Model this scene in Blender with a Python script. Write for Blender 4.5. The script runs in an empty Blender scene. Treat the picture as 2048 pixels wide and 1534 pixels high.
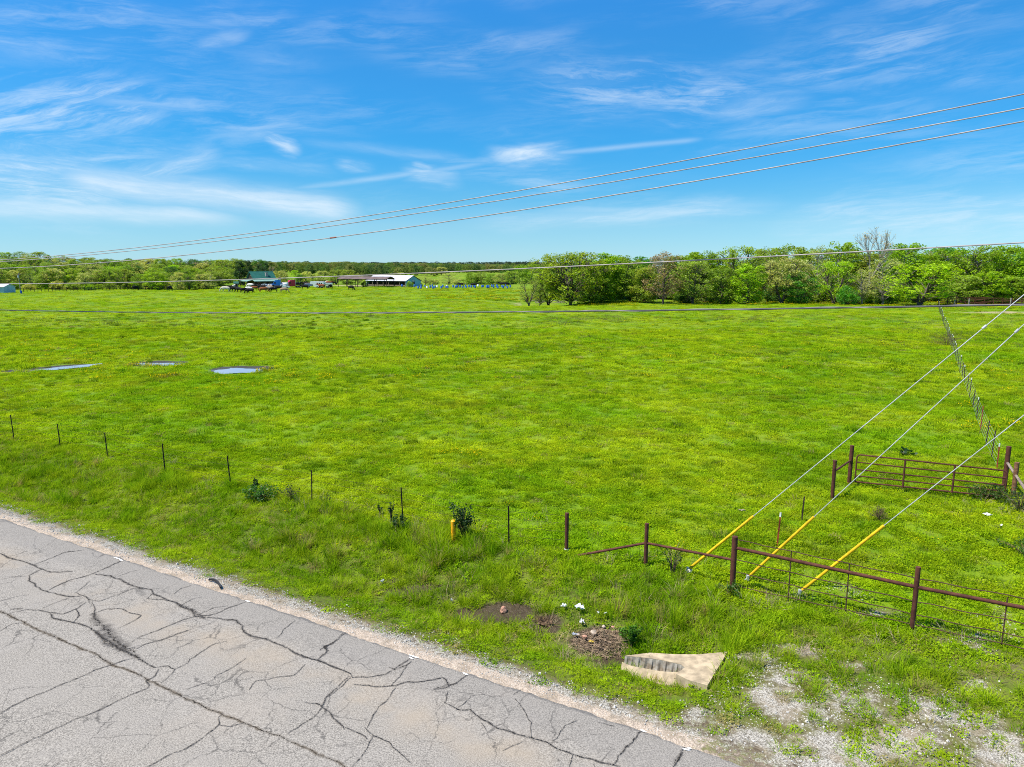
import bpy, bmesh, math, random
import numpy as np
from mathutils import Vector, Matrix

random.seed(11)
RNG = np.random.default_rng(11)
R = math.radians
scene = bpy.context.scene
COL = scene.collection

# ------------------------------------------------------------------ camera
H = 8.5                      # drone height above the road
F = 1400.0                   # focal length in photo pixels (2048 wide)
HORIZON = 531.0
PITCH = math.atan((767 - HORIZON) / F)
cam_d = bpy.data.cameras.new('camera')
cam_d.sensor_width = 36.0
cam_d.lens = 36.0 * F / 2048.0
cam_d.clip_start = 0.5
cam_d.clip_end = 12000
cam = bpy.data.objects.new('camera', cam_d)
COL.objects.link(cam)
cam.location = (0, 0, H)
cam.rotation_euler = (math.pi / 2 - PITCH, 0, 0)
scene.camera = cam

# ------------------------------------------------------------------ light
SUN_EL = R(60)
SUN_AZ = math.atan2(-0.97, -0.26)
sun_dir = Vector((math.sin(SUN_AZ) * math.cos(SUN_EL), math.cos(SUN_AZ) * math.cos(SUN_EL), math.sin(SUN_EL)))
sun_d = bpy.data.lights.new('sun', 'SUN')
sun_d.energy = 4.6
sun_d.angle = R(0.5)
sun_d.color = (1.0, 0.93, 0.82)
sun = bpy.data.objects.new('sun', sun_d)
COL.objects.link(sun)
sun.rotation_euler = (-sun_dir).to_track_quat('-Z', 'Y').to_euler()
scene.view_settings.view_transform = 'Standard'
scene.view_settings.look = 'None'
scene.view_settings.exposure = 0.60
scene.view_settings.gamma = 1.0
scene.cycles.max_bounces = 6
scene.cycles.diffuse_bounces = 4
scene.cycles.transparent_max_bounces = 6
scene.cycles.use_denoising = False
scene.cycles.filter_width = 1.0


def pix_dir(u, v):
    x = (u - 1024) / F
    y = -(v - 767) / F
    return np.array([x, math.cos(PITCH) + y * math.sin(PITCH), -math.sin(PITCH) + y * math.cos(PITCH)])


# ------------------------------------------------------------------ node helpers
class NT:
    def __init__(self, tree):
        self.t = tree
        tree.nodes.clear()

    def n(self, typ, *ins, out=0, **props):
        nd = self.t.nodes.new(typ)
        kw = {}
        for k, v in props.items():
            if k.startswith('in_'):
                kw[k[3:]] = v
            else:
                setattr(nd, k, v)
        for i, v in enumerate(ins):
            if v is not None:
                self.put(nd.inputs[i], v)
        for k, v in kw.items():
            self.put(nd.inputs[k.replace('_', ' ')] if k.replace('_', ' ') in nd.inputs else nd.inputs[k], v)
        return nd.outputs[out]

    def put(self, sock, v):
        if isinstance(v, bpy.types.NodeSocket):
            self.t.links.new(v, sock)
        else:
            if hasattr(sock.default_value, '__len__') and not hasattr(v, '__len__'):
                v = [v] * len(sock.default_value)
            if hasattr(sock.default_value, '__len__') and len(sock.default_value) == 4 and len(v) == 3:
                v = (*v, 1)
            sock.default_value = v

    def m(self, op, a, b=None, c=None, clamp=False):
        return self.n('ShaderNodeMath', a, b, c, operation=op, use_clamp=clamp)

    def vm(self, op, a, b=None, out=0):
        return self.n('ShaderNodeVectorMath', a, b, operation=op, out=out)

    def ramp(self, x, a, b, lo=0.0, hi=1.0, smooth=True):
        nd = self.t.nodes.new('ShaderNodeMapRange')
        nd.interpolation_type = 'SMOOTHSTEP' if smooth else 'LINEAR'
        for i, v in enumerate((x, a, b, lo, hi)):
            self.put(nd.inputs[i], v)
        return nd.outputs[0]

    def mix(self, fac, a, b, blend='MIX'):
        nd = self.t.nodes.new('ShaderNodeMix')
        nd.data_type = 'RGBA'
        nd.blend_type = blend
        self.put(nd.inputs[0], fac)
        self.put(nd.inputs[6], a)
        self.put(nd.inputs[7], b)
        return nd.outputs[2]

    def noise(self, vec, scale, detail=3.0, rough=0.55, out=0, distortion=0.0):
        nd = self.t.nodes.new('ShaderNodeTexNoise')
        self.put(nd.inputs['Vector'], vec)
        nd.inputs['Scale'].default_value = scale
        nd.inputs['Detail'].default_value = detail
        nd.inputs['Roughness'].default_value = rough
        nd.inputs['Distortion'].default_value = distortion
        return nd.outputs[out]

    def pos(self):
        return self.n('ShaderNodeNewGeometry')

    def attr(self, name, out=2):
        nd = self.t.nodes.new('ShaderNodeAttribute')
        nd.attribute_name = name
        return nd.outputs[out]

    def out(self, shader):
        o = self.t.nodes.new('ShaderNodeOutputMaterial')
        self.t.links.new(shader, o.inputs[0])
        return o


MATS = {}


def new_mat(name):
    m = bpy.data.materials.new(name)
    m.use_nodes = True
    MATS[name] = m
    return m, NT(m.node_tree)


def principled(nt, color, rough=0.8, metal=0.0, normal=None, spec=0.3):
    nd = nt.t.nodes.new('ShaderNodeBsdfPrincipled')
    nt.put(nd.inputs['Base Color'], color)
    nt.put(nd.inputs['Roughness'], rough)
    nt.put(nd.inputs['Metallic'], metal)
    nt.put(nd.inputs['Specular IOR Level'], spec)
    if normal is not None:
        nt.put(nd.inputs['Normal'], normal)
    return nd.outputs[0]


def simple_mat(name, color, rough=0.75, metal=0.0, var=0.25, scale=6.0, spec=0.3):
    """one colour with a little worn variation of its own"""
    m, nt = new_mat(name)
    co = nt.n('ShaderNodeTexCoord', out=3)
    v = nt.noise(co, scale, 4)
    f = nt.ramp(v, 0.3, 0.7, 1 - var, 1 + var)
    c = nt.vm('SCALE', tuple(color))
    nt.put(c.node.inputs['Scale'], f)
    nt.out(principled(nt, c, rough, metal, spec=spec))
    return m


# ------------------------------------------------------------------ sky
world = bpy.data.worlds.new('World')
scene.world = world
world.use_nodes = True
W = NT(world.node_tree)
sky = W.t.nodes.new('ShaderNodeTexSky')
sky.sky_type = 'NISHITA'
sky.sun_disc = False
sky.sun_elevation = SUN_EL
sky.sun_rotation = SUN_AZ
sky.altitude = 300
sky.air_density = 1.0
sky.dust_density = 0.0
sky.ozone_density = 3.0
gen = W.n('ShaderNodeTexCoord', out=0)
sep = W.t.nodes.new('ShaderNodeSeparateXYZ')
W.put(sep.inputs[0], gen)
dx, dy, dz = sep.outputs
az = W.m('ARCTAN2', dx, dy)
el = W.m('ARCSINE', dz)
# tint the clear sky towards the deep, clean blue of the photograph, by elevation
tint = W.t.nodes.new('ShaderNodeValToRGB')
TINT = [(0.0, (0.407, 0.691, 1.08)), (0.0283, (0.40, 0.694, 0.991)), (0.0557, (0.40, 0.705, 0.937)), (0.0894, (0.266, 0.675, 0.929)), (0.155, (0.165, 0.709, 1.029)), (0.2178, (0.178, 0.763, 1.114)), (0.2776, (0.20, 0.804, 1.176)), (0.3314, (0.206, 0.854, 1.295))]
for i_, (e_, c_) in enumerate(TINT):
    el_ = tint.color_ramp.elements[i_] if i_ < 2 else tint.color_ramp.elements.new(0.99)
    el_.position = min(1.0, e_ / 0.3314)
    el_.color = (c_[0] / 1.4, c_[1] / 1.4, c_[2] / 1.4, 1)
W.put(tint.inputs[0], W.m('DIVIDE', el, 0.3314, clamp=True))
sky_col = W.vm('MULTIPLY', sky.outputs[0], tint.outputs[0])


def azel(u, v):
    d = pix_dir(u, v)
    d = d / np.linalg.norm(d)
    return math.atan2(d[0], d[1]), math.asin(d[2])


comb = W.t.nodes.new('ShaderNodeCombineXYZ')
W.put(comb.inputs[0], W.m('MULTIPLY', az, 1.0))
W.put(comb.inputs[1], W.m('MULTIPLY', el, 4.2))
skew = W.t.nodes.new('ShaderNodeCombineXYZ')      # skewed coordinates: wisps rise a little to the right
W.put(skew.inputs[0], az)
W.put(skew.inputs[1], W.m('MULTIPLY', W.m('SUBTRACT', el, W.m('MULTIPLY', az, 0.10)), 6.5))
warp = W.noise(comb.outputs[0], 5.0, 3, 0.6, out=1)
wv = W.vm('ADD', skew.outputs[0], W.vm('MULTIPLY', warp, (0.16, 0.35, 0)))
fib = W.noise(wv, 6.5, 7, 0.62)                    # fibrous texture
broad = W.noise(comb.outputs[0], 3.2, 2, 0.5)
FIBRES = {}


def fibre_noise(slope):
    """fine hair-like cirrus texture drawn out along one of a few directions"""
    key = min((-0.30, -0.10, 0.08, 0.35), key=lambda k_: abs(k_ - slope))
    if key not in FIBRES:
        ca, sa = math.cos(math.atan(key)), math.sin(math.atan(key))
        cx = W.t.nodes.new('ShaderNodeCombineXYZ')
        W.put(cx.inputs[0], W.m('MULTIPLY', W.m('ADD', W.m('MULTIPLY', az, ca), W.m('MULTIPLY', el, sa)), 6.0))
        W.put(cx.inputs[1], W.m('MULTIPLY', W.m('SUBTRACT', W.m('MULTIPLY', el, ca), W.m('MULTIPLY', az, sa)), 46.0))
        v_ = W.vm('ADD', cx.outputs[0], W.vm('MULTIPLY', warp, (0.5, 1.6, 0)))
        FIBRES[key] = W.ramp(W.noise(v_, 1.0, 8, 0.70), 0.40, 0.66)
    return FIBRES[key]




elmask = W.ramp(el, 0.03, 0.12)
cirrus = W.m('MULTIPLY', W.m('ADD', W.m('MULTIPLY', W.ramp(fib, 0.46, 0.82), 0.45), W.m('MULTIPLY', fibre_noise(0.08), 0.38)), W.ramp(broad, 0.38, 0.72))
total = W.m('MULTIPLY', W.m('MULTIPLY', cirrus, elmask), 0.62)
warp_s = W.m('MULTIPLY', W.m('SUBTRACT', W.noise(comb.outputs[0], 9.0, 4, 0.6), 0.5), 0.05)
fib2 = W.ramp(fib, 0.30, 0.66)
def streak(p, q, wid, strength, fibre=0.7, warpk=1.0, taper=0.25):
    """a cloud streak between two sky directions"""
    global total
    a = azel(*p)
    b = azel(*q)
    L = math.hypot(b[0] - a[0], b[1] - a[1])
    ux, uy = (b[0] - a[0]) / L, (b[1] - a[1]) / L
    ax = W.m('SUBTRACT', az, a[0])
    ay = W.m('SUBTRACT', el, a[1])
    t = W.m('DIVIDE', W.m('ADD', W.m('MULTIPLY', ax, ux), W.m('MULTIPLY', ay, uy)), L)
    s = W.m('SUBTRACT', W.m('MULTIPLY', ay, ux), W.m('MULTIPLY', ax, uy))
    if warpk:
        s = W.m('ADD', s, W.m('MULTIPLY', warp_s, warpk))
    w = wid / F
    g = W.m('POWER', 2.718, W.m('MULTIPLY', W.m('MULTIPLY', s, s), -1.0 / (w * w)))
    e = W.m('MULTIPLY', W.ramp(t, 0.0, taper), W.ramp(t, 1.0, 1.0 - taper))
    k = W.m('MULTIPLY', W.m('MULTIPLY', g, e), strength)
    if fibre:
        k = W.m('MULTIPLY', k, W.m('MULTIPLY_ADD', fibre_noise(uy / ux), min(0.97, fibre * 1.25), 1 - min(0.97, fibre * 1.25)))
    total = W.m('MAXIMUM', total, k) if not isinstance(total, float) else k


streak((-450, 300), (330, 395), 50, 0.74, 0.62, 1.0, 0.3)
streak((60, 345), (745, 425), 22, 0.80, 0.30, 0.35, 0.16)
streak((-400, 392), (540, 438), 16, 0.66, 0.30, 0.35, 0.25)
streak((-250, 270), (370, 182), 46, 0.55, 0.75, 1.2, 0.25)
streak((150, 385), (470, 302), 20, 0.55, 0.5, 0.5, 0.3)
streak((510, 255), (612, 308), 13, 0.66, 0.6, 0.8, 0.4)
streak((790, 344), (940, 360), 13, 0.78, 0.5, 0.6, 0.42)
streak((815, 322), (880, 345), 7, 0.45, 0.5, 0.6, 0.4)
streak((655, 322), (760, 345), 9, 0.34, 0.6, 0.6, 0.4)
streak((330, 20), (640, 45), 22, 0.22, 0.8, 1.0, 0.35)
streak((350, 105), (520, 62), 11, 0.26, 0.6, 0.6, 0.35)
streak((945, 319), (1175, 301), 17, 0.85, 0.55, 0.8, 0.45)
streak((960, 296), (1060, 304), 9, 0.4, 0.5, 0.5, 0.4)
streak((540, 383), (1010, 320), 5, 0.30, 0.3, 0.1, 0.2)
streak((1080, 308), (1420, 276), 4.5, 0.34, 0.2, 0.05, 0.15)
streak((1380, 275), (1810, 238), 7, 0.20, 0.4, 0.3, 0.25)
streak((560, 275), (960, 320), 9, 0.20, 0.4, 0.3, 0.25)
streak((990, 150), (1640, 205), 40, 0.46, 0.8, 1.2, 0.35)
streak((1380, 225), (1660, 190), 18, 0.30, 0.5, 0.8, 0.35)
streak((1640, 130), (1960, 40), 38, 0.36, 0.8, 1.5, 0.4)
streak((900, 448), (1640, 402), 16, 0.48, 0.5, 0.5, 0.3)
streak((1000, 425), (1640, 405), 8, 0.30, 0.3, 0.3, 0.3)
streak((1500, 440), (2500, 415), 46, 0.46, 0.6, 0.8, 0.25)
streak((1760, 435), (2300, 380), 20, 0.34, 0.5, 0.8, 0.3)
streak((-300, 325), (420, 330), 40, 0.42, 0.7, 1.5, 0.3)
streak((250, 300), (700, 345), 12, 0.26, 0.5, 0.6, 0.3)

cloud = W.m('MULTIPLY', total, W.ramp(el, -0.01, 0.03), clamp=True)
bg1 = W.n('ShaderNodeBackground', sky_col, 0.094 * 1.4)
bg2 = W.n('ShaderNodeBackground', (0.78, 0.90, 1.0), 0.69)
mixs = W.n('ShaderNodeMixShader', cloud, bg1, bg2)
wo = W.t.nodes.new('ShaderNodeOutputWorld')
W.t.links.new(mixs, wo.inputs[0])


# ------------------------------------------------------------------ terrain
def sm(x, a, b):
    t = np.clip((np.asarray(x, float) - a) / (b - a), 0, 1)
    return t * t * (3 - 2 * t)


NX, NY, NC = 0.486, 0.874, 11.41      # road edge: NX x + NY y = NC ; d > 0 is the field side


def dist(x, y):
    return NX * np.asarray(x) + NY * np.asarray(y) - NC


def along(x, y):
    return 0.874 * np.asarray(x) - 0.486 * np.asarray(y)


PUDDLES = [(-37.6, 58.7, 2.5, 0.85, R(50)), (-31.3, 60.8, 2.2, 1.35, R(2)), (-22.7, 56.8, 2.3, 1.5, R(0))]


def terrain(x, y):
    x = np.asarray(x, float)
    y = np.asarray(y, float)
    d = dist(x, y)
    s = along(x, y)
    z = -0.03 - 0.05 * sm(d, 0.0, 0.9)
    ditch = np.exp(-((d - 2.9) / 1.35) ** 2) * (1 - sm(s, -3.9, -2.3))
    z = z - 0.5 * ditch
    far = sm(d, 5, 9)
    z = z + 0.07 * sm(d, 4.5, 7)
    z = z + 0.035 * np.sin(1.9 * x + 0.7 * y) * np.sin(1.3 * y - 0.8 * x + 1) * sm(d, 0.9, 3)
    z = z + 0.05 * np.sin(0.63 * x - 0.4 * y + 2) * np.sin(0.71 * y + 0.3 * x) * far
    z = z + 0.16 * np.sin(0.11 * x + 0.07 * y) * np.sin(0.13 * y - 0.05 * x + 0.6) * sm(y, 35, 90)
    # the hollow beside the first trees of the wood
    z = z - 1.6 * np.exp(-((x - 6) / 9) ** 2 - ((y - 168) / 9) ** 2)
    # the valley behind the farm, the slope beyond, the wooded rise on the left
    dip = sm(y, 315, 400) * (1 - sm(y, 470, 680)) * sm(x, -150, -60)
    z = z - 4.5 * dip
    z = z + 1.0 * sm(y, 560, 800)
    z = z + 8.0 * sm(y, 265, 430) * sm(-x, 70, 300)
    z = z + 5.0 * sm(y, 1200, 2200)
    for (px, py, a, b, r) in PUDDLES:
        cx = (x - px) * math.cos(r) + (y - py) * math.sin(r)
        cy = -(x - px) * math.sin(r) + (y - py) * math.cos(r)
        z = z - 0.12 * np.exp(-((cx / (a * 1.2)) ** 2 + (cy / (b * 1.4)) ** 2))
    return z


def tz(x, y):
    return float(terrain(x, y))


def hit(u, v):
    """ground point seen at a photo pixel"""
    d = pix_dir(u, v)
    t = 5.0
    step = 0.25
    while t < 6000:
        p = d * t
        if H + p[2] < tz(p[0], p[1]):
            lo, hi = t - step, t
            for _ in range(30):
                mid = (lo + hi) / 2
                p = d * mid
                if H + p[2] < tz(p[0], p[1]):
                    hi = mid
                else:
                    lo = mid
            p = d * hi
            return Vector((p[0], p[1], H + p[2]))
        step = max(0.25, t * 0.01)
        t += step
    p = d * 6000
    return Vector((p[0], p[1], 0))


def at_z(u, v, z):
    d = pix_dir(u, v)
    t = (z - H) / d[2]
    return Vector((d[0] * t, d[1] * t, z))


def at_y(u, v, y):
    d = pix_dir(u, v)
    t = y / d[1]
    return Vector((d[0] * t, y, H + d[2] * t))


# ------------------------------------------------------------------ object helpers
def tag(o, label=None, cat=None, group=None, kind=None):
    if label:
        o['label'] = label
    if cat:
        o['category'] = cat
    if group:
        o['group'] = group
    if kind:
        o['kind'] = kind
    return o


def mesh_obj(name, me, mat=None, parent=None, loc=None):
    o = bpy.data.objects.new(name, me)
    COL.objects.link(o)
    if mat is not None:
        if isinstance(mat, (list, tuple)):
            if not me.materials:
                for m in mat:
                    me.materials.append(m)
        elif not me.materials:
            me.materials.append(mat)
    if parent is not None:
        o.parent = parent
    if loc is not None:
        o.location = loc
    return o


def empty(name, loc=(0, 0, 0), rz=0.0, scale=(1, 1, 1)):
    o = bpy.data.objects.new(name, None)
    o.empty_display_size = 0.3
    COL.objects.link(o)
    o.location = loc
    o.rotation_euler = (0, 0, rz)
    o.scale = scale
    return o


class MB:
    """collects shapes into one mesh"""

    def __init__(self):
        self.v = []
        self.f = []
        self.mi = []
        self.sm = []

    def add(self, vs, fs, mi=0, smooth=0):
        b = len(self.v)
        self.v += [tuple(p) for p in vs]
        self.f += [tuple(b + i for i in f) for f in fs]
        self.mi += [mi] * len(fs)
        self.sm += [True] * smooth + [False] * (len(fs) - smooth)
        return self

    def box(self, c, size, rz=0.0, mi=0, top=(1, 1)):
        cx, cy, cz = c
        sx, sy, sz = size[0] / 2, size[1] / 2, size[2] / 2
        cr, sr = math.cos(rz), math.sin(rz)
        vs = []
        for zz, k in ((-sz, (1, 1)), (sz, top)):
            for (a, b) in ((-1, -1), (1, -1), (1, 1), (-1, 1)):
                x, y = a * sx * k[0], b * sy * k[1]
                vs.append((cx + x * cr - y * sr, cy + x * sr + y * cr, cz + zz))
        return self.add(vs, [(3, 2, 1, 0), (4, 5, 6, 7), (0, 1, 5, 4), (1, 2, 6, 5), (2, 3, 7, 6), (3, 0, 4, 7)], mi)

    def tube(self, pts, rad, n=8, mi=0, cap=True, r1=None):
        pts = [Vector(p) for p in pts]
        k = len(pts)
        rads = rad if isinstance(rad, (list, tuple)) else [rad + ((r1 if r1 is not None else rad) - rad) * i / max(1, k - 1) for i in range(k)]
        rings = []
        up0 = None
        for i, p in enumerate(pts):
            t = (pts[min(i + 1, k - 1)] - pts[max(i - 1, 0)])
            t = t.normalized() if t.length > 1e-9 else Vector((0, 0, 1))
            if up0 is None:
                up0 = Vector((0, 0, 1)) if abs(t.z) < 0.9 else Vector((1, 0, 0))
            a = t.cross(up0)
            if a.length < 1e-6:
                a = t.cross(Vector((0, 1, 0)))
            a.normalize()
            b = t.cross(a)
            up0 = b.cross(t) * -1 if False else up0
            rings.append([p + (a * math.cos(2 * math.pi * j / n) + b * math.sin(2 * math.pi * j / n)) * rads[i] for j in range(n)])
        vs = [q for r_ in rings for q in r_]
        fs = []
        for i in range(k - 1):
            for j in range(n):
                fs.append((i * n + j, i * n + (j + 1) % n, (i + 1) * n + (j + 1) % n, (i + 1) * n + j))
        sides = len(fs)
        if cap:
            b0 = len(vs)
            vs = vs + rings[0] + rings[-1]          # caps have corners of their own so their edge stays crisp
            fs.append(tuple(b0 + j for j in range(n - 1, -1, -1)))
            fs.append(tuple(b0 + n + j for j in range(n)))
        return self.add(vs, fs, mi, sides)

    def poly_prism(self, pts, h, mi=0):
        """closed outline (x, y, z) extruded by the vector h"""
        n = len(pts)
        h = Vector(h)
        vs = [Vector(p) for p in pts] + [Vector(p) + h for p in pts]
        fs = [tuple(range(n - 1, -1, -1)), tuple(range(n, 2 * n))]
        fs += [(i, (i + 1) % n, n + (i + 1) % n, n + i) for i in range(n)]
        return self.add(vs, fs, mi)

    def mesh(self, name, smooth=False):
        me = bpy.data.meshes.new(name)
        me.from_pydata(self.v, [], self.f)
        if any(self.mi):
            me.polygons.foreach_set('material_index', self.mi)
        if smooth:
            me.polygons.foreach_set('use_smooth', [True] * len(me.polygons))
        elif len(self.sm) == len(me.polygons):
            me.polygons.foreach_set('use_smooth', self.sm)
        me.update()
        return me

    def build(self, name, mat, parent=None, loc=None, smooth=False):
        return mesh_obj(name, self.mesh(name, smooth), mat, parent, loc)


def copy_tree(o, parent=None):
    c = o.copy()
    COL.objects.link(c)
    if parent is not None:
        c.parent = parent
    for ch in [k for k in bpy.data.objects if k.parent == o]:
        copy_tree(ch, c)
    return c


ORD = ('first second third fourth fifth sixth seventh eighth ninth tenth eleventh twelfth thirteenth fourteenth fifteenth sixteenth '
       'seventeenth eighteenth nineteenth twentieth').split()
TENS = {20: 'twenty', 30: 'thirty', 40: 'forty', 50: 'fifty', 60: 'sixty', 70: 'seventy'}


def ordinal(i):
    """0 -> first"""
    if i < 20:
        return ORD[i]
    t, u = divmod(i + 1, 10)
    return TENS[t * 10][:-1] + 'ieth' if u == 0 else TENS[t * 10] + '-' + ORD[u - 1]

# ------------------------------------------------------------------ ground and grass materials
def dist_node(nt, P):
    return nt.m('SUBTRACT', nt.n('ShaderNodeVectorMath', P, (NX, NY, 0), operation='DOT_PRODUCT', out=1), NC)


def grass_colour(nt, P, fine=True):
    """colour of the sward at a world position: yellow-green field, greener verge"""
    d = dist_node(nt, P)
    n1 = nt.noise(P, 0.07, 6, 0.66)
    n2 = nt.noise(P, 0.42, 6, 0.70)
    n3 = nt.noise(P, 2.4, 5, 0.72)
    n4 = nt.noise(P, 9.0, 3, 0.7)
    field = nt.mix(nt.ramp(nt.m('ADD', nt.m('MULTIPLY', n2, 0.55), nt.m('MULTIPLY', n3, 0.45)), 0.36, 0.64), (0.118, 0.220, 0.007), (0.245, 0.328, 0.012))
    field = nt.mix(nt.m('MULTIPLY', nt.ramp(n4, 0.52, 0.70), 0.45), field, (0.070, 0.145, 0.006))
    field = nt.mix(nt.m('MULTIPLY', nt.ramp(n1, 0.44, 0.62), 0.65), field, (0.105, 0.235, 0.006))
    field = nt.mix(nt.m('MULTIPLY', nt.ramp(n3, 0.56, 0.74), 0.45), field, (0.070, 0.145, 0.006))
    field = nt.mix(nt.m('MULTIPLY', nt.ramp(nt.noise(P, 0.11, 5, 0.6, distortion=0.6), 0.50, 0.68), 0.55), field, (0.072, 0.165, 0.004))
    field = nt.mix(nt.m('MULTIPLY', nt.ramp(nt.noise(nt.vm('ADD', P, (31.0, 7.0, 0)), 0.14, 5, 0.6), 0.52, 0.68), 0.5), field, (0.270, 0.345, 0.016))
    olive = nt.m('MULTIPLY', nt.ramp(nt.noise(P, 0.16, 6, 0.74), 0.52, 0.68), 0.60)
    field = nt.mix(olive, field, (0.160, 0.190, 0.016))
    verge = nt.mix(nt.ramp(nt.m('ADD', nt.m('MULTIPLY', n2, 0.6), nt.m('MULTIPLY', n3, 0.4)), 0.36, 0.64), (0.096, 0.205, 0.006), (0.220, 0.320, 0.014))
    verge = nt.mix(nt.m('MULTIPLY', nt.ramp(n3, 0.58, 0.78), 0.55), verge, (0.27, 0.275, 0.06))
    dd = nt.m('ADD', d, nt.m('MULTIPLY', nt.m('SUBTRACT', n2, 0.5), 2.2))
    c = nt.mix(nt.ramp(dd, 5.4, 7.2), verge, field)
    return c, d, n1, n2, n3


def make_ground_mat():
    m, nt = new_mat('ground_soil_and_sward')
    P = nt.pos()
    g, d, n1, n2, n3 = grass_colour(nt, P)
    n5 = nt.noise(P, 9.0, 3, 0.65)
    n6 = nt.noise(P, 34.0, 2, 0.6)
    # sward as seen between the tufts: a bit of soil and old stalks shows
    g = nt.mix(nt.m('MULTIPLY', nt.ramp(n5, 0.52, 0.75), 0.45), g, (0.055, 0.085, 0.012))
    # under the long verge grass: thatch and litter
    g = nt.mix(nt.m('MULTIPLY', nt.ramp(d, 7.4, 6.2), nt.ramp(n5, 0.30, 0.62, 0.35, 0.80)), g, (0.095, 0.092, 0.028))
    soil = nt.mix(nt.ramp(n5, 0.35, 0.65), (0.10, 0.075, 0.045), (0.20, 0.15, 0.09))
    gravel = nt.mix(nt.ramp(n6, 0.38, 0.60), (0.175, 0.158, 0.125), (0.48, 0.45, 0.385))
    gravel = nt.mix(nt.m('MULTIPLY', nt.ramp(nt.noise(P, 1.4, 4, 0.6), 0.45, 0.62), 0.6), gravel, (0.27, 0.21, 0.135))
    lime = nt.mix(nt.ramp(n6, 0.32, 0.62), (0.31, 0.245, 0.18), (0.56, 0.465, 0.365))     # packed limestone shoulder
    # shoulder along the road
    edge = nt.m('ADD', d, nt.m('MULTIPLY', nt.m('SUBTRACT', n2, 0.5), 0.9))
    edge = nt.m('ADD', edge, nt.m('MULTIPLY', nt.m('SUBTRACT', n5, 0.5), 0.5))
    c = nt.mix(nt.ramp(edge, 1.25, 0.80), g, nt.mix(nt.ramp(n5, 0.40, 0.60), soil, (0.15, 0.165, 0.04)))
    c = nt.mix(nt.m('MULTIPLY', nt.ramp(edge, 0.95, 0.60), nt.ramp(n5, 0.30, 0.52)), c, gravel)
    lime = nt.mix(nt.m('MULTIPLY', nt.ramp(nt.noise(P, 2.2, 4, 0.7), 0.45, 0.65), 0.6), lime, (0.25, 0.20, 0.14))
    c = nt.mix(nt.ramp(edge, 0.46, 0.24), c, lime)
    # gravel entrance
    ga = nt.attr('gravel')
    gm = nt.m('ADD', ga, nt.m('MULTIPLY', nt.m('SUBTRACT', nt.noise(P, 1.1, 5, 0.68), 0.5), 1.25))
    gm = nt.m('ADD', gm, nt.m('MULTIPLY', nt.m('SUBTRACT', n5, 0.5), 0.55))
    gk = nt.ramp(gm, 0.48, 0.78)
    gk2 = nt.ramp(gm, 0.26, 0.56)
    c = nt.mix(nt.m('MULTIPLY', gk2, 0.85), c, nt.mix(nt.ramp(n5, 0.42, 0.62), soil, (0.135, 0.150, 0.030)))
    c = nt.mix(gk, c, gravel)
    # wet mud in the ditch, round the puddles, bare earth
    mu = nt.attr('mud')
    mm = nt.m('ADD', mu, nt.m('MULTIPLY', nt.m('SUBTRACT', n2, 0.5), 0.9))
    mk = nt.ramp(mm, 0.42, 0.62)
    c = nt.mix(mk, c, nt.mix(n5, (0.034, 0.026, 0.016), (0.105, 0.078, 0.046)))
    ba = nt.attr('bare')
    bk = nt.ramp(nt.m('ADD', ba, nt.m('MULTIPLY', nt.m('SUBTRACT', n2, 0.5), 0.7)), 0.42, 0.66)
    c = nt.mix(nt.m('MULTIPLY', bk, 0.85), c, nt.mix(n5, (0.30, 0.22, 0.12), (0.50, 0.41, 0.28)))
    bump = nt.t.nodes.new('ShaderNodeBump')
    bump.inputs['Strength'].default_value = 0.7
    bump.inputs['Distance'].default_value = 0.06
    hgt = nt.m('ADD', nt.m('MULTIPLY', n6, 0.35), nt.m('ADD', n5, nt.m('MULTIPLY', n3, 1.4)))
    nt.put(bump.inputs['Height'], hgt)
    rough = nt.ramp(mk, 0, 1, 0.95, 0.35)
    nt.out(principled(nt, c, rough, normal=bump.outputs[0], spec=0.15))
    return m


def make_blade_mat(name, mul=(1, 1, 1), straw=0.10, dark=0.0, trans=0.35):
    m, nt = new_mat(name)
    P = nt.pos()
    c, d, n1, n2, n3 = grass_colour(nt, P)
    oi = nt.t.nodes.new('ShaderNodeObjectInfo')
    rnd = oi.outputs['Random']
    v = nt.ramp(rnd, 0, 1, 0.74, 1.26, smooth=False)
    c = nt.vm('MULTIPLY', c, tuple(mul))
    cs = nt.vm('SCALE', c)
    nt.put(cs.node.inputs['Scale'], v)
    r2 = nt.m('FRACT', nt.m('MULTIPLY', rnd, 17.3))
    c = nt.mix(nt.ramp(r2, 1 - straw, 1 - straw + 0.02), cs, (0.36, 0.32, 0.10))
    if dark:
        c = nt.mix(dark, c, (0.02, 0.06, 0.005))
    a = nt.n('ShaderNodeBsdfDiffuse', c)
    b = nt.n('ShaderNodeBsdfTranslucent', nt.vm('MULTIPLY', c, (1.25, 1.15, 0.8)))
    mx = nt.n('ShaderNodeMixShader', trans, a, b)
    nt.out(mx)
    return m


M_GROUND = make_ground_mat()
M_BLADE = make_blade_mat('grass_blade', (1.6, 1.5, 1.0), 0.10, trans=0.42)
M_CLOVER = make_blade_mat('clover_leaf', (1.82, 1.68, 1.0), 0.02, trans=0.42)
M_TUSSOCK = make_blade_mat('tussock_blade', (1.0, 1.08, 0.9), 0.03)


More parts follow.
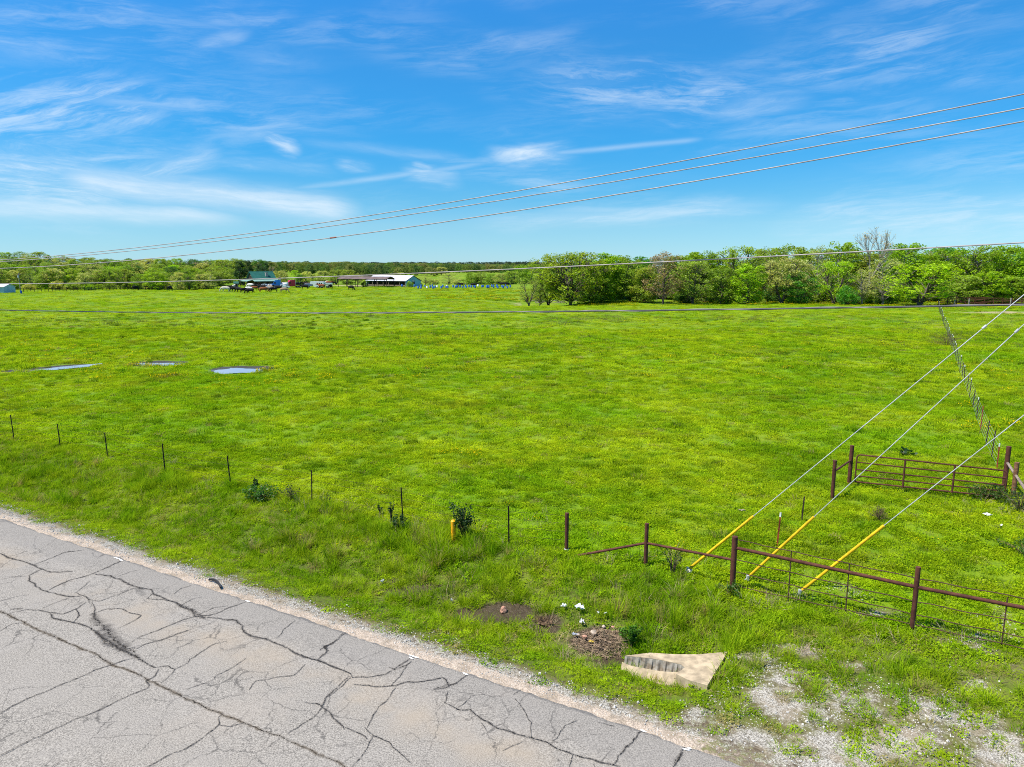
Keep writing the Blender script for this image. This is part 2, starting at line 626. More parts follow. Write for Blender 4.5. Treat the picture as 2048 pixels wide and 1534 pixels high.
def flat_leaf(name, col, trans=0.3, var=0.3):
    m, nt = new_mat(name)
    oi = nt.t.nodes.new('ShaderNodeObjectInfo')
    P = nt.pos()
    f = nt.m('ADD', nt.m('MULTIPLY', oi.outputs['Random'], var), nt.ramp(nt.noise(P, 7.0, 3), 0.3, 0.7, 1 - var, 1.0))
    c = nt.vm('SCALE', tuple(col))
    nt.put(c.node.inputs['Scale'], f)
    a = nt.n('ShaderNodeBsdfDiffuse', c)
    b = nt.n('ShaderNodeBsdfTranslucent', c)
    nt.out(nt.n('ShaderNodeMixShader', trans, a, b))
    return m


M_YELLOW = flat_leaf('yellow_petal', (0.62, 0.46, 0.006), 0.2, 0.25)
M_STRAW = flat_leaf('dry_straw', (0.42, 0.34, 0.19), 0.2, 0.35)
M_STONE = flat_leaf('limestone_chip', (0.50, 0.475, 0.425), 0.0, 0.3)


# ------------------------------------------------------------------ ground sheet
def axis(parts):
    out = []
    for a, b, st in parts:
        n = max(1, int(round((b - a) / st)))
        out += list(np.linspace(a, b, n, endpoint=False))
    return out


XS = axis([(-6000, -2000, 800), (-2000, -700, 130), (-700, -320, 32), (-320, -120, 12), (-120, -50, 3.0), (-50, -26, 0.7), (-26, 14, 0.24), (14, 26, 0.5), (26, 60, 1.2),
           (60, 140, 4), (140, 320, 14), (320, 800, 40), (800, 2000, 150), (2000, 6000, 800)]) + [6000]
YS = axis([(-400, -30, 60), (-30, 4, 4), (4, 9, 1), (9, 26, 0.22), (26, 40, 0.5), (40, 70, 0.8), (70, 140, 3), (140, 340, 7), (340, 700, 16), (700, 1400, 60), (1400, 3000, 200), (3000, 9000, 1200)]) + [9000]
gx, gy = np.meshgrid(XS, YS)
gz = terrain(gx, gy)
# earth curvature-sized drop far out keeps the horizon where the photograph has it
gz = gz - 6.0 * sm(gy, 3000, 9000)
nx_, ny_ = len(XS), len(YS)
verts = np.stack([gx.ravel(), gy.ravel(), gz.ravel()], 1)
ii = np.arange(nx_ * ny_).reshape(ny_, nx_)
quads = np.stack([ii[:-1, :-1].ravel(), ii[:-1, 1:].ravel(), ii[1:, 1:].ravel(), ii[1:, :-1].ravel()], 1)
gm_ = bpy.data.meshes.new('ground')
gm_.vertices.add(len(verts))
gm_.vertices.foreach_set('co', verts.ravel())
gm_.loops.add(quads.size)
gm_.loops.foreach_set('vertex_index', quads.ravel().astype(np.int32))
gm_.polygons.add(len(quads))
gm_.polygons.foreach_set('loop_start', np.arange(0, quads.size, 4, dtype=np.int32))
gm_.polygons.foreach_set('loop_total', np.full(len(quads), 4, dtype=np.int32))
gm_.polygons.foreach_set('use_smooth', np.ones(len(quads), dtype=bool))
gm_.update(calc_edges=True)


def in_poly(x, y, poly):
    x = np.asarray(x)
    inside = np.zeros(x.shape, bool)
    n = len(poly)
    for i in range(n):
        x1, y1 = poly[i][:2]
        x2, y2 = poly[(i + 1) % n][:2]
        c = ((y1 > y) != (y2 > y)) & (x < (x2 - x1) * (y - y1) / (y2 - y1 + 1e-12) + x1)
        inside ^= c
    return inside


def blobs(x, y, items):
    """soft patches (photo px, py, radius along x, radius along y in metres, weight)"""
    v = np.zeros(np.shape(x))
    for (u, w, a, b, k) in items:
        p = hit(u, w)
        v = np.maximum(v, k * np.exp(-(((x - p.x) / a) ** 2 + ((y - p.y) / b) ** 2)))
    return v


GRAVEL = [(1500, 1310, 0.8, 0.6, 0.72), (1600, 1300, 1.0, 0.45, 0.80), (1700, 1330, 1.2, 0.5, 0.55), (1560, 1400, 1.1, 0.8, 0.80), (1680, 1400, 1.3, 0.7, 0.66), (1400, 1430, 0.8, 0.6, 0.72),
          (1480, 1470, 0.9, 0.5, 0.8), (1620, 1480, 1.5, 0.6, 0.74), (1800, 1480, 1.6, 0.7, 0.84), (1960, 1440, 1.2, 0.9, 0.76), (1860, 1400, 1.2, 0.6, 0.62), (2000, 1520, 1.4, 0.8, 0.85), (1700, 1530, 1.6, 0.7, 0.85),
          (1960, 1370, 0.9, 0.5, 0.66), (1740, 1225, 1.3, 0.42, 0.66), (1730, 1195, 0.5, 0.5, 0.55), (1950, 1275, 1.3, 0.38, 0.74), (1700, 1185, 0.7, 0.8, 0.50), (1850, 1250, 0.9, 0.4, 0.50), (1990, 1230, 0.7, 0.8, 0.48),
          (1780, 1130, 1.5, 1.0, 0.36), (1930, 1180, 1.5, 1.0, 0.40)]
MUD = [(1195, 1278, 1.1, 0.7, 0.85), (985, 1228, 1.5, 0.55, 0.95), (820, 1182, 1.6, 0.35, 0.80), (1090, 1250, 0.7, 0.5, 0.9), (620, 1135, 1.0, 0.3, 0.66), (1225, 1325, 0.9, 0.35, 0.8), (650, 1142, 0.5, 0.25, 0.55), (770, 1165, 0.7, 0.28, 0.60), (830, 1180, 0.9, 0.28, 0.75), (920, 1195, 0.7, 0.28, 0.62), (950, 1222, 0.8, 0.30, 0.85), (1020, 1225, 0.7, 0.30, 0.9), (1090, 1250, 0.45, 0.40, 0.85),
       (1170, 1290, 0.5, 0.35, 0.6), (1240, 1318, 0.6, 0.22, 0.85), (285, 1036, 0.5, 0.3, 0.85), (215, 1015, 0.5, 0.25, 0.6), (175, 1000, 0.6, 0.25, 0.55), (610, 1138, 0.4, 0.3, 0.5)]
BARE = [(1035, 610, 3.5, 9, 0.62), (700, 572, 20, 14, 0.72), (2010, 626, 16, 5, 0.74), (1830, 1028, 0.6, 0.5, 0.55), (1000, 1330, 0.6, 0.3, 0.3), (1700, 1385, 1.0, 0.4, 0.42), (1600, 1320, 0.7, 0.25, 0.5),
        (2025, 1490, 0.6, 0.4, 0.5), (75, 912, 0.35, 0.3, 0.5), (1180, 1335, 0.5, 0.25, 0.55), (1545, 1310, 0.5, 0.3, 0.55)]


def gravel_mask(x, y):
    d = dist(x, y)
    v = blobs(x, y, GRAVEL)
    s = along(x, y)
    v = np.maximum(v, 0.60 * sm(s, -3.3, -1.6) * (1 - sm(d, 3.4, 4.8)) * sm(d, -1, 0))
    v = np.maximum(v, 0.44 * sm(s, 0, 2) * (1 - sm(d, 6.2, 8.5)) * sm(d, 4.5, 5.5))
    v = np.maximum(v, 0.46 * (1 - sm(s, 3, 9)) * sm(s, 0.2, 1.4) * (1 - sm(d, 2.0, 3.6)))
    v = np.maximum(v, 0.42 * np.exp(-((s + 9.2) / 2.2) ** 2 - ((d - 1.0) / 0.35) ** 2))
    return v


def mud_mask(x, y):
    v = blobs(x, y, MUD)
    for (px, py, a, b, r) in PUDDLES:
        cx = (x - px) * math.cos(r) + (y - py) * math.sin(r)
        cy = -(x - px) * math.sin(r) + (y - py) * math.cos(r)
        v = np.maximum(v, 0.95 * np.exp(-((cx / (a * 1.3)) ** 2 + ((cy - 0.7 * b) / (b * 1.7)) ** 2) ** 2))
    p = hit(20, 742)
    v = np.maximum(v, 0.6 * np.exp(-(((x - p.x) / 4) ** 2 + ((y - p.y) / 1.2) ** 2)))
    return v


def bare_mask(x, y):
    return blobs(x, y, BARE)


X_, Y_ = verts[:, 0], verts[:, 1]
near = Y_ < 700
for nm, fn in (('gravel', gravel_mask), ('mud', mud_mask), ('bare', bare_mask)):
    val = np.zeros(len(verts), np.float32)
    val[near] = fn(X_[near], Y_[near])
    at = gm_.attributes.new(nm, 'FLOAT', 'POINT')
    at.data.foreach_set('value', val)
ground = mesh_obj('ground', gm_, M_GROUND)
tag(ground, 'bright green pasture and verge with a grassy roadside ditch', 'ground', kind='structure')


# ------------------------------------------------------------------ road
def make_asphalt():
    m, nt = new_mat('weathered_asphalt')
    P = nt.pos()
    d = dist_node(nt, P)
    a = nt.noise(P, 38, 3, 0.75)
    b = nt.noise(P, 18, 3, 0.6)
    c_ = nt.noise(P, 0.8, 5, 0.6)
    base = nt.mix(nt.ramp(a, 0.30, 0.68), (0.122, 0.111, 0.095), (0.425, 0.390, 0.335))
    base = nt.mix(nt.m('MULTIPLY', nt.ramp(b, 0.5, 0.75), 0.35), base, (0.165, 0.156, 0.146))
    base = nt.mix(nt.m('MULTIPLY', nt.ramp(c_, 0.42, 0.66), 0.30), base, (0.32, 0.295, 0.262))
    # tan dust worn into the outer wheel path, and where old seal has gone
    g = nt.m('POWER', 2.718, nt.m('MULTIPLY', nt.m('POWER', nt.m('ADD', d, 1.75), 2), -3.2))
    k = nt.m('MULTIPLY', g, nt.ramp(nt.noise(P, 0.42, 4, 0.6), 0.40, 0.66))
    base = nt.mix(nt.m('MULTIPLY', k, 0.6), base, (0.37, 0.30, 0.215))
    k2 = nt.m('MULTIPLY', nt.ramp(nt.noise(P, 0.30, 5, 0.6), 0.53, 0.66), 0.35)
    base = nt.mix(k2, base, (0.36, 0.315, 0.26))
    # the outer strip is a darker later overlay
    o = nt.ramp(nt.m('ADD', d, nt.m('MULTIPLY', nt.m('SUBTRACT', c_, 0.5), 0.6)), -1.15, -0.75)
    base = nt.mix(nt.m('MULTIPLY', o, 0.22), base, (0.165, 0.156, 0.144))
    # hairline cracking between the big cracks
    wp = nt.vm('ADD', P, nt.vm('MULTIPLY', nt.noise(P, 1.6, 4, 0.65, out=1), (0.55, 0.55, 0)))
    for sc_, wid_, lo_, am_ in ((0.9, 0.016, 0.40, 0.62), (2.6, 0.032, 0.50, 0.55)):
        vo = nt.t.nodes.new('ShaderNodeTexVoronoi')
        vo.feature = 'DISTANCE_TO_EDGE'
        nt.put(vo.inputs['Vector'], wp)
        vo.inputs['Scale'].default_value = sc_
        ln = nt.m('ADD', vo.outputs['Distance'], nt.m('MULTIPLY', nt.m('SUBTRACT', b, 0.5), 0.03))
        mk_ = nt.m('MULTIPLY', nt.ramp(ln, wid_, 0.0), nt.ramp(nt.noise(P, 0.55, 4, 0.65), lo_, lo_ + 0.16))
        base = nt.mix(nt.m('MULTIPLY', mk_, am_), base, (0.055, 0.052, 0.048))
    pit = nt.ramp(nt.noise(P, 75, 2, 0.6), 0.62, 0.74)
    base = nt.mix(nt.m('MULTIPLY', pit, 0.5), base, (0.07, 0.066, 0.06))
    # ravelled black edge
    e = nt.ramp(nt.m('ADD', d, nt.m('MULTIPLY', nt.m('SUBTRACT', b, 0.5), 0.25)), -0.10, 0.0)
    base = nt.mix(nt.m('MULTIPLY', e, 0.65), base, (0.09, 0.088, 0.085))
    bump = nt.t.nodes.new('ShaderNodeBump')
    bump.inputs['Strength'].default_value = 0.35
    bump.inputs['Distance'].default_value = 0.01
    nt.put(bump.inputs['Height'], nt.m('ADD', a, b))
    nt.out(principled(nt, base, 0.88, normal=bump.outputs[0], spec=0.2))
    return m


def road_pt(s, d, z=0.0):
    """s metres along the road (to the right), d metres out from its edge"""
    x = NX * (NC + d) / (NX * NX + NY * NY) + 0.874 * s
    y = NY * (NC + d) / (NX * NX + NY * NY) - 0.486 * s
    return Vector((x, y, z))


M_ASPHALT = make_asphalt()
rb = MB()
svals = list(np.arange(-320, -40, 4)) + list(np.arange(-40, 14, 0.12)) + list(np.arange(14, 120, 4))
edge_off = [0.022 * math.sin(0.9 * s) + 0.016 * math.sin(5.1 * s + 1) + random.uniform(-0.022, 0.022) for s in svals]
row = []
for s, eo in zip(svals, edge_off):
    row.append([road_pt(s, eo, -0.06), road_pt(s, eo - 0.015, 0.0), road_pt(s, -1.5, 0.02), road_pt(s, -3.42, 0.035), road_pt(s, -5.2, 0.02), road_pt(s, -6.9, 0.0), road_pt(s, -6.92, -0.2)])
vs = [p for r_ in row for p in r_]
k = len(row[0])
fs = [(i * k + j, i * k + j + 1, (i + 1) * k + j + 1, (i + 1) * k + j) for i in range(len(row) - 1) for j in range(k - 1)]
rb.add(vs, [f[::-1] for f in fs])
road = rb.build('road', M_ASPHALT)
tag(road, 'weathered grey two-lane asphalt road full of cracks', 'road', kind='structure')


def road_z(d):
    d = -d
    if d < 1.5:
        return 0.02 * d / 1.5
    if d < 3.42:
        return 0.02 + 0.015 * (d - 1.5) / 1.92
    return 0.035 - 0.015 * min(1, (d - 3.42) / 1.78)


def on_road(u, v, lift=0.004):
    p = at_z(u, v, 0.015)
    d = float(dist(p.x, p.y))
    p = at_z(u, v, road_z(min(0, d)))
    p.z += lift
    return p


def make_crack_mat(name, col, core, soft):
    m, nt = new_mat(name)
    u = nt.t.nodes.new('ShaderNodeUVMap')
    s2 = nt.t.nodes.new('ShaderNodeSeparateXYZ')
    nt.put(s2.inputs[0], u.outputs[0])
    P = nt.pos()
    n = nt.m('SUBTRACT', nt.noise(P, 30, 4, 0.8), 0.5)
    n2 = nt.m('SUBTRACT', nt.noise(P, 5, 3, 0.6), 0.5)
    x = nt.m('ABSOLUTE', nt.m('ADD', nt.m('SUBTRACT', s2.outputs[0], 0.5), nt.m('MULTIPLY', n2, 0.22)))
    x = nt.m('ADD', x, nt.m('MULTIPLY', n, 0.75))
    halo = nt.m('MULTIPLY', nt.m('MULTIPLY', nt.ramp(x, 0.36, 0.06), soft), nt.ramp(nt.noise(P, 2.3, 4, 0.65), 0.34, 0.62, 0.25, 1.0))
    co = nt.ramp(x, core, core * 0.45)
    a = nt.m('MAXIMUM', halo, co)
    c = nt.mix(co, col, (0.022, 0.021, 0.020))
    tr = nt.n('ShaderNodeBsdfTransparent')
    df = nt.n('ShaderNodeBsdfDiffuse', c)
    nt.out(nt.n('ShaderNodeMixShader', a, tr, df))
    return m


M_CRACK = make_crack_mat('crack_in_asphalt', (0.105, 0.096, 0.088), 0.058, 0.62)
M_SEAM = make_crack_mat('dusty_centre_seam', (0.15, 0.12, 0.085), 0.035, 0.62)
M_PATCH = make_crack_mat('ravelled_patch', (0.095, 0.088, 0.082), 0.015, 0.46)

A_ = lambda L: [(x / 2.926, 1100 + y / 2.926) for x, y in L]
B_ = lambda L: [(600 + x / 2.926, 1100 + y / 2.926) for x, y in L]
D_ = lambda L: [(1200 + x / 2.415, 1100 + y / 2.415) for x, y in L]
CRACKS = [
    (A_([(0, 20), (100, 60), (190, 90), (280, 125), (340, 132), (420, 130)]), 11), (A_([(200, 85), (290, 50), (380, 15), (490, 0)]), 7), (A_([(60, 40), (120, 20), (160, 5)]), 5),
    (A_([(240, 115), (175, 150), (170, 180), (215, 215), (260, 240), (330, 260), (400, 275), (470, 270)]), 10), (A_([(285, 235), (400, 180), (480, 160), (545, 140), (620, 105), (720, 60)]), 11),
    (A_([(545, 140), (640, 150), (700, 170), (760, 205), (830, 225), (885, 235), (900, 260), (960, 280), (1040, 310), (1060, 330), (1120, 350), (1150, 385), (1210, 395)]), 13),
    (A_([(450, 245), (490, 215), (515, 185)]), 4), (A_([(440, 250), (520, 290), (580, 300), (680, 265), (780, 225), (850, 225)]), 6), (A_([(80, 365), (150, 350), (220, 355), (290, 370), (370, 375), (440, 345), (500, 305)]), 8),
    (A_([(290, 375), (310, 405), (380, 420), (450, 430), (520, 445), (560, 480), (600, 510), (680, 570), (760, 600), (810, 640), (870, 665), (915, 690)]), 15),
    (A_([(440, 345), (470, 385), (440, 425)]), 8), (A_([(550, 370), (620, 345), (700, 340), (760, 370), (815, 385), (790, 410), (740, 440), (690, 460)]), 7), (A_([(545, 300), (550, 350), (560, 400)]), 7),
    (A_([(770, 540), (830, 505), (920, 470), (1000, 435), (1080, 405), (1160, 390), (1220, 390), (1290, 365), (1340, 335), (1440, 305)]), 9), (A_([(800, 580), (860, 550), (950, 525), (1040, 490), (1100, 470)]), 8),
    (A_([(1210, 395), (1300, 410), (1380, 415), (1415, 450), (1425, 480), (1470, 510), (1560, 520), (1620, 555), (1700, 590), (1780, 625), (1860, 640), (1940, 680), (2048, 730)]), 14),
    (A_([(1720, 415), (1660, 470), (1620, 520)]), 6), (A_([(2010, 490), (1940, 545), (1910, 560), (1900, 610), (1860, 640)]), 9),
    (A_([(-40, 985), (0, 960), (100, 905), (230, 845), (350, 795), (470, 750), (560, 705), (650, 675), (720, 645), (780, 630)]), 9),
    (A_([(-40, 1220), (0, 1200), (100, 1150), (200, 1105), (330, 1045), (440, 995), (560, 950), (650, 910), (750, 855), (860, 810), (880, 790), (850, 770), (900, 740), (920, 700)]), 9),
    (A_([(780, 1330), (870, 1270), (980, 1205), (1080, 1165), (1160, 1115), (1230, 1070), (1290, 1020), (1285, 980), (1310, 960)]), 8),
    (A_([(945, 780), (990, 740), (1020, 700), (980, 680), (915, 690)]), 6), (A_([(1020, 700), (1100, 660), (1110, 640), (1180, 600), (1260, 550), (1330, 535)]), 6),
    (A_([(1090, 820), (1180, 790), (1250, 760), (1260, 740), (1330, 705), (1440, 635)]), 5), (A_([(1460, 820), (1500, 770), (1600, 750), (1720, 735), (1780, 670)]), 5),
    (A_([(1680, 1080), (1780, 1020), (1840, 970), (1880, 920), (1900, 870), (1960, 820), (2048, 740)]), 8), (A_([(1780, 890), (1880, 915), (1940, 950), (1980, 1000), (2020, 1050)]), 11),
    (A_([(1290, 1025), (1350, 1030), (1420, 1010)]), 5), (A_([(1380, 775), (1480, 745)]), 4), (A_([(1060, 330), (1130, 290), (1180, 275)]), 5), (A_([(1150, 385), (1250, 340), (1320, 330)]), 5),
    (A_([(250, 340), (350, 300), (440, 270)]), 4), (A_([(0, 300), (90, 275), (170, 262)]), 4), (A_([(0, 175), (80, 160), (160, 155)]), 4), (A_([(300, 1270), (370, 1235)]), 5), (A_([(0, 475), (70, 435), (130, 425)]), 5),
    (A_([(1020, 260), (1070, 225), (1120, 210)]), 4), (A_([(690, 155), (760, 130), (800, 118)]), 4), (A_([(900, 250), (860, 285), (960, 290), (1060, 320)]), 5),
    (B_([(290, 720), (310, 745), (400, 745), (500, 725), (560, 690), (620, 650), (665, 625)]), 10), (B_([(0, 615), (100, 645), (200, 690), (290, 720)]), 9), (B_([(300, 750), (240, 800), (160, 860)]), 7),
    (B_([(560, 810), (520, 860), (460, 920), (420, 970), (385, 1040)]), 7), (B_([(310, 790), (420, 800), (520, 800), (560, 800), (620, 775), (720, 770), (830, 750), (860, 780), (870, 800), (780, 820)]), 10),
    (B_([(870, 800), (920, 775), (975, 730)]), 10), (B_([(530, 800), (590, 730), (650, 650)]), 5), (B_([(260, 1040), (330, 1070), (385, 1090), (390, 1110)]), 9),
    (B_([(385, 1040), (430, 1085), (520, 1130), (600, 1190), (640, 1250)]), 10), (B_([(430, 1085), (390, 1150), (350, 1220), (290, 1290)]), 9),
    (B_([(840, 890), (920, 940), (990, 940), (1060, 1000), (1160, 1045), (1280, 1090), (1350, 1105), (1450, 1135), (1540, 1180), (1640, 1215), (1740, 1240), (1830, 1265), (1950, 1310)]), 13),
    (B_([(2000, 1060), (1960, 1110), (1900, 1170), (1830, 1265)]), 12), (B_([(870, 830), (850, 890)]), 4), (B_([(1260, 870), (1310, 950), (1350, 1010), (1345, 1100)]), 4), (B_([(1480, 1120), (1520, 1080), (1550, 1030), (1620, 1000)]), 4),
    (B_([(1290, 820), (1250, 850)]), 5), (B_([(1310, 1125), (1250, 1150), (1190, 1180)]), 4), (B_([(1590, 1200), (1570, 1290)]), 9), (B_([(910, 940), (1000, 855), (1080, 845)]), 3), (B_([(1740, 1015), (1840, 1035)]), 4),
    (B_([(1060, 1010), (1110, 1070)]), 3), (D_([(410, 955), (375, 1010), (340, 1070)]), 18), (B_([(110, 635), (160, 590), (140, 570), (190, 545), (270, 480)]), 9)]
SEAMS = [(A_([(-60, 345), (0, 365), (130, 420), (260, 485), (380, 540), (520, 595), (650, 665), (760, 705), (850, 755), (940, 795), (1060, 850), (1180, 905), (1300, 960), (1420, 1010), (1540, 1065), (1660, 1105), (1780, 1165), (1900, 1220), (2040, 1280), (2200, 1340)]), 17)]
PATCHES = [(A_([(540, 370), (590, 440), (640, 495), (700, 545), (790, 600)]), 62), (A_([(560, 480), (650, 560), (760, 600), (820, 640)]), 40), (B_([(520, 690), (560, 700), (640, 660)]), 22), (B_([(780, 815), (860, 790), (920, 780)]), 24),
           (B_([(120, 590), (150, 560), (190, 550)]), 24), (D_([(395, 975), (360, 1030)]), 34), (A_([(1050, 320), (1130, 360), (1200, 395)]), 30), (A_([(1880, 560), (1920, 580)]), 30), (A_([(60, 350), (130, 345)]), 24)]


def crack_strips(name, mat, lines, lift):
    vs, fs, uvs = [], [], []
    for pts, wpx in lines:
        pts = [on_road(u, v, lift) for u, v in pts]
        # resample with jitter
        seg = []
        for a, b in zip(pts[:-1], pts[1:]):
            n = max(1, int((b - a).length / 0.09))
            for i in range(n):
                seg.append(a.lerp(b, i / n))
        seg.append(pts[-1])
        w = wpx / 2048 * 2048 / F
        n = len(seg)
        base = len(vs)
        off = 0
        for i, p in enumerate(seg):
            t = (seg[min(i + 1, n - 1)] - seg[max(i - 1, 0)])
            t.z = 0
            t.normalize()
            q = Vector((-t.y, t.x, 0))
            off = off * 0.7 + random.uniform(-0.022, 0.022)
            wd = w * p.y * 0.40 * (0.7 + 0.6 * random.random()) * (0.45 + 0.55 * min(1, i / 4, (n - 1 - i) / 4)) + 0.012
            a, b = p + q * (off - wd), p + q * (off + wd)
            for e, uu in ((a, 0), (b, 1)):
                e.z = road_z(min(0, float(dist(e.x, e.y)))) + lift
                vs.append(e)
                uvs.append((uu, i * 0.1))
        for i in range(n - 1):
            j = base + 2 * i
            fs.append((j, j + 1, j + 3, j + 2))
    me = bpy.data.meshes.new(name)
    me.from_pydata([tuple(v) for v in vs], [], fs)
    uvl = me.uv_layers.new(name='UVMap')
    for lp in me.loops:
        uvl.data[lp.index].uv = uvs[lp.vertex_index]
    return mesh_obj(name, me, mat, road)


crack_strips('ravelled_patch', M_PATCH, PATCHES, 0.004)
crack_strips('centre_seam', M_SEAM, SEAMS, 0.008)
crack_strips('crack', M_CRACK, CRACKS, 0.012)
# last flakes of a white edge line
M_WHITE = simple_mat('white_paint', (0.75, 0.75, 0.73), 0.7, var=0.15)
ml = MB()
for (u, v, w) in [(234, 1117, 0.32), (242, 1121, 0.18), (495, 1203, 0.16), (827, 1314, 0.22), (822, 1317, 0.12), (931, 1349, 0.14), (1287, 1463, 0.10), (1372, 1500, 0.16), (1378, 1498, 0.08)]:
    c = on_road(u, v, 0.016)
    n = 9
    pts = []
    for i in range(n):
        a = 2 * math.pi * i / n
        r = random.uniform(0.55, 1.1)
        q = Vector((0.874, -0.486, 0)) * math.cos(a) * w * 0.7 * r + Vector((0.486, 0.874, 0)) * math.sin(a) * 0.030 * r
        pts.append(c + q)
    ml.add(pts, [tuple(range(n))])
ml.build('edge_line', M_WHITE, road)

# ------------------------------------------------------------------ puddles
m, nt = new_mat('still_water')
P = nt.pos()
bump = nt.t.nodes.new('ShaderNodeBump')
bump.inputs['Strength'].default_value = 0.03
nt.put(bump.inputs['Height'], nt.noise(P, 3, 2))
nt.out(principled(nt, (0.33, 0.335, 0.36), 0.05, normal=bump.outputs[0], spec=1.0))
M_WATER = m
for i, (px, py, a, b, r) in enumerate(PUDDLES):
    pb = MB()
    pts = []
    zz = tz(px, py) + 0.075
    for j in range(60):
        t = 2 * math.pi * j / 60
        rr = 1 + 0.12 * math.sin(3 * t + i) + 0.10 * math.sin(5 * t + 2 * i) + random.uniform(-0.07, 0.07)
        ex, ey = math.cos(t) * a * rr, math.sin(t) * b * rr
        pts.append((px + ex * math.cos(r) - ey * math.sin(r), py + ex * math.sin(r) + ey * math.cos(r), zz))
    pb.add(pts, [tuple(range(60))])
    o = pb.build('puddle', M_WATER)
    tag(o, ['long slanting puddle of sky-blue water, leftmost in the pasture', 'smaller middle puddle of sky-blue water in the pasture', 'rounded puddle of sky-blue water nearest the camera in the pasture'][i], 'puddle', kind='structure')


# ------------------------------------------------------------------ grass: tufts placed on points
def tuft_mesh(name, n, hlo, hhi, rad, wid, bend, mat, seed, segs=2, straw_n=0):
    rng = random.Random(seed)
    mb = MB()
    for i in range(n):
        a = rng.uniform(0, 6.283)
        r = rad * math.sqrt(rng.random())
        x, y = r * math.cos(a), r * math.sin(a)
        h = rng.uniform(hlo, hhi)
        yaw = rng.uniform(0, 6.283)
        lean = rng.uniform(0.15, 1.0) * bend
        la = a + rng.uniform(-1.2, 1.2)
        lx, ly = math.cos(la) * lean * h, math.sin(la) * lean * h
        w = wid * rng.uniform(0.7, 1.3)
        wx, wy = -math.sin(la + rng.uniform(-.6, .6)) * w / 2, math.cos(la + rng.uniform(-.6, .6)) * w / 2
        vs = []
        for s_ in range(segs + 1):
            t = s_ / segs
            cx, cy, cz = x + lx * t * t, y + ly * t * t, h * (t - 0.25 * lean * t * t)
            k = 1 - 0.92 * t ** 1.6
            vs += [(cx - wx * k, cy - wy * k, cz), (cx + wx * k, cy + wy * k, cz)]
        fs = [(2 * s_, 2 * s_ + 1, 2 * s_ + 3, 2 * s_ + 2) for s_ in range(segs)]
        mb.add(vs, fs, 0)
    me = mb.mesh(name)
    me.materials.append(mat)
    return me


def clover_mesh(name, n, rad, hlo, hhi, size, mat, seed, blades=8, blade_h=0.16):
    rng = random.Random(seed)
    mb = MB()
    for i in range(n):
        a = rng.uniform(0, 6.283)
        r = rad * math.sqrt(rng.random())
        c = Vector((r * math.cos(a), r * math.sin(a), rng.uniform(hlo, hhi) * (1 - 0.4 * (r / rad) ** 2)))
        s = size * rng.uniform(0.6, 1.3)
        rot = Matrix.Rotation(rng.uniform(0, 6.283), 3, 'Z') @ Matrix.Rotation(rng.uniform(0.1, 0.9), 3, 'X')
        q = [rot @ Vector(p) * s + c for p in ((-.5, -.5, 0), (.5, -.35, 0), (.4, .5, 0), (-.35, .5, 0))]
        mb.add(q, [(0, 1, 2, 3)])
    for i in range(blades):
        a = rng.uniform(0, 6.283)
        r = rad * math.sqrt(rng.random())
        h = blade_h * rng.uniform(0.6, 1.2)
        x, y = r * math.cos(a), r * math.sin(a)
        la = rng.uniform(0, 6.283)
        w = size * 0.25
        dx_, dy_ = math.cos(la), math.sin(la)
        mb.add([(x - dy_ * w, y + dx_ * w, 0), (x + dy_ * w, y - dx_ * w, 0), (x + dx_ * h * .5, y + dy_ * h * .5, h)], [(0, 1, 2)])
    me = mb.mesh(name)
    me.materials.append(mat)
    return me


def scatter(name, protos, pts, rots, scls, kinds, label, cat):
    """one object: proto meshes instanced on a cloud of points"""
    pc = bpy.data.collections.new(name + '_kinds')
    for i, me in enumerate(protos):
        o = bpy.data.objects.new('%s_kind_%02d' % (name, i), me)
        pc.objects.link(o)
    me = bpy.data.meshes.new(name)
    me.vertices.add(len(pts))
    me.vertices.foreach_set('co', np.asarray(pts, np.float32).ravel())
    a = me.attributes.new('rot', 'FLOAT_VECTOR', 'POINT')
    a.data.foreach_set('vector', np.asarray(rots, np.float32).ravel())
    a = me.attributes.new('scl', 'FLOAT_VECTOR', 'POINT')
    a.data.foreach_set('vector', np.asarray(scls, np.float32).ravel())
    a = me.attributes.new('kindex', 'INT', 'POINT')
    a.data.foreach_set('value', np.asarray(kinds, np.int32))
    me.update()
    o = mesh_obj(name, me)
    ng = bpy.data.node_groups.new(name, 'GeometryNodeTree')
    ng.interface.new_socket('Geometry', in_out='INPUT', socket_type='NodeSocketGeometry')
    ng.interface.new_socket('Geometry', in_out='OUTPUT', socket_type='NodeSocketGeometry')
    gi = ng.nodes.new('NodeGroupInput')
    go = ng.nodes.new('NodeGroupOutput')
    ci = ng.nodes.new('GeometryNodeCollectionInfo')
    ci.inputs['Collection'].default_value = pc
    ci.inputs['Separate Children'].default_value = True
    ci.inputs['Reset Children'].default_value = True
    iop = ng.nodes.new('GeometryNodeInstanceOnPoints')
    iop.inputs['Pick Instance'].default_value = True

    def na(nm, typ):
        nd = ng.nodes.new('GeometryNodeInputNamedAttribute')
        nd.data_type = typ
        nd.inputs['Name'].default_value = nm
        return nd.outputs['Attribute']
    L = ng.links.new
    L(gi.outputs[0], iop.inputs['Points'])
    L(ci.outputs[0], iop.inputs['Instance'])
    L(na('kindex', 'INT'), iop.inputs['Instance Index'])
    L(na('rot', 'FLOAT_VECTOR'), iop.inputs['Rotation'])
    L(na('scl', 'FLOAT_VECTOR'), iop.inputs['Scale'])
    L(iop.outputs[0], go.inputs[0])
    md = o.modifiers.new('scatter', 'NODES')
    md.node_group = ng
    tag(o, label, cat, kind='stuff')
    return o


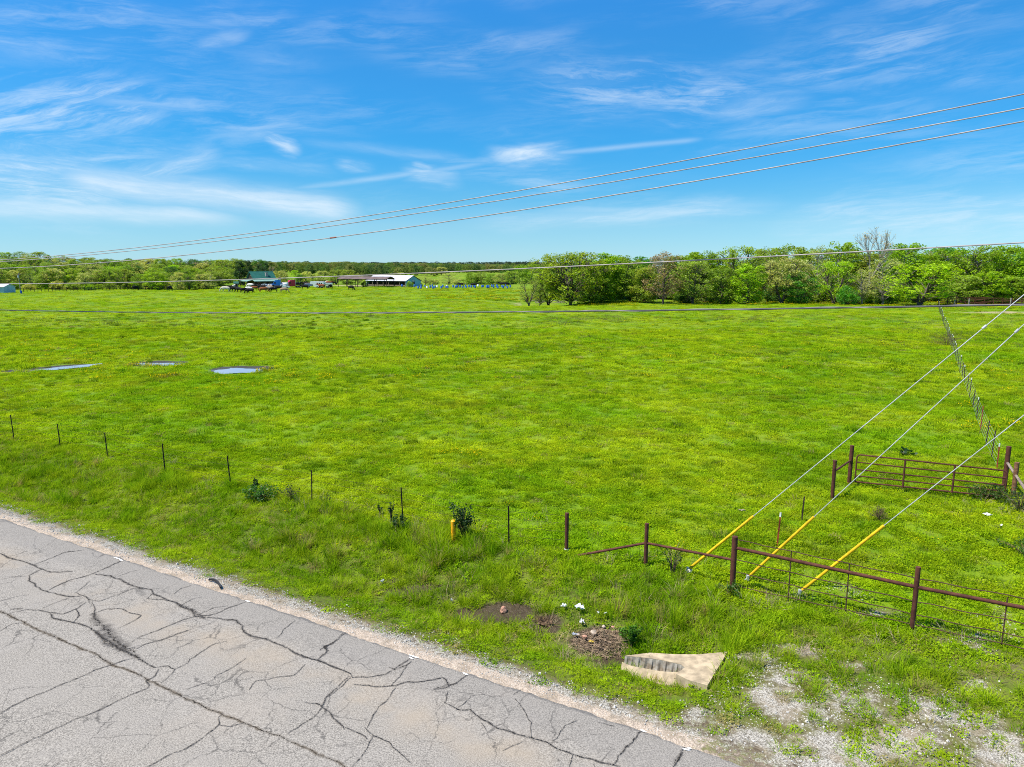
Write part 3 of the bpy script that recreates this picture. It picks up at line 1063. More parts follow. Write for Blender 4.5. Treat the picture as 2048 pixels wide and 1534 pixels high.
def noise2(x, y, s, seed=0):
    """cheap smooth value noise for placing things"""
    rng = np.random.default_rng(seed)
    g = rng.random((64, 64))
    u, v = x * s, y * s
    i, j = np.floor(u).astype(int), np.floor(v).astype(int)
    fu, fv = u - i, v - j
    fu, fv = fu * fu * (3 - 2 * fu), fv * fv * (3 - 2 * fv)
    a = g[i % 64, j % 64] * (1 - fu) + g[(i + 1) % 64, j % 64] * fu
    b = g[i % 64, (j + 1) % 64] * (1 - fu) + g[(i + 1) % 64, (j + 1) % 64] * fu
    return a * (1 - fv) + b * fv


def sample_view(y0, y1, density, margin=9.0):
    half = 0.75
    area = (y1 - y0) * 2 * (half * (y0 + y1) / 2 + margin)
    n = int(area * density)
    out = []
    while len(out) < 1 or sum(len(o[0]) for o in out) < n:
        y = RNG.uniform(y0, y1, n)
        x = RNG.uniform(-1, 1, n) * (half * y1 + margin)
        ok = np.abs(x) < half * y + margin
        out.append((x[ok], y[ok]))
    x = np.concatenate([o[0] for o in out])[:n]
    y = np.concatenate([o[1] for o in out])[:n]
    return x, y


APRON = [at_z(1243, 1306, -.3), at_z(1300, 1299, -.24), at_z(1460, 1297, -.03), at_z(1445, 1327, -.03), at_z(1416, 1366, -.02), at_z(1374, 1354, -.1), at_z(1345, 1342, -.16), at_z(1280, 1326, -.3)]
DEBRIS = hit(1205, 1290)


def common_keep(x, y):
    d = dist(x, y)
    edge = d + 0.5 * (noise2(x, y, 1.3, 5) - 0.5)
    keep = edge > 0.66
    thin = sm(edge, 0.60, 1.6)
    keep &= RNG.random(len(x)) < 0.25 + 0.75 * thin
    gmask = gravel_mask(x, y) + 0.7 * (noise2(x, y, 1.6, 9) - 0.5) + 0.3 * (noise2(x, y, 6, 3) - 0.5)
    keep &= RNG.random(len(x)) > 0.80 * sm(gmask, 0.34, 0.70)
    mm = mud_mask(x, y) + 0.5 * (noise2(x, y, 2.2, 4) - 0.5)
    keep &= RNG.random(len(x)) > 0.97 * sm(mm, 0.36, 0.62)
    bm = bare_mask(x, y)
    keep &= RNG.random(len(x)) > 0.9 * sm(bm, 0.35, 0.6)
    keep &= ~in_poly(x, y, [(p.x, p.y) for p in APRON])
    for (px, py, a, b, r) in PUDDLES:
        cx = (x - px) * math.cos(r) + (y - py) * math.sin(r)
        cy = -(x - px) * math.sin(r) + (y - py) * math.cos(r)
        keep &= (((cx / (a * 1.15)) ** 2 + ((cy - 0.60 * b) / (b * 1.85)) ** 2) > 1) | ((RNG.random(len(x)) < 0.10) & ((cx / a) ** 2 + (cy / b) ** 2 > 0.45))
    keep &= ((x - DEBRIS.x) / 0.55) ** 2 + ((y - DEBRIS.y) / 0.4) ** 2 > 1
    return keep


def pack(x, y, smin, smax, tilt=0.15, flat=1.0):
    n = len(x)
    z = terrain(x, y) - 0.01
    rot = np.stack([RNG.normal(0, tilt, n), RNG.normal(0, tilt, n), RNG.uniform(0, 6.283, n)], 1)
    s = RNG.uniform(smin, smax, n)
    return np.stack([x, y, z], 1), rot, np.stack([s, s, s * flat], 1)


# verge: long grass in the ditch
x, y = sample_view(10, 62, 26)
d = dist(x, y)
ok = (d > 0.45) & (d < 7.2) & common_keep(x, y)
fade = 1 - sm(d + 1.6 * (noise2(x, y, 0.5, 2) - 0.5), 5.6, 6.8)
ok &= RNG.random(len(x)) < fade
s_ = along(x, y)
x, y = x[ok], y[ok]
d = dist(x, y)
s_ = along(x, y)
P_, R_, S_ = pack(x, y, 0.65, 1.25, 0.2)
hk = 0.30 + 0.48 * sm(d, 1.2, 2.6)
hk *= 1 - 0.45 * sm(s_, -3.2, -1.0) * (1 - np.exp(-((s_ - 0.2) / 1.6) ** 2 - ((d - 4.6) / 1.0) ** 2))
hk *= 0.55 + 0.9 * noise2(x, y, 0.9, 12)
tall = (noise2(x, y, 0.75, 51) * 0.6 + noise2(x, y, 2.0, 52) * 0.4 > 0.57) & (d > 2.0) & (d < 6.4) & (hk > 0.38) & (RNG.random(len(x)) < 0.5)
S_[:, 2] *= np.clip(hk, 0.25, 1.3)
S_[:, :2] *= np.clip(0.6 + 0.4 * hk, 0.5, 1.1)[:, None]
verge_protos = [tuft_mesh('tuft_%d' % i, 30, 0.16, 0.40, 0.16, 0.013, 0.9, M_BLADE, 100 + i) for i in range(4)]
verge_protos += [tuft_mesh('tall_clump_%d' % i, 60, 0.28, 0.62, 0.17, 0.015, 0.85, M_BLADE, 130 + i, 3) for i in range(2)]
verge_protos.append(clover_mesh('weed_tuft', 34, 0.17, 0.03, 0.16, 0.045, M_CLOVER, 120, 10, 0.25))
kinds = np.where(tall, 4 + RNG.integers(0, 2, len(x)), RNG.choice([0, 1, 2, 3, 6], len(x), p=[.21, .21, .21, .21, .16]))
scatter('verge_grass', verge_protos, P_, R_, S_, kinds, 'long green roadside grass filling the ditch between road and fence', 'grass')

# low leafy cover under the long grass
x, y = sample_view(10, 50, 15)
d = dist(x, y)
ok = (d > 0.45) & (d < 7.4) & common_keep(x, y)
x, y = x[ok], y[ok]
P_, R_, S_ = pack(x, y, 0.6, 1.05, 0.15)
scatter('ground_cover', [clover_mesh('cover_%d' % i, 70, 0.24, 0.01, 0.08, 0.030, M_BLADE, 160 + i, 26, 0.13) for i in range(3)], P_, R_, S_, RNG.integers(0, 3, len(x)), 'low leafy weeds and short grass covering the roadside verge', 'ground cover')

# pasture sward
field_protos = [clover_mesh('sward_%d' % i, 90, 0.26, 0.015, 0.10, 0.033, M_CLOVER, 140 + i, 18, 0.15) for i in range(4)]
field_protos.append(tuft_mesh('short_tuft', 34, 0.07, 0.17, 0.2, 0.013, 0.8, M_BLADE, 150))
field_protos.append(tuft_mesh('tussock', 50, 0.12, 0.24, 0.24, 0.016, 0.9, M_TUSSOCK, 151))
PP, RR, SS, KK = [], [], [], []
for (y0, y1, dens, s0, s1, flat) in ((14, 32, 20, 0.75, 1.25, 1.0), (32, 55, 9, 0.95, 1.6, 0.9), (55, 95, 3.4, 1.5, 2.6, 0.7), (95, 170, 0.9, 2.3, 4.0, 0.24), (170, 300, 0.22, 4.0, 7.0, 0.12)):
    x, y = sample_view(y0, y1, dens)
    d = dist(x, y)
    ok = (d + 1.2 * (noise2(x, y, 0.5, 2) - 0.5) > 5.8) & common_keep(x, y)
    ok &= ~((y > 150) & (x > 0) & (y > 156 - 0.0 * x))
    x, y = x[ok], y[ok]
    p, r, s = pack(x, y, s0, s1, 0.12, flat)
    clump = noise2(x, y, 0.8, 21)
    s[:, 2] *= 0.75 + 0.5 * noise2(x, y, 0.35, 22)
    k = RNG.choice(6, len(x), p=[.20, .20, .20, .20, .165, .035])
    dark = noise2(x, y, 0.45, 31) * 0.6 + noise2(x, y, 1.7, 32) * 0.4
    k = np.where((dark > 0.80) & (RNG.random(len(x)) < 0.6), 5, k)
    PP.append(p); RR.append(r); SS.append(s); KK.append(k)
scatter('pasture_grass', field_protos, np.concatenate(PP), np.concatenate(RR), np.concatenate(SS), np.concatenate(KK), 'short yellow-green clover sward covering the pasture', 'grass')


# dead grey-brown stems standing in loose patches
x, y = sample_view(16, 120, 1.1)
ok = (dist(x, y) > 5.5) & (noise2(x, y, 0.13, 61) * 0.6 + noise2(x, y, 0.5, 62) * 0.4 > 0.60) & ((y < 150) | (x < 0))
x, y = x[ok], y[ok]
P_, R_, S_ = pack(x, y, 0.7, 1.3, 0.2)
S_ *= (0.8 + sm(y, 40, 110) * 0.9)[:, None]
S_[:, 2] *= 0.8
M_DEAD = flat_leaf('dead_stem', (0.13, 0.105, 0.055), 0.2, 0.5)
scatter('dead_stems', [tuft_mesh('dead_stem_%d' % i, 14, 0.1, 0.34, 0.3, 0.010, 0.7, M_DEAD, 190 + i) for i in range(2)], P_, R_, S_, RNG.integers(0, 2, len(x)), 'loose patches of dead brown weed stems standing in the pasture', 'dead weeds')


# mounded tussocks, most of them in the wet left half
x, y = sample_view(30, 120, 0.07)
ok = (dist(x, y) > 8) & (RNG.random(len(x)) < 0.15 + 0.85 * (x < -0.1 * y)) & (noise2(x, y, 0.08, 71) > 0.40)
x, y = x[ok], y[ok]
P_, R_, S_ = pack(x, y, 0.6, 1.3, 0.1)
S_ *= (0.7 + sm(y, 50, 110) * 0.2)[:, None]
scatter('tussocks', [clover_mesh('mound_%d' % i, 240, 0.42, 0.10, 0.34, 0.05, M_TUSSOCK, 180 + i, 60, 0.36) for i in range(2)], P_, R_, S_, RNG.integers(0, 2, len(x)), 'dark green mounded tussocks dotted over the wet part of the pasture', 'tussocks')


# yellow wildflowers in patches
def flower_mesh(name, n, rad, hgt, size, seed, green=10):
    rng = random.Random(seed)
    mb = MB()
    for i in range(n):
        a = rng.uniform(0, 6.283)
        r = rad * math.sqrt(rng.random())
        c = Vector((r * math.cos(a), r * math.sin(a), hgt * rng.uniform(0.6, 1.15) * (1 - 0.35 * (r / rad) ** 2)))
        rot = Matrix.Rotation(rng.uniform(0, 6.283), 3, 'Z') @ Matrix.Rotation(rng.uniform(0, 0.8), 3, 'X')
        s = size * rng.uniform(0.6, 1.2)
        mb.add([rot @ Vector((math.cos(k * 1.2566) * s, math.sin(k * 1.2566) * s, 0)) + c for k in range(5)], [(0, 1, 2, 3, 4)], 0)
    for i in range(green):
        a = rng.uniform(0, 6.283)
        r = rad * math.sqrt(rng.random())
        la = rng.uniform(0, 6.283)
        x, y = r * math.cos(a), r * math.sin(a)
        h = hgt * rng.uniform(0.5, 1)
        w = 0.02
        mb.add([(x - math.sin(la) * w, y + math.cos(la) * w, 0), (x + math.sin(la) * w, y - math.cos(la) * w, 0), (x + math.cos(la) * .1, y + math.sin(la) * .1, h)], [(0, 1, 2)], 1)
    me = mb.mesh(name)
    me.materials.append(M_YELLOW)
    me.materials.append(M_TUSSOCK)
    return me


fl = [flower_mesh('flower_patch_%d' % i, 26, 0.42, 0.24, 0.028, 60 + i, 40) for i in range(2)] + [flower_mesh('flower_sprig', 5, 0.25, 0.16, 0.022, 66, 6)]
pts = []
for (u, v, ru, rv, n, s, kd) in [(470, 755, 1.0, 1.0, 5, 1.0, 0), (545, 742, 1.2, 1.4, 10, 1.1, 0), (540, 768, 1.8, 1.3, 10, 1.0, 0), (345, 754, 1.6, 0.9, 9, 1.1, 1), (215, 757, 1.1, 0.6, 5, 1.1, 0), (310, 733, 1.6, 0.8, 8, 1.1, 1),
                          (345, 735, 1.3, 0.8, 5, 1.0, 0), (270, 730, 1.0, 0.8, 4, 1.0, 0), (100, 692, 3.0, 2.0, 8, 1.2, 1), (155, 712, 1.5, 1.2, 4, 1.1, 0), (65, 682, 3, 2, 7, 1.2, 0), (40, 735, 3, 1.5, 6, 1, 1),
                          (180, 745, 2.0, 1.2, 6, 1.0, 0), (640, 755, 2.5, 1.2, 8, 0.9, 1), (655, 755, 1.0, 0.8, 5, 1.1, 0), (950, 905, 1.0, 0.8, 6, 0.8, 1), (575, 755, 1.5, 1.0, 5, 1.0, 0), (420, 782, 1.6, 1, 5, .8, 1),
                          (680, 685, 4, 4, 10, 1.0, 1), (590, 665, 6, 4, 9, 1.1, 0), (460, 770, 1.6, 0.9, 5, 0.9, 0), (150, 700, 5, 4, 14, 1.2, 0), (90, 725, 3, 1.5, 6, 1.1, 1)]:
    p = hit(u, v)
    for i in range(n):
        pts.append((p.x + RNG.normal(0, ru * 0.6), p.y + RNG.normal(0, rv * 0.6), s * RNG.uniform(0.7, 1.3), kd))
# loose flowers through the sward, thick bands by the far wood and below the barn
for (u0, u1, v0, v1, n, s0, s1) in [(850, 1080, 577, 600, 420, 1.5, 3.2), (1150, 2040, 604, 612, 520, 1.5, 3.0), (560, 900, 575, 600, 160, 1.3, 2.5), (100, 540, 580, 600, 70, 1.2, 2.2), (1880, 2047, 610, 640, 120, 1.0, 1.8),
                                    (1900, 2047, 700, 860, 60, .8, 1.4), (0, 2047, 620, 760, 200, 0.9, 1.5)]:
    for i in range(n):
        p = at_z(RNG.uniform(u0, u1), RNG.uniform(v0, v1), 0.0)
        if noise2(np.array([p.x]), np.array([p.y]), 0.09, 41)[0] > 0.42 or RNG.random() < 0.2:
            pts.append((p.x, p.y, RNG.uniform(s0, s1), RNG.integers(0, 2)))
for i in range(260):
    p = at_z(RNG.uniform(0, 2047), RNG.uniform(700, 1120), 0.0)
    if float(dist(p.x, p.y)) > 4:
        pts.append((p.x, p.y, RNG.uniform(0.6, 1.0), 2))
pts = np.array(pts)
n = len(pts)
P_ = np.stack([pts[:, 0], pts[:, 1], terrain(pts[:, 0], pts[:, 1])], 1)
R_ = np.stack([np.zeros(n), np.zeros(n), RNG.uniform(0, 6.28, n)], 1)
S_ = np.stack([pts[:, 2], pts[:, 2], np.minimum(pts[:, 2], 1.3)], 1)
scatter('wildflowers', fl, P_, R_, S_, pts[:, 3].astype(int), 'yellow buttercup flowers scattered in patches over the pasture', 'wildflowers')


# limestone chips on the shoulder and the gravel entrance
def chip_mesh(name, seed, n=14, rad=0.22, smin=0.006, smax=0.013):
    rng = random.Random(seed)
    mb = MB()
    for i in range(n):
        a = rng.uniform(0, 6.283)
        r = rad * math.sqrt(rng.random())
        c = Vector((r * math.cos(a), r * math.sin(a), 0.004))
        s = rng.uniform(smin, smax)
        rot = Matrix.Rotation(rng.uniform(0, 6.28), 3, 'Z')
        vs = []
        for (px, py, pz) in ((-1, -.8, -.3), (1, -.9, -.3), (.9, 1, -.3), (-.9, .8, -.3), (-.5, -.5, .7), (.6, -.4, .6), (.5, .6, .7), (-.5, .5, .5)):
            vs.append(rot @ (Vector((px, py, pz)) * s * rng.uniform(0.8, 1.2)) + c)
        mb.add(vs, [(4, 5, 6, 7), (0, 1, 5, 4), (1, 2, 6, 5), (2, 3, 7, 6), (3, 0, 4, 7)])
    me = mb.mesh(name)
    me.materials.append(M_STONE)
    return me


x, y = sample_view(9, 30, 30, 3)
d = dist(x, y)
gmk = gravel_mask(x, y) + 0.7 * (noise2(x, y, 1.6, 9) - 0.5)
ok = (d > 0.03) & ((d + 0.4 * (noise2(x, y, 1.5, 8) - .5) < 0.95) | (RNG.random(len(x)) < sm(gmk, 0.30, 0.60)))
x, y = x[ok], y[ok]
P_, R_, S_ = pack(x, y, 0.7, 1.4, 0.02)
scatter('gravel', [chip_mesh('chips_%d' % i, 80 + i) for i in range(3)] + [chip_mesh('chips_large', 90, 5, 0.3, 0.014, 0.028)], P_, R_, S_, RNG.choice(4, len(x), p=[.32, .32, .32, .04]),
        'pale limestone gravel on the road shoulder and the field entrance', 'gravel')

# dry stalks in the ditch
straw_protos = [tuft_mesh('dry_stalks_%d' % i, 16, 0.2, 0.5, 0.2, 0.010, 1.3, M_STRAW, 170 + i) for i in range(2)]
pts = []
for (u, v, a, b, n) in [(920, 1190, .5, .25, 12), (1090, 1055, .8, .5, 10), (1240, 1120, .8, .4, 10), (620, 1010, .8, .4, 10), (700, 1020, 1.2, .4, 10), (780, 1050, .5, .4, 8), (1030, 1110, 1.0, .5, 10), (1260, 1290, .8, .3, 10),
                        (1200, 1330, .8, .3, 16), (1100, 1240, .4, .3, 8), (540, 1098, .5, .3, 6), (1480, 1200, 1.2, .4, 14), (1560, 1215, .8, .3, 8), (1300, 1170, .8, .4, 8), (250, 930, 1.5, .6, 10), (420, 980, 1.5, .6, 10),
                        (2030, 1010, .9, .9, 26), (1360, 1125, 0.5, 0.4, 8), (1100, 1290, 0.6, 0.3, 8), (850, 1065, .8, .5, 8), (1760, 1290, 1.5, 0.3, 14)]:
    p = hit(u, v)
    for i in range(n):
        pts.append((p.x + RNG.normal(0, a), p.y + RNG.normal(0, b)))
pts = np.array(pts)
P_, R_, S_ = pack(pts[:, 0], pts[:, 1], 0.5, 1.0, 0.3)
scatter('dry_grass', straw_protos, P_, R_, S_, RNG.integers(0, 2, len(pts)), 'bleached dry grass stalks lying through the green verge', 'dry grass')


# ------------------------------------------------------------------ pipe fence, gates, posts
def rust_mat(name, a, b, rough=0.8):
    m, nt = new_mat(name)
    co = nt.n('ShaderNodeTexCoord', out=3)
    n1 = nt.noise(co, 5, 5, 0.65)
    n2 = nt.noise(co, 34, 3, 0.6)
    c = nt.mix(nt.ramp(n1, 0.35, 0.65), a, b)
    c = nt.mix(nt.m('MULTIPLY', nt.ramp(n2, 0.5, 0.7), 0.5), c, tuple(x * 0.45 for x in a))
    nt.out(principled(nt, c, rough, spec=0.25))
    return m


M_RUST = rust_mat('rusty_pipe', (0.075, 0.026, 0.018), (0.130, 0.048, 0.030))
M_RUST2 = rust_mat('rusty_rod', (0.070, 0.036, 0.024), (0.115, 0.062, 0.040))
M_TPOST = rust_mat('dark_post_steel', (0.030, 0.022, 0.018), (0.060, 0.038, 0.028))
M_RED = rust_mat('red_post_steel', (0.36, 0.060, 0.030), (0.24, 0.050, 0.030))
M_GALV = simple_mat('galvanised_wire', (0.46, 0.48, 0.50), 0.5, 0.15, 0.15, 3)
M_TIP = simple_mat('white_post_tip', (0.72, 0.72, 0.70), 0.7, var=0.1)
M_YGUARD = simple_mat('yellow_plastic', (0.74, 0.46, 0.010), 0.55, var=0.20, scale=5)
M_WOOD = simple_mat('grey_weathered_wood', (0.24, 0.19, 0.15), 0.9, var=0.4, scale=14)
M_POLEWOOD = simple_mat('brown_pole_wood', (0.20, 0.10, 0.05), 0.9, var=0.4, scale=9)
M_CONC = simple_mat('stained_concrete', (0.42, 0.335, 0.22), 0.9, var=0.30, scale=5)


def pipe_post(base, h, r, mb=None, lean=(0, 0)):
    mb = mb or MB()
    b = Vector(base) - Vector((0, 0, 0.3))
    t = Vector(base) + Vector((lean[0], lean[1], h))
    mb.tube([b, t], r, 12)
    return mb


def height_to(base, vtop):
    """height at which a post on `base` reaches photo row vtop"""
    lo, hi = 0.0, 6.0
    for _ in range(40):
        mid = (lo + hi) / 2
        p = Vector((base.x, base.y, base.z + mid))
        y = p.y * math.cos(PITCH) - (p.z - H) * math.sin(PITCH)
        zz = p.y * math.sin(PITCH) + (p.z - H) * math.cos(PITCH)
        v = 767 - F * zz / y
        if v > vtop:
            lo = mid
        else:
            hi = mid
    return lo


fence = empty('pipe_fence', hit(1465, 1180))
tag(fence, 'rusty pipe fence with brace posts and strand wires beside the gravel entrance', 'fence')
FO = fence.location.copy()
posts = []
for (u, vb, vt, r) in [(1133, 1103, 1026, 0.058), (1291, 1131, 1047, 0.058), (1464, 1182, 1073, 0.075), (1824, 1258, 1134, 0.055)]:
    b = hit(u, vb)
    posts.append((b, height_to(b, vt)))
    pipe_post(b - FO, posts[-1][1], r).build('post', M_RUST, fence, smooth=False)
# one more post further along, outside the frame, that carries the rail
step = (posts[3][0] - posts[2][0])
b5 = posts[3][0] + step * 1.0
b5.z = tz(b5.x, b5.y)
posts.append((b5, posts[3][1]))
pipe_post(b5 - FO, posts[4][1], 0.055).build('post', M_RUST, fence)


def on_post(i, frac):
    b, h = posts[i]
    return b + Vector((0, 0, h * frac)) - FO


def vfrac(i, v):
    b, h = posts[i]
    return height_to(b, v) / h


capm = MB()
capm.tube([posts[0][0] - FO + Vector((0, 0, -0.05)), posts[0][0] - FO + Vector((0, 0, 0.10))], 0.066, 12)
capm.build('footing', M_TIP, fence)
low = hit(1150, 1114) - FO
MB().tube([on_post(1, vfrac(1, 1086)), low + Vector((0, 0, 0.03))], 0.036, 10).build('brace', M_RUST, fence)
MB().tube([on_post(1, vfrac(1, 1086)), on_post(2, vfrac(2, 1120))], 0.036, 10).build('rail', M_RUST, fence)
f1, f2 = vfrac(2, 1095), vfrac(3, 1174)
MB().tube([on_post(2, f1), on_post(3, f2), on_post(4, f2)], 0.045, 12).build('rail', M_RUST, fence)
# strand rods, one mesh each
wires = [(1078, 1156), (1118, 1202), (1142, 1228), (1170, 1248)]
for a, b in wires:
    fa, fb = vfrac(2, a), vfrac(3, b)
    n = 12
    pts = []
    for i in range(n + 1):
        q = on_post(2, fa).lerp(on_post(3, fb), i / n)
        pts.append(q + Vector((0, -0.02, 0.012 * math.sin(i * 1.9))))
    for i in range(1, n + 1):
        q = on_post(3, fb).lerp(on_post(4, fb), i / n)
        pts.append(q + Vector((0, -0.02, 0.012 * math.sin(i * 1.7))))
    MB().tube(pts, 0.012, 6).build('rod', M_RUST2, fence)
# upright stays
for (seg, t) in ((2, 0.335), (2, 0.655), (3, 0.42), (3, 0.75)):
    f_lo = vfrac(2, 1186) if seg == 2 else 0.0
    top = on_post(seg, vfrac(2, 1076) if seg == 2 else 0.78).lerp(on_post(seg + 1, 0.80), t)
    b = posts[seg][0].lerp(posts[seg + 1][0], t) - FO
    b.z = tz(b.x + FO.x, b.y + FO.y) - FO.z - 0.1
    MB().tube([b, top], 0.014, 6).build('stay', M_RUST2, fence)

# gate with its hung frame
ga_l, ga_r = hit(1709, 972), hit(2008, 1003)
ga_l2, ga_r2 = ga_l.copy(), ga_r.copy()
gate = empty('pipe_gate', ga_l)
tag(gate, 'rusty five-bar pipe gate across the grass track, with two uprights', 'gate')
gh_l, gh_r = height_to(ga_l, 909), height_to(ga_r, 942)
GO = ga_l.copy()


def gpt(t, f):
    b = ga_l.lerp(ga_r, t)
    h = gh_l + (gh_r - gh_l) * t
    return b - GO + Vector((0, 0, h * f))


fr = MB()
rr = 0.16
loop = [gpt(0.0, 0.14), gpt(0.0, 0.90), gpt(0.006, 0.96), gpt(0.02, 1.0), gpt(0.5, 1.0), gpt(0.98, 1.0), gpt(0.994, 0.96), gpt(1.0, 0.90), gpt(1.0, 0.14), gpt(0.5, 0.14), gpt(0.0, 0.14)]
fr.tube(loop, 0.030, 8)
fr.build('frame', M_RUST, gate)
for f in (0.33, 0.53, 0.76):
    MB().tube([gpt(0.0, f), gpt(1.0, f)], 0.026, 8).build('bar', M_RUST, gate)
for t in (0.335, 0.665):
    MB().tube([gpt(t, 0.10), gpt(t, 1.02)], 0.034, 8).build('upright', M_RUST, gate)


# braced gate posts
def braced(name, label, p_short, p_tall, br, mats, radii, cat='gate post'):
    (us, vsb, vst), (ut, vtb, vtt) = p_short, p_tall
    bs, bt = hit(us, vsb), hit(ut, vtb)
    hs, ht = height_to(bs, vst), height_to(bt, vtt)
    e = empty(name, bt)
    tag(e, label, cat, 'braced posts beside the pipe gate')
    pipe_post(bt - bt, ht, radii[0]).build('post', mats[0], e)
    pipe_post(bs - bt, hs, radii[1]).build('short_post', mats[1], e)
    a = Vector((0, 0, ht * br[0]))
    b = bs - bt + Vector((0, 0, hs * br[1]))
    ext = b + (b - a) * br[2]
    MB().tube([a, ext], radii[2], 10).build('brace', mats[2], e)
    return e


braced('gate_post', 'tall rusty pipe gate post braced to a shorter pipe, gate hinge side', (1664, 999, 921), (1698, 968, 891), (0.62, 0.72, 0.0), (M_RUST, M_RUST, M_RUST), (0.075, 0.066, 0.036))
braced('gate_post', 'rusty pipe gate post with a grey wooden brace pole and stubby wooden post', (2026, 992, 925), (2008, 976, 893), (0.62, 0.63, 1.6), (M_RUST, M_POLEWOOD, M_WOOD), (0.085, 0.080, 0.050))


# steel T posts
def tpost_mesh(h, tip):
    mb = MB()
    w, t = 0.042, 0.012
    mb.box((0, 0, h / 2 - 0.15), (w, t, h + 0.3))
    mb.box((0, -0.018, h / 2 - 0.15), (t, 0.028, h + 0.3))
    for i in range(int(h / 0.12)):
        mb.box((0, 0.007, 0.1 + i * 0.12), (0.014, 0.008, 0.02))
    if tip:
        mb.box((0, 0, h - 0.06), (w + 0.006, t + 0.006, 0.135), mi=1)
        mb.box((0, -0.018, h - 0.06), (t + 0.006, 0.032, 0.135), mi=1)
    return mb


def wire_line(mb, pts, h, r):
    mb.tube([Vector((p.x, p.y, p.z + h + 0.01 * math.sin(3 * i))) for i, p in enumerate(pts)], r, 5, cap=False)
    return mb


rs = empty('wire_fence', hit(619 + 5, 1003))
tag(rs, 'sagging roadside barbed wire fence on thin dark steel posts along the ditch', 'fence')
RO = rs.location.copy()
line = []
for (u, vb, vt) in [(29, 880, 830), (121, 895, 848), (216, 914, 866), (331, 948, 887), (462, 975, 911), (624, 1006, 941), (806, 1048, 975), (1018, 1092, 1011)]:
    b = hit(u, vb)
    h = height_to(b, vt)
    line.append((b, h))
p0, p1 = line[0][0], line[1][0]
for i in range(1, 6):
    b = p0 + (p0 - p1).normalized() * 4.0 * i
    b.z = tz(b.x, b.y)
    line.insert(0, (b, 1.25))
for b, h in line:
    o = tpost_mesh(h, False).build('steel_post', M_TPOST, rs, b - RO)
    o.rotation_euler = (random.uniform(-.03, .03), random.uniform(-.05, .03), R(-29) + random.uniform(-.3, .3))
ends = [b for b, h in line] + [posts[0][0]]
for hh in (0.35, 0.62, 0.88, 1.12):
    wire_line(MB(), [b - RO for b in ends], hh, 0.0035).build('wire', M_RUST2, rs)

# cross fence running away to the wood
cf = empty('wire_fence', hit(1993, 939))
tag(cf, 'long wire fence with white-tipped steel posts running away to the wood', 'fence')
CO = cf.location.copy()
spec = [(1993, 939, 887, 'r', 1), (1982, 917, 861, 'd', 0), (1971, 891, 841, 'd', 0), (1960, 863, 812, 'o', 0), (1952.5, 841, 795, 'd', 1), (1945, 816, 779, 'd', 0), (1938, 798, 756, 'd', 1), (1933, 784, 746, 'd', 1),
        (1927.6, 770, 730, 'd', 1), (1923.5, 756, 726, 'd', 0), (1919, 745, 710, 'd', 1), (1915.5, 733, 706, 'd', 0)]
pl = []
for (u, vb, vt, c, tip) in spec:
    b = hit(u, vb)
    h = min(1.55, height_to(b, vt))
    pl.append(b)
    o = tpost_mesh(h, tip).build('steel_post', [{'r': M_RED, 'd': M_TPOST, 'o': M_RED}[c], M_TIP], cf, b - CO)
    o.rotation_euler = (random.uniform(-.05, .05), random.uniform(-.03, .07), R(30))
end = hit(1876, 613.5)
dirv = (end - pl[-1])
n = int(dirv.length / 3.1)
shared = [tpost_mesh(1.35, True).mesh('steel_post'), tpost_mesh(1.35, False).mesh('steel_post')]
for i in range(1, n + 1):
    b = pl[-1] if i == 0 else None
    q = hit(1915.5, 733) + dirv * (i / n)
    q.z = tz(q.x, q.y)
    pl.append(q)
    o = mesh_obj('steel_post', shared[0 if i % 3 != 1 else 1], [M_TPOST, M_TIP], cf, q - CO)
    o.rotation_euler = (random.uniform(-.06, .06), random.uniform(-.06, .06), R(30))
for hh in (0.2, 0.4, 0.6, 0.8, 1.0, 1.2):
    wire_line(MB(), [b - CO for b in pl], hh, 0.0028).build('wire', M_GALV, cf)
# single posts standing by the guys
for (u, vb, vt, mt, tip, lab) in [(1554, 1092, 1026, M_RED, True, 'orange-red steel post with a white tip beside the middle guy wire'), (1603, 1042, 993, M_TPOST, False, 'plain dark steel post standing alone above the middle guy guard')]:
    b = hit(u, vb)
    o = tpost_mesh(height_to(b, vt), tip).build('steel_post', [mt, M_TIP], None, b)
    o.rotation_euler = (0, 0.05, R(20))
    tag(o, lab, 'post')

# ------------------------------------------------------------------ overhead line
LD = 7.2                                              # distance of the line from the road edge
pole_xy = road_pt(0, LD)
s_pole = None
for s in np.arange(0, 20, 0.01):
    q = road_pt(s, LD)
    if q.x / q.y > (2500 - 1024) / F:
        s_pole = s
        break
PB = road_pt(s_pole, LD)
PB.z = tz(PB.x, PB.y)


def on_plane(u, v, d_off):
    dr = pix_dir(u, v)
    t = d_off / (NX * dr[0] + NY * dr[1])
    p = dr * t
    return along(p[0], p[1]), H + p[2]


WIRES = {
    'A': ([(0, 520), (130, 510), (376, 483), (700, 437), (1028, 383), (1400, 316), (1724, 250), (2048, 190)], 0.0),
    'B': ([(0, 524), (273, 498.5), (513, 474.5), (700, 445.5), (1050, 394), (1400, 333.5), (1724, 275), (2048, 216)], 0.75),
    'C': ([(0, 537), (294, 517), (649, 478), (700, 471), (1076, 415), (1400, 360.8), (1724, 302), (2048, 243)], -0.75),
    'D': ([(0, 567.5), (342, 563), (700, 551.5), (1050, 536.6), (1400, 520.7), (1724, 503), (2048, 485)], 0.0),
    'E': ([(0, 620), (342, 624.5), (700, 625.8), (1076, 624), (1400, 619.3), (1724, 615), (2048, 609)], 0.1),
}
s_c = along(PB.x, PB.y)
SOFF = s_pole - float(along(PB.x, PB.y))
wire_top = {}
M_ALU = simple_mat('grey_stranded_cable', (0.36, 0.33, 0.31), 0.6, 0.1, 0.2, 2)
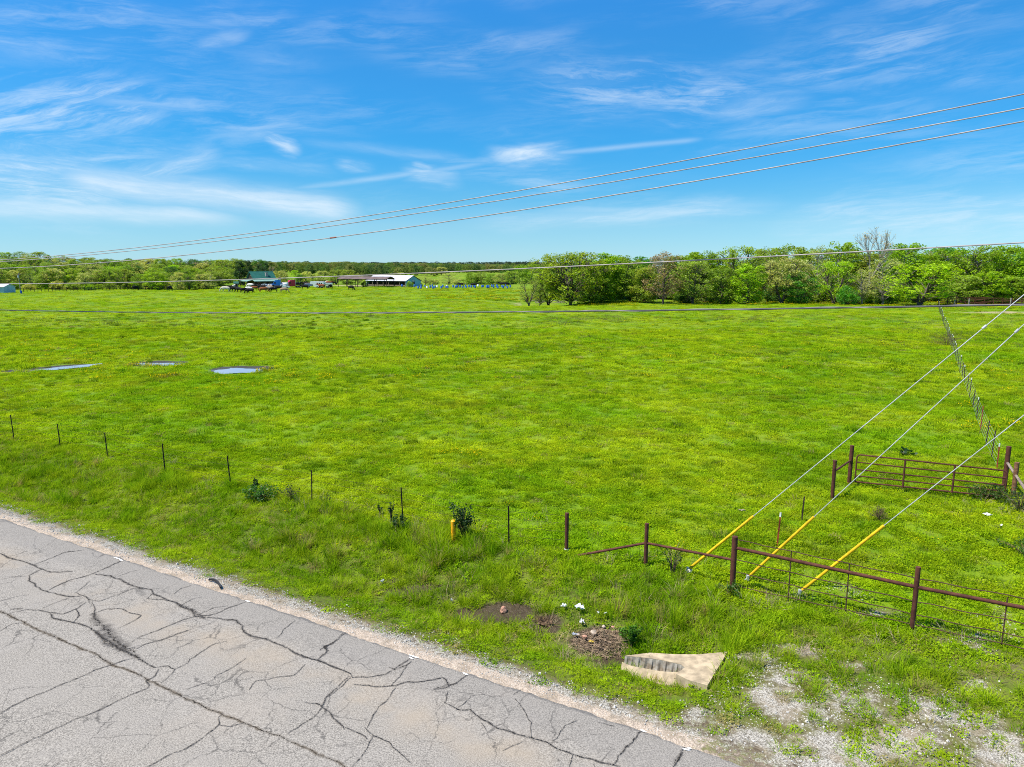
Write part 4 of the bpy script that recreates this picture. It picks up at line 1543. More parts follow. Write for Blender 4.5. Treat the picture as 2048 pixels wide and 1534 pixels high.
M_CABLE = simple_mat('grey_sheathed_cable', (0.10, 0.10, 0.105), 0.6, 0.0, 0.25, 2)
LAB = {'A': 'topmost overhead wire of the three crossing the sky', 'B': 'middle overhead wire of the three crossing the sky', 'C': 'lowest of the three sky wires, with a splice sleeve',
       'D': 'single pale overhead wire crossing low in front of the woods', 'E': 'thick dark overhead cable with spiral lashing crossing the pasture'}
for k, (pts, off) in WIRES.items():
    dd = LC = NC + LD + off
    sz = [on_plane(u, v, dd) for u, v in pts]
    s_ = np.array([a for a, b in sz])
    z_ = np.array([b for a, b in sz])
    deg = 3 if k in 'DE' else 2
    # a hanging wire: a parabola through the sighted points
    s0 = s_.mean()
    cf_ = np.polyfit(s_ - s0, z_, 2 if deg == 2 else 2)
    s_end = float(along(PB.x, PB.y)) + (0 if k in 'AD' else 0)
    ss = np.linspace(s_.min() - 22, s_end, 150)
    rad = 0.0145 if k in 'ABC' else (0.015 if k == 'D' else 0.021)
    pp = []
    for s in ss:
        z = np.polyval(cf_, s - s0)
        q = road_pt(s + SOFF, LD + off, z)
        pp.append(q)
    wire_top[k] = pp[-1]
    o = MB().tube(pp, rad, 7).build('overhead_cable' if k == 'E' else 'overhead_wire', M_CABLE if k == 'E' else M_ALU, smooth=True)
    tag(o, LAB[k], 'cable' if k == 'E' else 'wire', 'overhead lines')
    if k == 'C':
        i = min(range(len(pp)), key=lambda i: abs((pp[i].x / (pp[i].y * math.cos(PITCH) - (pp[i].z - H) * math.sin(PITCH))) * F + 1024 - 662))
        t = (pp[i + 1] - pp[i]).normalized()
        MB().tube([pp[i] - t * 0.16, pp[i] - t * 0.12, pp[i] + t * 0.12, pp[i] + t * 0.16], [0.014, 0.026, 0.026, 0.014], 8).build('splice', simple_mat('copper_splice', (0.34, 0.14, 0.10), 0.5, 0.2), o)
    if k == 'E':
        la = MB()
        helix = []
        for i in range(0, 149):
            for j in range(6):
                q = pp[i].lerp(pp[i + 1], j / 6)
                ang = (i * 6 + j) * 0.16
                helix.append(q + Vector((0.486 * math.cos(ang), 0.874 * math.cos(ang), math.sin(ang))) * 0.025)
        la.tube(helix, 0.006, 4, cap=False)
        la.build('lashing', M_ALU, o)

# the pole that carries them, just outside the frame
pole = empty('utility_pole', PB)
tag(pole, 'wooden utility pole carrying the overhead lines and the guy wires', 'utility pole')
zt = wire_top['A'].z
MB().tube([(0, 0, -0.5), (0, 0, zt - PB.z + 0.1)], 0.16, 12, r1=0.11).build('shaft', M_POLEWOOD, pole)
MB().tube([Vector((0.486, 0.874, 0)) * -1.0 + Vector((0, 0, zt - PB.z - 0.35)), Vector((0.486, 0.874, 0)) * 1.0 + Vector((0, 0, zt - PB.z - 0.35))], 0.06, 6).build('crossarm', M_POLEWOOD, pole)
for o_ in (-0.75, 0.0, 0.75):
    ins = MB()
    ins.tube([Vector((0.486, 0.874, 0)) * o_ + Vector((0, 0, zt - PB.z - 0.32)), Vector((0.486, 0.874, 0)) * o_ + Vector((0, 0, zt - PB.z - 0.05))], 0.05, 8, r1=0.03)
    ins.build('insulator', M_CABLE, pole)

# guy wires with yellow guards
for i, (anch, gend, far, lab) in enumerate([((1369, 1145), (1507, 1022), (2047, 546), 'left guy wire, its long yellow guard crossing below the brace rail'),
                                            ((1489, 1161), (1628, 1022), (2047, 605), 'middle guy wire with a yellow guard, beside the orange-red post'),
                                            ((1592, 1190), (1768, 1048), (2047, 818), 'right guy wire, its yellow guard crossing behind the fence rail')]):
    a = hit(*anch)
    # the guy lies in the plane through the pole: its attachment is at the sighted height above PB
    t2 = (2500 - far[0]) / (far[0] - gend[0])
    vtop = far[1] + (far[1] - gend[1]) * t2
    hp = Vector((PB.x, PB.y, PB.z + 12))
    y = PB.y
    zlo, zhi = 3.0, 16.0
    for _ in range(40):
        zm = (zlo + zhi) / 2
        yy = y * math.cos(PITCH) - (zm - H) * math.sin(PITCH)
        zz = y * math.sin(PITCH) + (zm - H) * math.cos(PITCH)
        if 767 - F * zz / yy > vtop:
            zlo = zm
        else:
            zhi = zm
    top = Vector((PB.x, PB.y, zm))
    dv = (top - a).normalized()
    g = empty('guy_wire', a)
    tag(g, lab, 'guy wire', 'guy wires with yellow guards')
    L = (top - a).length
    MB().tube([dv * 0.30, dv * (L - 0.1)], 0.0105, 7).build('strand', M_GALV, g)
    # length of the guard from its sighted end
    best, bt = 1e9, 2.0
    for t in np.arange(0.5, 6, 0.01):
        q = a + dv * t
        yy = q.y * math.cos(PITCH) - (q.z - H) * math.sin(PITCH)
        uu = 1024 + F * q.x / yy
        if abs(uu - gend[0]) < best:
            best, bt = abs(uu - gend[0]), t
    MB().tube([dv * 0.22, dv * 0.26, dv * bt], [0.034, 0.040, 0.036], 10).build('guard', M_YGUARD, g)
    MB().tube([dv * -0.25, dv * 0.10, dv * 0.2], [0.016, 0.018, 0.022], 8).build('anchor_rod', M_GALV, g)
    MB().box(dv * 0.13, (0.05, 0.09, 0.14)).build('clamp', M_GALV, g)
    if i != 1:
        t3 = (0.64 if i == 0 else 0.64)
    # preformed grip seen high on the two left guys
    if i < 2:
        for t in np.arange(3, L, 0.02):
            q = a + dv * t
            yy = q.y * math.cos(PITCH) - (q.z - H) * math.sin(PITCH)
            if 1024 + F * q.x / yy > (1968 if i == 0 else 2033):
                MB().tube([dv * (t - 0.05), dv * (t + 0.05)], 0.028, 8).build('clamp', M_GALV, g)
                break

# ------------------------------------------------------------------ culvert end
cz = -0.16


def apz(u, v):
    p = hit(u, v)
    return p


tip = at_z(1250, 1309, -0.30)
nb = [(1300, 1303, -0.24), (1350, 1306, -0.20), (1400, 1306, -0.15), (1455, 1301, -0.10), (1441, 1325, -0.09), (1415, 1368, -0.08), (1376, 1357, -0.13), (1352, 1345, -0.16), (1362, 1338, -0.165)]
notch = [(1370, 1332, -0.165), (1362, 1326, -0.17), (1345, 1322, -0.19), (1320, 1317, -0.22), (1295, 1313, -0.25), (1270, 1311, -0.28)]
top_pts = [tip] + [at_z(u, v, z) for u, v, z in nb] + [at_z(u, v, z) for u, v, z in notch]
CUL = top_pts[4].copy()
cul = empty('culvert_headwall', CUL - Vector((0, 0, 0.03)))
tag(cul, 'tan concrete culvert apron with a corrugated pipe mouth in the ditch', 'culvert')
cb = MB()
cb.poly_prism([p - CUL for p in top_pts], (0, 0, -0.30))
cb.build('apron', M_CONC, cul)
m, nt = new_mat('corrugated_steel')
co = nt.n('ShaderNodeTexCoord', out=3)
c = nt.mix(nt.ramp(nt.noise(co, 5, 3), 0.4, 0.65), (0.36, 0.33, 0.27), (0.20, 0.16, 0.11))
nt.out(principled(nt, c, 0.55, 0.1, spec=0.4))
edge = [tip] + [at_z(u, v, z) for u, v, z in notch[::-1]]
# resample the far lip and sink a ribbed half pipe from it
fine = []
for a, b in zip(edge[:-1], edge[1:]):
    for i in range(12):
        fine.append(a.lerp(b, i / 12))
fine.append(edge[-1])
ax = Vector((0.874, -0.486, 0))
cross = Vector((-0.486, -0.874, 0))
nr = 14
vs, fs = [], []
for i, p in enumerate(fine):
    t = i / (len(fine) - 1)
    rib = (0.030 + 0.030 * t) * math.sin(t * 2 * math.pi * 11)
    lens = math.sin(math.pi * min(0.999, 0.10 + 0.90 * t)) ** 0.6
    rib = 0.032 * (1 if math.sin(t * 2 * math.pi * 11) > 0 else -1) * min(1, 3 * abs(math.sin(t * 2 * math.pi * 11)))
    w = 0.185 * lens
    dep = 0.26 * min(1, lens * 1.6) + 0.02
    for j in range(nr + 1):
        a = math.pi * j / nr
        q = p + cross * (w * (1 - math.cos(a)) + (0.03 + rib * lens) * math.sin(a) ** 0.5 * (1 if a < 1.6 else -0.6)) + Vector((0, 0, -dep * math.sin(a) - 0.012 - 0.05 * j / nr))
        vs.append(q - CUL)
for i in range(len(fine) - 1):
    for j in range(nr):
        fs.append((i * (nr + 1) + j, i * (nr + 1) + j + 1, (i + 1) * (nr + 1) + j + 1, (i + 1) * (nr + 1) + j))
# the near lip of concrete that closes the mouth below
lip = MB()
ns = len(fine)
lo_, hi_ = [], []
for i in range(0, ns, 3):
    q = vs[i * (nr + 1) + nr] + Vector((0, 0, 0.006))
    lo_.append(q)
    t = i / (ns - 1)
    hi_.append(q + cross * (0.10 + 0.22 * t) + Vector((0, 0, -0.16)))
lip.poly_prism(lo_ + hi_[::-1], (0, 0, -0.35))
lip.build('apron_lip', M_CONC, cul)
pm = MB()
pm.add(vs, fs)
pipe = pm.build('pipe', m, cul)


# ------------------------------------------------------------------ litter, debris, marker, shrubs
M_TWIG = simple_mat('brown_twig', (0.15, 0.095, 0.055), 0.9, var=0.5, scale=12)
M_PLASTIC = simple_mat('white_plastic', (0.80, 0.80, 0.80), 0.5, var=0.1)
M_ROCK = simple_mat('tan_rock', (0.44, 0.36, 0.28), 0.9, var=0.3, scale=7)
M_ROCKRED = simple_mat('reddish_rock', (0.46, 0.25, 0.17), 0.9, var=0.3, scale=7)
M_BLACK = simple_mat('black_rubber', (0.030, 0.030, 0.030), 0.7, var=0.2)
M_YELLOWP = simple_mat('yellow_post_paint', (0.78, 0.36, 0.008), 0.5, var=0.25, scale=7)

db = empty('debris_pile', DEBRIS)
tag(db, 'brown heap of washed-up sticks and stones in the ditch beside a small bush', 'debris pile')
rng = random.Random(5)
tw = MB()
for i in range(760):
    a = rng.uniform(0, 6.283)
    r = math.sqrt(rng.random())
    x, y = 0.72 * r * math.cos(a) - 0.05, 0.50 * r * math.sin(a)
    z = tz(DEBRIS.x + x, DEBRIS.y + y) - DEBRIS.z + rng.uniform(0.0, 0.20) * (1 - r * r) + 0.01
    L = 0.05 + 0.45 * rng.random() ** 2
    yaw = rng.gauss(0.4, 0.9)
    pz = rng.gauss(0, 0.25)
    d_ = Vector((math.cos(yaw) * L, math.sin(yaw) * L, pz * L))
    mid = Vector((x, y, z))
    tw.tube([mid - d_ / 2, mid + Vector((rng.gauss(0, .012), rng.gauss(0, .012), 0)), mid + d_ / 2], 0.0022 + 0.007 * rng.random() ** 2.5, 4)
tw.build('sticks', simple_mat('straw_brown_sticks', (0.30, 0.215, 0.14), 0.9, var=0.6, scale=11), db)


def rock_mesh(mb, c, r, rng, mi=0, flat=0.7):
    bm = bmesh.new()
    bmesh.ops.create_icosphere(bm, subdivisions=2, radius=1)
    ph = [rng.uniform(0, 6) for _ in range(6)]
    vs = []
    for v in bm.verts:
        k = 1 + 0.22 * math.sin(2.3 * v.co.x + ph[0]) + 0.20 * math.sin(2.9 * v.co.y + ph[1]) + 0.16 * math.sin(4.1 * v.co.z + ph[2]) + 0.08 * math.sin(7 * v.co.x + 5 * v.co.y + ph[3])
        vs.append((c[0] + v.co.x * r * k, c[1] + v.co.y * r * k * 0.85, c[2] + v.co.z * r * k * flat))
    fs = [tuple(v.index for v in f.verts) for f in bm.faces]
    bm.free()
    mb.add(vs, fs, mi)


def on_pile(u, v):
    return hit(u, v) - DEBRIS + Vector((0, 0, 0.10))


for (u, v, r, mt) in [(1186, 1274, 0.085, M_ROCK), (1207, 1260, 0.05, M_ROCK), (1170, 1282, 0.06, M_ROCKRED), (1155, 1276, 0.045, M_ROCK), (1225, 1262, 0.04, M_ROCKRED)]:
    mb = MB()
    rock_mesh(mb, on_pile(u, v), r, rng)
    mb.build('stone', mt, db)
mb = MB()
rock_mesh(mb, on_pile(1183, 1291), 0.055, rng, 0, 0.35)
mb.build('scrap', simple_mat('yellow_wrapper', (0.70, 0.50, 0.06), 0.5), db)

p = hit(1007, 1222)
mb = MB()
rock_mesh(mb, (0, 0, 0.05), 0.10, rng)
tag(mb.build('stone', M_ROCKRED, None, p), 'flat pinkish stone lying in the dark wet ditch', 'stone')
p = hit(1090, 1248)
mb = MB()
for i in range(9):
    a = rng.uniform(0, 6.28)
    rock_mesh(mb, (0.16 * math.cos(a) * rng.random(), 0.13 * math.sin(a) * rng.random(), 0.05 * rng.random()), rng.uniform(0.07, 0.13), rng)
for i in range(70):
    a = rng.uniform(0, 6.28)
    q = Vector((0.26 * math.cos(a) * rng.random(), 0.22 * math.sin(a) * rng.random(), 0.07))
    mb.tube([q, q + Vector((rng.gauss(0, .12), rng.gauss(0, .08), rng.uniform(.0, .14)))], 0.005, 4)
tag(mb.build('clod', M_TWIG, None, p), 'brown clod of earth and dead roots standing up in the ditch', 'clod')


def crumpled(name, u, v, sx, sy, hz, seed, mat, label, cat, lift=0.04):
    """a crumpled sheet: bent, with thickness"""
    rg = random.Random(seed)
    p = hit(u, v)
    n = 7
    ph = [rg.uniform(0, 6) for _ in range(6)]
    top, bot = [], []
    for j in range(n):
        for i in range(n):
            x, y = (i / (n - 1) - .5), (j / (n - 1) - .5)
            k = 1 - 0.35 * abs(math.sin(3 * math.atan2(y, x) + ph[4])) * (x * x + y * y) * 4
            z = hz * (0.5 + 0.5 * math.sin(7 * x + ph[0]) * math.cos(6 * y + ph[1]) + 0.3 * math.sin(13 * x + 9 * y + ph[2]))
            top.append((x * sx * k, y * sy * k, z + lift))
            bot.append((x * sx * k, y * sy * k, z + lift - 0.008))
    mb = MB()
    fs = [(j * n + i, j * n + i + 1, (j + 1) * n + i + 1, (j + 1) * n + i) for j in range(n - 1) for i in range(n - 1)]
    N = n * n
    fs2 = [tuple(N + i for i in f[::-1]) for f in fs]
    rim = [i for i in range(n)] + [i * n + n - 1 for i in range(1, n)] + [N - 2 - i for i in range(n - 1)] + [(n - 2 - i) * n for i in range(n - 2)]
    fs3 = [(rim[(i + 1) % len(rim)], rim[i], N + rim[i], N + rim[(i + 1) % len(rim)]) for i in range(len(rim))]
    mb.add(top + bot, fs + fs2 + fs3)
    o = mb.build(name, mat, None, p)
    o.rotation_euler = (rg.uniform(-.2, .2), rg.uniform(-.2, .2), rg.uniform(0, 6.28))
    tag(o, label, cat, 'litter in the ditch')
    return o


crumpled('litter', 1157, 1228, 0.24, 0.22, 0.10, 1, M_PLASTIC, 'largest crumpled white plastic scrap in the ditch grass', 'litter', 0.16)
crumpled('litter', 1127, 1222, 0.14, 0.14, 0.07, 2, M_PLASTIC, 'white plastic scrap just left of the largest one', 'litter', 0.12)
crumpled('litter', 1166, 1252, 0.19, 0.14, 0.06, 3, simple_mat('dull_white_plastic', (0.60, 0.60, 0.58), 0.5), 'dull white plastic sheet at the upper edge of the debris heap', 'litter', 0.10)
crumpled('litter', 1198, 1233, 0.08, 0.07, 0.03, 4, M_PLASTIC, 'tiny white scrap in the grass above the debris heap', 'litter', 0.12)
crumpled('litter', 1212, 1236, 0.10, 0.06, 0.03, 7, M_PLASTIC, 'small flat white scrap nearest the little bush', 'litter', 0.12)
crumpled('litter', 1150, 1277, 0.17, 0.10, 0.05, 5, simple_mat('grey_blue_plastic', (0.40, 0.44, 0.52), 0.5), 'grey-blue plastic scrap at the left foot of the debris heap', 'litter', 0.09)
crumpled('litter', 1975, 1034, 0.32, 0.14, 0.08, 6, M_PLASTIC, 'white scrap on the grass track below the gate', 'litter', 0.06)
crumpled('litter', 2003, 1055, 0.18, 0.10, 0.05, 8, M_PLASTIC, 'small white scrap low on the grass track, beside the weedy bank', 'litter', 0.06)
crumpled('litter', 1379, 1149, 0.16, 0.14, 0.10, 9, simple_mat('cream_plastic', (0.66, 0.63, 0.58), 0.5), 'pale lump beside the anchor of the left guy wire', 'litter', 0.06)
crumpled('litter', 1483, 1024, 0.3, 0.14, 0.04, 10, M_ROCK, 'flat tan scrap lying in the pasture above the left guy guard', 'litter', 0.06)
crumpled('litter', 765, 1168, 0.16, 0.10, 0.04, 12, simple_mat('dirty_plastic', (0.44, 0.47, 0.48), 0.5), 'dirty grey scrap in the wet grass of the ditch', 'litter', 0.10)
crumpled('litter', 902, 1208, 0.15, 0.10, 0.04, 13, simple_mat('dirty_plastic_2', (0.42, 0.46, 0.48), 0.5), 'dirty blue-grey scrap left of the pinkish stone', 'litter', 0.10)

# strip of tyre on the shoulder
p = hit(432, 1171)
pts = []
for i in range(15):
    t = i / 14
    q = hit(418 + 24 * t + 3 * math.sin(math.pi * t), 1163 + 16 * t ** 1.8) - p
    q.z += 0.03 + 0.03 * math.sin(math.pi * t)
    pts.append(q)
mb = MB()
for i in range(14):
    a, b = pts[i], pts[i + 1]
    t = (b - a).normalized()
    n_ = Vector((-t.y, t.x, 0)) * 0.022
    up = Vector((0, 0, 0.05))
    mb.add([a - n_, a + n_, b + n_, b - n_, a - n_ + up, a + n_ + up, b + n_ + up, b - n_ + up], [(3, 2, 1, 0), (4, 5, 6, 7), (0, 1, 5, 4), (2, 3, 7, 6), (1, 2, 6, 5), (3, 0, 4, 7)])
tag(mb.build('tyre_scrap', M_BLACK, None, p), 'curved black strip of torn tyre lying on the road shoulder', 'tyre scrap')

# yellow marker post
p = hit(907, 1084)
mk = empty('marker_post', p)
tag(mk, 'short flaking yellow marker post standing against a leafy bush', 'marker post')
hh = height_to(p, 1042)
MB().tube([(0, 0, -0.2), (0, 0, hh)], 0.075, 14).build('post', M_YELLOWP, mk)
MB().tube([(0, 0, hh), (0, 0, hh + 0.03)], 0.08, 14, r1=0.05).build('cap', M_YELLOWP, mk)


def leaf_mat(name, trans=0.45, use_obj=True, cols=None):
    m, nt = new_mat(name)
    oi = nt.t.nodes.new('ShaderNodeObjectInfo')
    P = nt.pos()
    if cols:
        cr = nt.t.nodes.new('ShaderNodeValToRGB')
        cr.color_ramp.interpolation = 'CONSTANT'
        els = cr.color_ramp.elements
        for i, c in enumerate(cols):
            e = els[i] if i < 2 else els.new(i / len(cols))
            e.position = i / len(cols)
            e.color = (*c, 1)
        nt.put(cr.inputs[0], oi.outputs['Random'])
        base = cr.outputs[0]
    else:
        base = oi.outputs['Color']
    n1 = nt.noise(P, 0.9, 3, 0.6)
    n2 = nt.noise(P, 5.0, 2, 0.6)
    f = nt.m('ADD', nt.ramp(n1, 0.3, 0.7, 0.62, 1.22), nt.ramp(n2, 0.3, 0.7, -0.16, 0.16))
    c = nt.vm('SCALE', base)
    nt.put(c.node.inputs['Scale'], f)
    c2 = nt.mix(nt.m('MULTIPLY', nt.ramp(nt.noise(P, 0.55, 2), 0.45, 0.7), 0.35), c, nt.vm('MULTIPLY', c, (1.35, 1.15, 0.6)))
    a = nt.n('ShaderNodeBsdfDiffuse', c2)
    b = nt.n('ShaderNodeBsdfTranslucent', nt.vm('MULTIPLY', c2, (1.2, 1.15, 0.7)))
    mx = nt.n('ShaderNodeMixShader', trans, a, b)
    gl = nt.n('ShaderNodeBsdfGlossy', (1, 1, 1), 0.5)
    nt.out(nt.n('ShaderNodeMixShader', 0.02, mx, gl))
    return m


M_LEAF = leaf_mat('tree_leaf')
M_BARK = simple_mat('grey_brown_bark', (0.105, 0.083, 0.064), 0.95, var=0.45, scale=3)
M_BARKPALE = simple_mat('pale_bark', (0.26, 0.235, 0.20), 0.9, var=0.35, scale=2)


def leaves_to(mb, c, n, rad, size, rng, flat=0.7):
    for i in range(n):
        while True:
            q = Vector((rng.uniform(-1, 1), rng.uniform(-1, 1), rng.uniform(-1, 1)))
            if q.length < 1:
                break
        k = q.length ** -0.35 if q.length > 0.05 else 1
        pos = c + Vector((q.x * rad * k, q.y * rad * k, q.z * rad * flat * k))
        s = size * rng.uniform(0.6, 1.35)
        rot = Matrix.Rotation(rng.uniform(0, 6.283), 3, 'Z') @ Matrix.Rotation(rng.gauss(0, 0.75), 3, 'X') @ Matrix.Rotation(rng.gauss(0, 0.5), 3, 'Y')
        b = len(mb.v)
        for p_ in ((-.55, -.1, 0), (0, -.42, .06), (.6, 0, 0), (.05, .42, -.05)):
            v = rot @ Vector(p_) * s + pos
            mb.v.append((v.x, v.y, v.z))
        mb.f.append((b, b + 1, b + 2, b + 3))
        mb.mi.append(0)


def shrub(name, base, w, h, n_stem, n_leaf, size, colour, label, seed, cat='shrub', dead=False, group=None, upright=0.5):
    rng = random.Random(seed)
    e = empty(name, base)
    tag(e, label, cat, group)
    st, lf = MB(), MB()
    for i in range(n_stem):
        a = rng.uniform(0, 6.283)
        r = rng.uniform(0.15, 1.0)
        tip = Vector((math.cos(a) * r * w / 2, math.sin(a) * r * w / 2, h * rng.uniform(0.55, 1.0) * (1 - (1 - upright) * r * r)))
        mid = Vector((tip.x * 0.35, tip.y * 0.35, tip.z * 0.55))
        st.tube([(tip.x * .05, tip.y * .05, -0.05), mid, tip], 0.012 if not dead else 0.006, 4, r1=0.003)
        if dead:
            for j in range(4):
                q = mid.lerp(tip, rng.random())
                st.tube([q, q + Vector((rng.gauss(0, .12), rng.gauss(0, .12), rng.uniform(0.02, .2))) * w], 0.004, 3, r1=0.002)
        for j in range(max(1, n_leaf // n_stem) if n_leaf else 0):
            t = rng.random() ** 0.6
            q = mid.lerp(tip, t) if t > 0.25 else Vector((0, 0, 0)).lerp(mid, 0.5 + t)
            leaves_to(lf, q, 1, 0.08 * w, size, rng)
    st.build('stems', M_TWIG, e)
    if n_leaf:
        lo = lf.build('foliage', M_LEAF, e)
        lo.color = (*colour, 1)
    return e


shrub('bush', hit(926, 1078), 1.05, 1.25, 26, 900, 0.060, (0.030, 0.085, 0.012), 'dark leafy upright bush growing against the yellow marker post', 21, 'bush', upright=0.9)
shrub('bush', hit(1263, 1292), 0.62, 0.55, 22, 1100, 0.045, (0.075, 0.20, 0.008), 'small bright green bush at the corner of the culvert apron', 22, 'bush', upright=0.75)
shrub('shrub', hit(520, 1000), 1.7, 0.62, 30, 900, 0.06, (0.045, 0.15, 0.008), 'low green shrub along the fence between steel posts', 23)
shrub('shrub', hit(512, 985), 0.5, 0.55, 12, 330, 0.055, (0.020, 0.055, 0.012), 'dark pointed sprig rising behind the low green shrub', 24, upright=0.9)
shrub('shrub', hit(582, 1000), 0.9, 0.55, 16, 200, 0.05, (0.050, 0.085, 0.020), 'thin grey-green shrub just left of a steel fence post', 25, upright=0.9)
shrub('shrub', hit(650, 1012), 0.7, 0.42, 12, 150, 0.05, (0.040, 0.085, 0.018), 'thin dark shrub just right of a steel fence post', 26, upright=0.9)
shrub('shrub', hit(800, 1060), 0.8, 0.55, 18, 480, 0.05, (0.030, 0.085, 0.012), 'dark green shrub at the foot of a fence post, near the yellow marker', 27)
shrub('shrub', hit(783, 1046), 0.35, 0.75, 8, 170, 0.05, (0.030, 0.075, 0.012), 'tall thin leafy sprig leaning beside a fence post', 28, upright=1.0)
shrub('shrub', hit(760, 1030), 0.3, 0.45, 5, 80, 0.05, (0.040, 0.10, 0.012), 'single bent green sprig left of the tall thin one', 29, upright=1.0)
shrub('shrub', hit(1345, 1150), 0.7, 0.85, 20, 240, 0.04, (0.045, 0.10, 0.016), 'wispy vine shrub climbing the fence rail between two pipe posts', 30, upright=0.9)
shrub('shrub', hit(1462, 1190), 0.9, 0.40, 18, 420, 0.05, (0.050, 0.13, 0.010), 'leafy weeds growing round the foot of the thick rusty post', 31)
shrub('dead_brush', hit(1756, 1040), 0.85, 0.50, 34, 70, 0.03, (0.05, 0.075, 0.02), 'dark bare tangle of brush on the grass track', 32, 'brush', dead=True)
shrub('weed', hit(1810, 912), 0.9, 0.40, 9, 34, 0.20, (0.035, 0.11, 0.02), 'broad-leaved rosette weed in the pasture beyond the pipe gate', 33, 'weed', upright=0.7)
shrub('shrub', hit(1985, 1000), 2.3, 0.62, 40, 1000, 0.06, (0.055, 0.115, 0.014), 'weedy green shrub swallowing the lower bars of the pipe gate', 34)
shrub('shrub', hit(2040, 1020), 1.8, 0.75, 34, 640, 0.055, (0.065, 0.105, 0.028), 'grey-green weedy shrub beside the stubby wooden gate post', 35)
shrub('shrub', hit(2052, 1110), 1.8, 0.5, 30, 700, 0.055, (0.075, 0.165, 0.012), 'bright weedy bank at the edge of the grass track', 36)
shrub('dead_brush', hit(1893, 692), 4.6, 1.5, 60, 240, 0.07, (0.09, 0.09, 0.045), 'grey dead brush tangled in the long cross fence', 37, 'brush', dead=True)
for i, (u, v, w, h) in enumerate([(1595, 1240, 1.1, 0.34), (1688, 1290, 0.5, 0.24), (1930, 1370, 0.35, 0.2), (1540, 1215, 0.8, 0.3)]):
    pass

# ------------------------------------------------------------------ trees
def make_tree(seed, h=12.0, w=8.0, base=0.16, clumps=60, leaves=70, lsize=0.34, crad=1.0, trunk_r=0.22, fork=1, shape='round', limb_r=0.07):
    """returns (trunk mesh, crown mesh): a trunk with limbs that reach every leaf clump"""
    rng = random.Random(seed)
    leaves, lsize = int(leaves * 1.45), lsize * 0.79
    tk, cr = MB(), MB()
    trunks = []
    for f_ in range(fork):
        a = 6.283 * f_ / fork + rng.uniform(-.4, .4)
        lean = (0.06 if fork == 1 else 0.26) * h * rng.uniform(0.6, 1.2)
        top = Vector((math.cos(a) * lean, math.sin(a) * lean, h * rng.uniform(0.72, 0.86)))
        pts = []
        for i in range(8):
            t = i / 7
            pts.append(Vector((top.x * t ** 1.3 + rng.gauss(0, .08) * (t > 0), top.y * t ** 1.3 + rng.gauss(0, .08) * (t > 0), -0.3 + (top.z + 0.3) * t)))
        tk.tube(pts, [trunk_r * (1.25 if i == 0 else 1) * (1 - 0.85 * i / 7) / (fork ** 0.4) for i in range(8)], 7)
        trunks.append(pts)
    ph = [rng.uniform(0, 6.283) for _ in range(4)]
    for c in range(clumps):
        z = rng.random()
        zz = base + (0.97 - base) * z
        if shape == 'round':
            prof = math.sqrt(max(0.02, 1 - (2 * (zz - (base + 0.97) / 2) / (1.02 - base)) ** 2)) * (1.05 if z < .5 else 1)
        elif shape == 'spread':
            prof = (0.55 + 0.55 * zz) * math.sqrt(max(0.03, 1 - max(0, (zz - 0.55) / 0.47) ** 2))
        elif shape == 'cone':
            prof = 1.1 * (1 - zz) + 0.06
        else:
            prof = math.sqrt(max(0.03, 1 - max(0, (zz - 0.5) / 0.5) ** 2)) * (0.7 + 0.3 * min(1, zz / 0.5))
        a = rng.uniform(0, 6.283)
        lob = 1 + 0.16 * math.sin(3 * a + ph[0]) + 0.12 * math.sin(5 * a + 7 * zz + ph[1])
        r = w / 2 * prof * lob * math.sqrt(rng.uniform(0.30, 1.0))
        pos = Vector((r * math.cos(a), r * math.sin(a), h * zz - crad * 0.3))
        best = min(trunks, key=lambda p: (p[-1].xy - pos.xy).length)
        zt_ = pos.z - rng.uniform(0.35, 0.9) * r - 0.4
        tt = min(0.97, max(0.12, (zt_ + 0.3) / (best[-1].z + 0.3)))
        i = int(tt * 7)
        st = best[i].lerp(best[min(7, i + 1)], tt * 7 - i)
        mid = st.lerp(pos, 0.5) + Vector((rng.gauss(0, .15), rng.gauss(0, .15), 0.12 * (pos - st).length))
        tk.tube([st, mid, pos], [limb_r * (0.5 + 0.5 * (1 - tt)), limb_r * 0.45, limb_r * 0.18], 4, cap=False)
        for q in range(3):
            e_ = pos + Vector((rng.gauss(0, .5), rng.gauss(0, .5), rng.gauss(0.15, .35))) * crad
            tk.tube([mid.lerp(pos, 0.5), e_], [limb_r * 0.3, limb_r * 0.12], 3, cap=False)
        leaves_to(cr, pos, leaves, crad * rng.uniform(0.7, 1.25), lsize, rng, 0.72)
    return tk.mesh('tree_trunk'), cr.mesh('tree_crown')


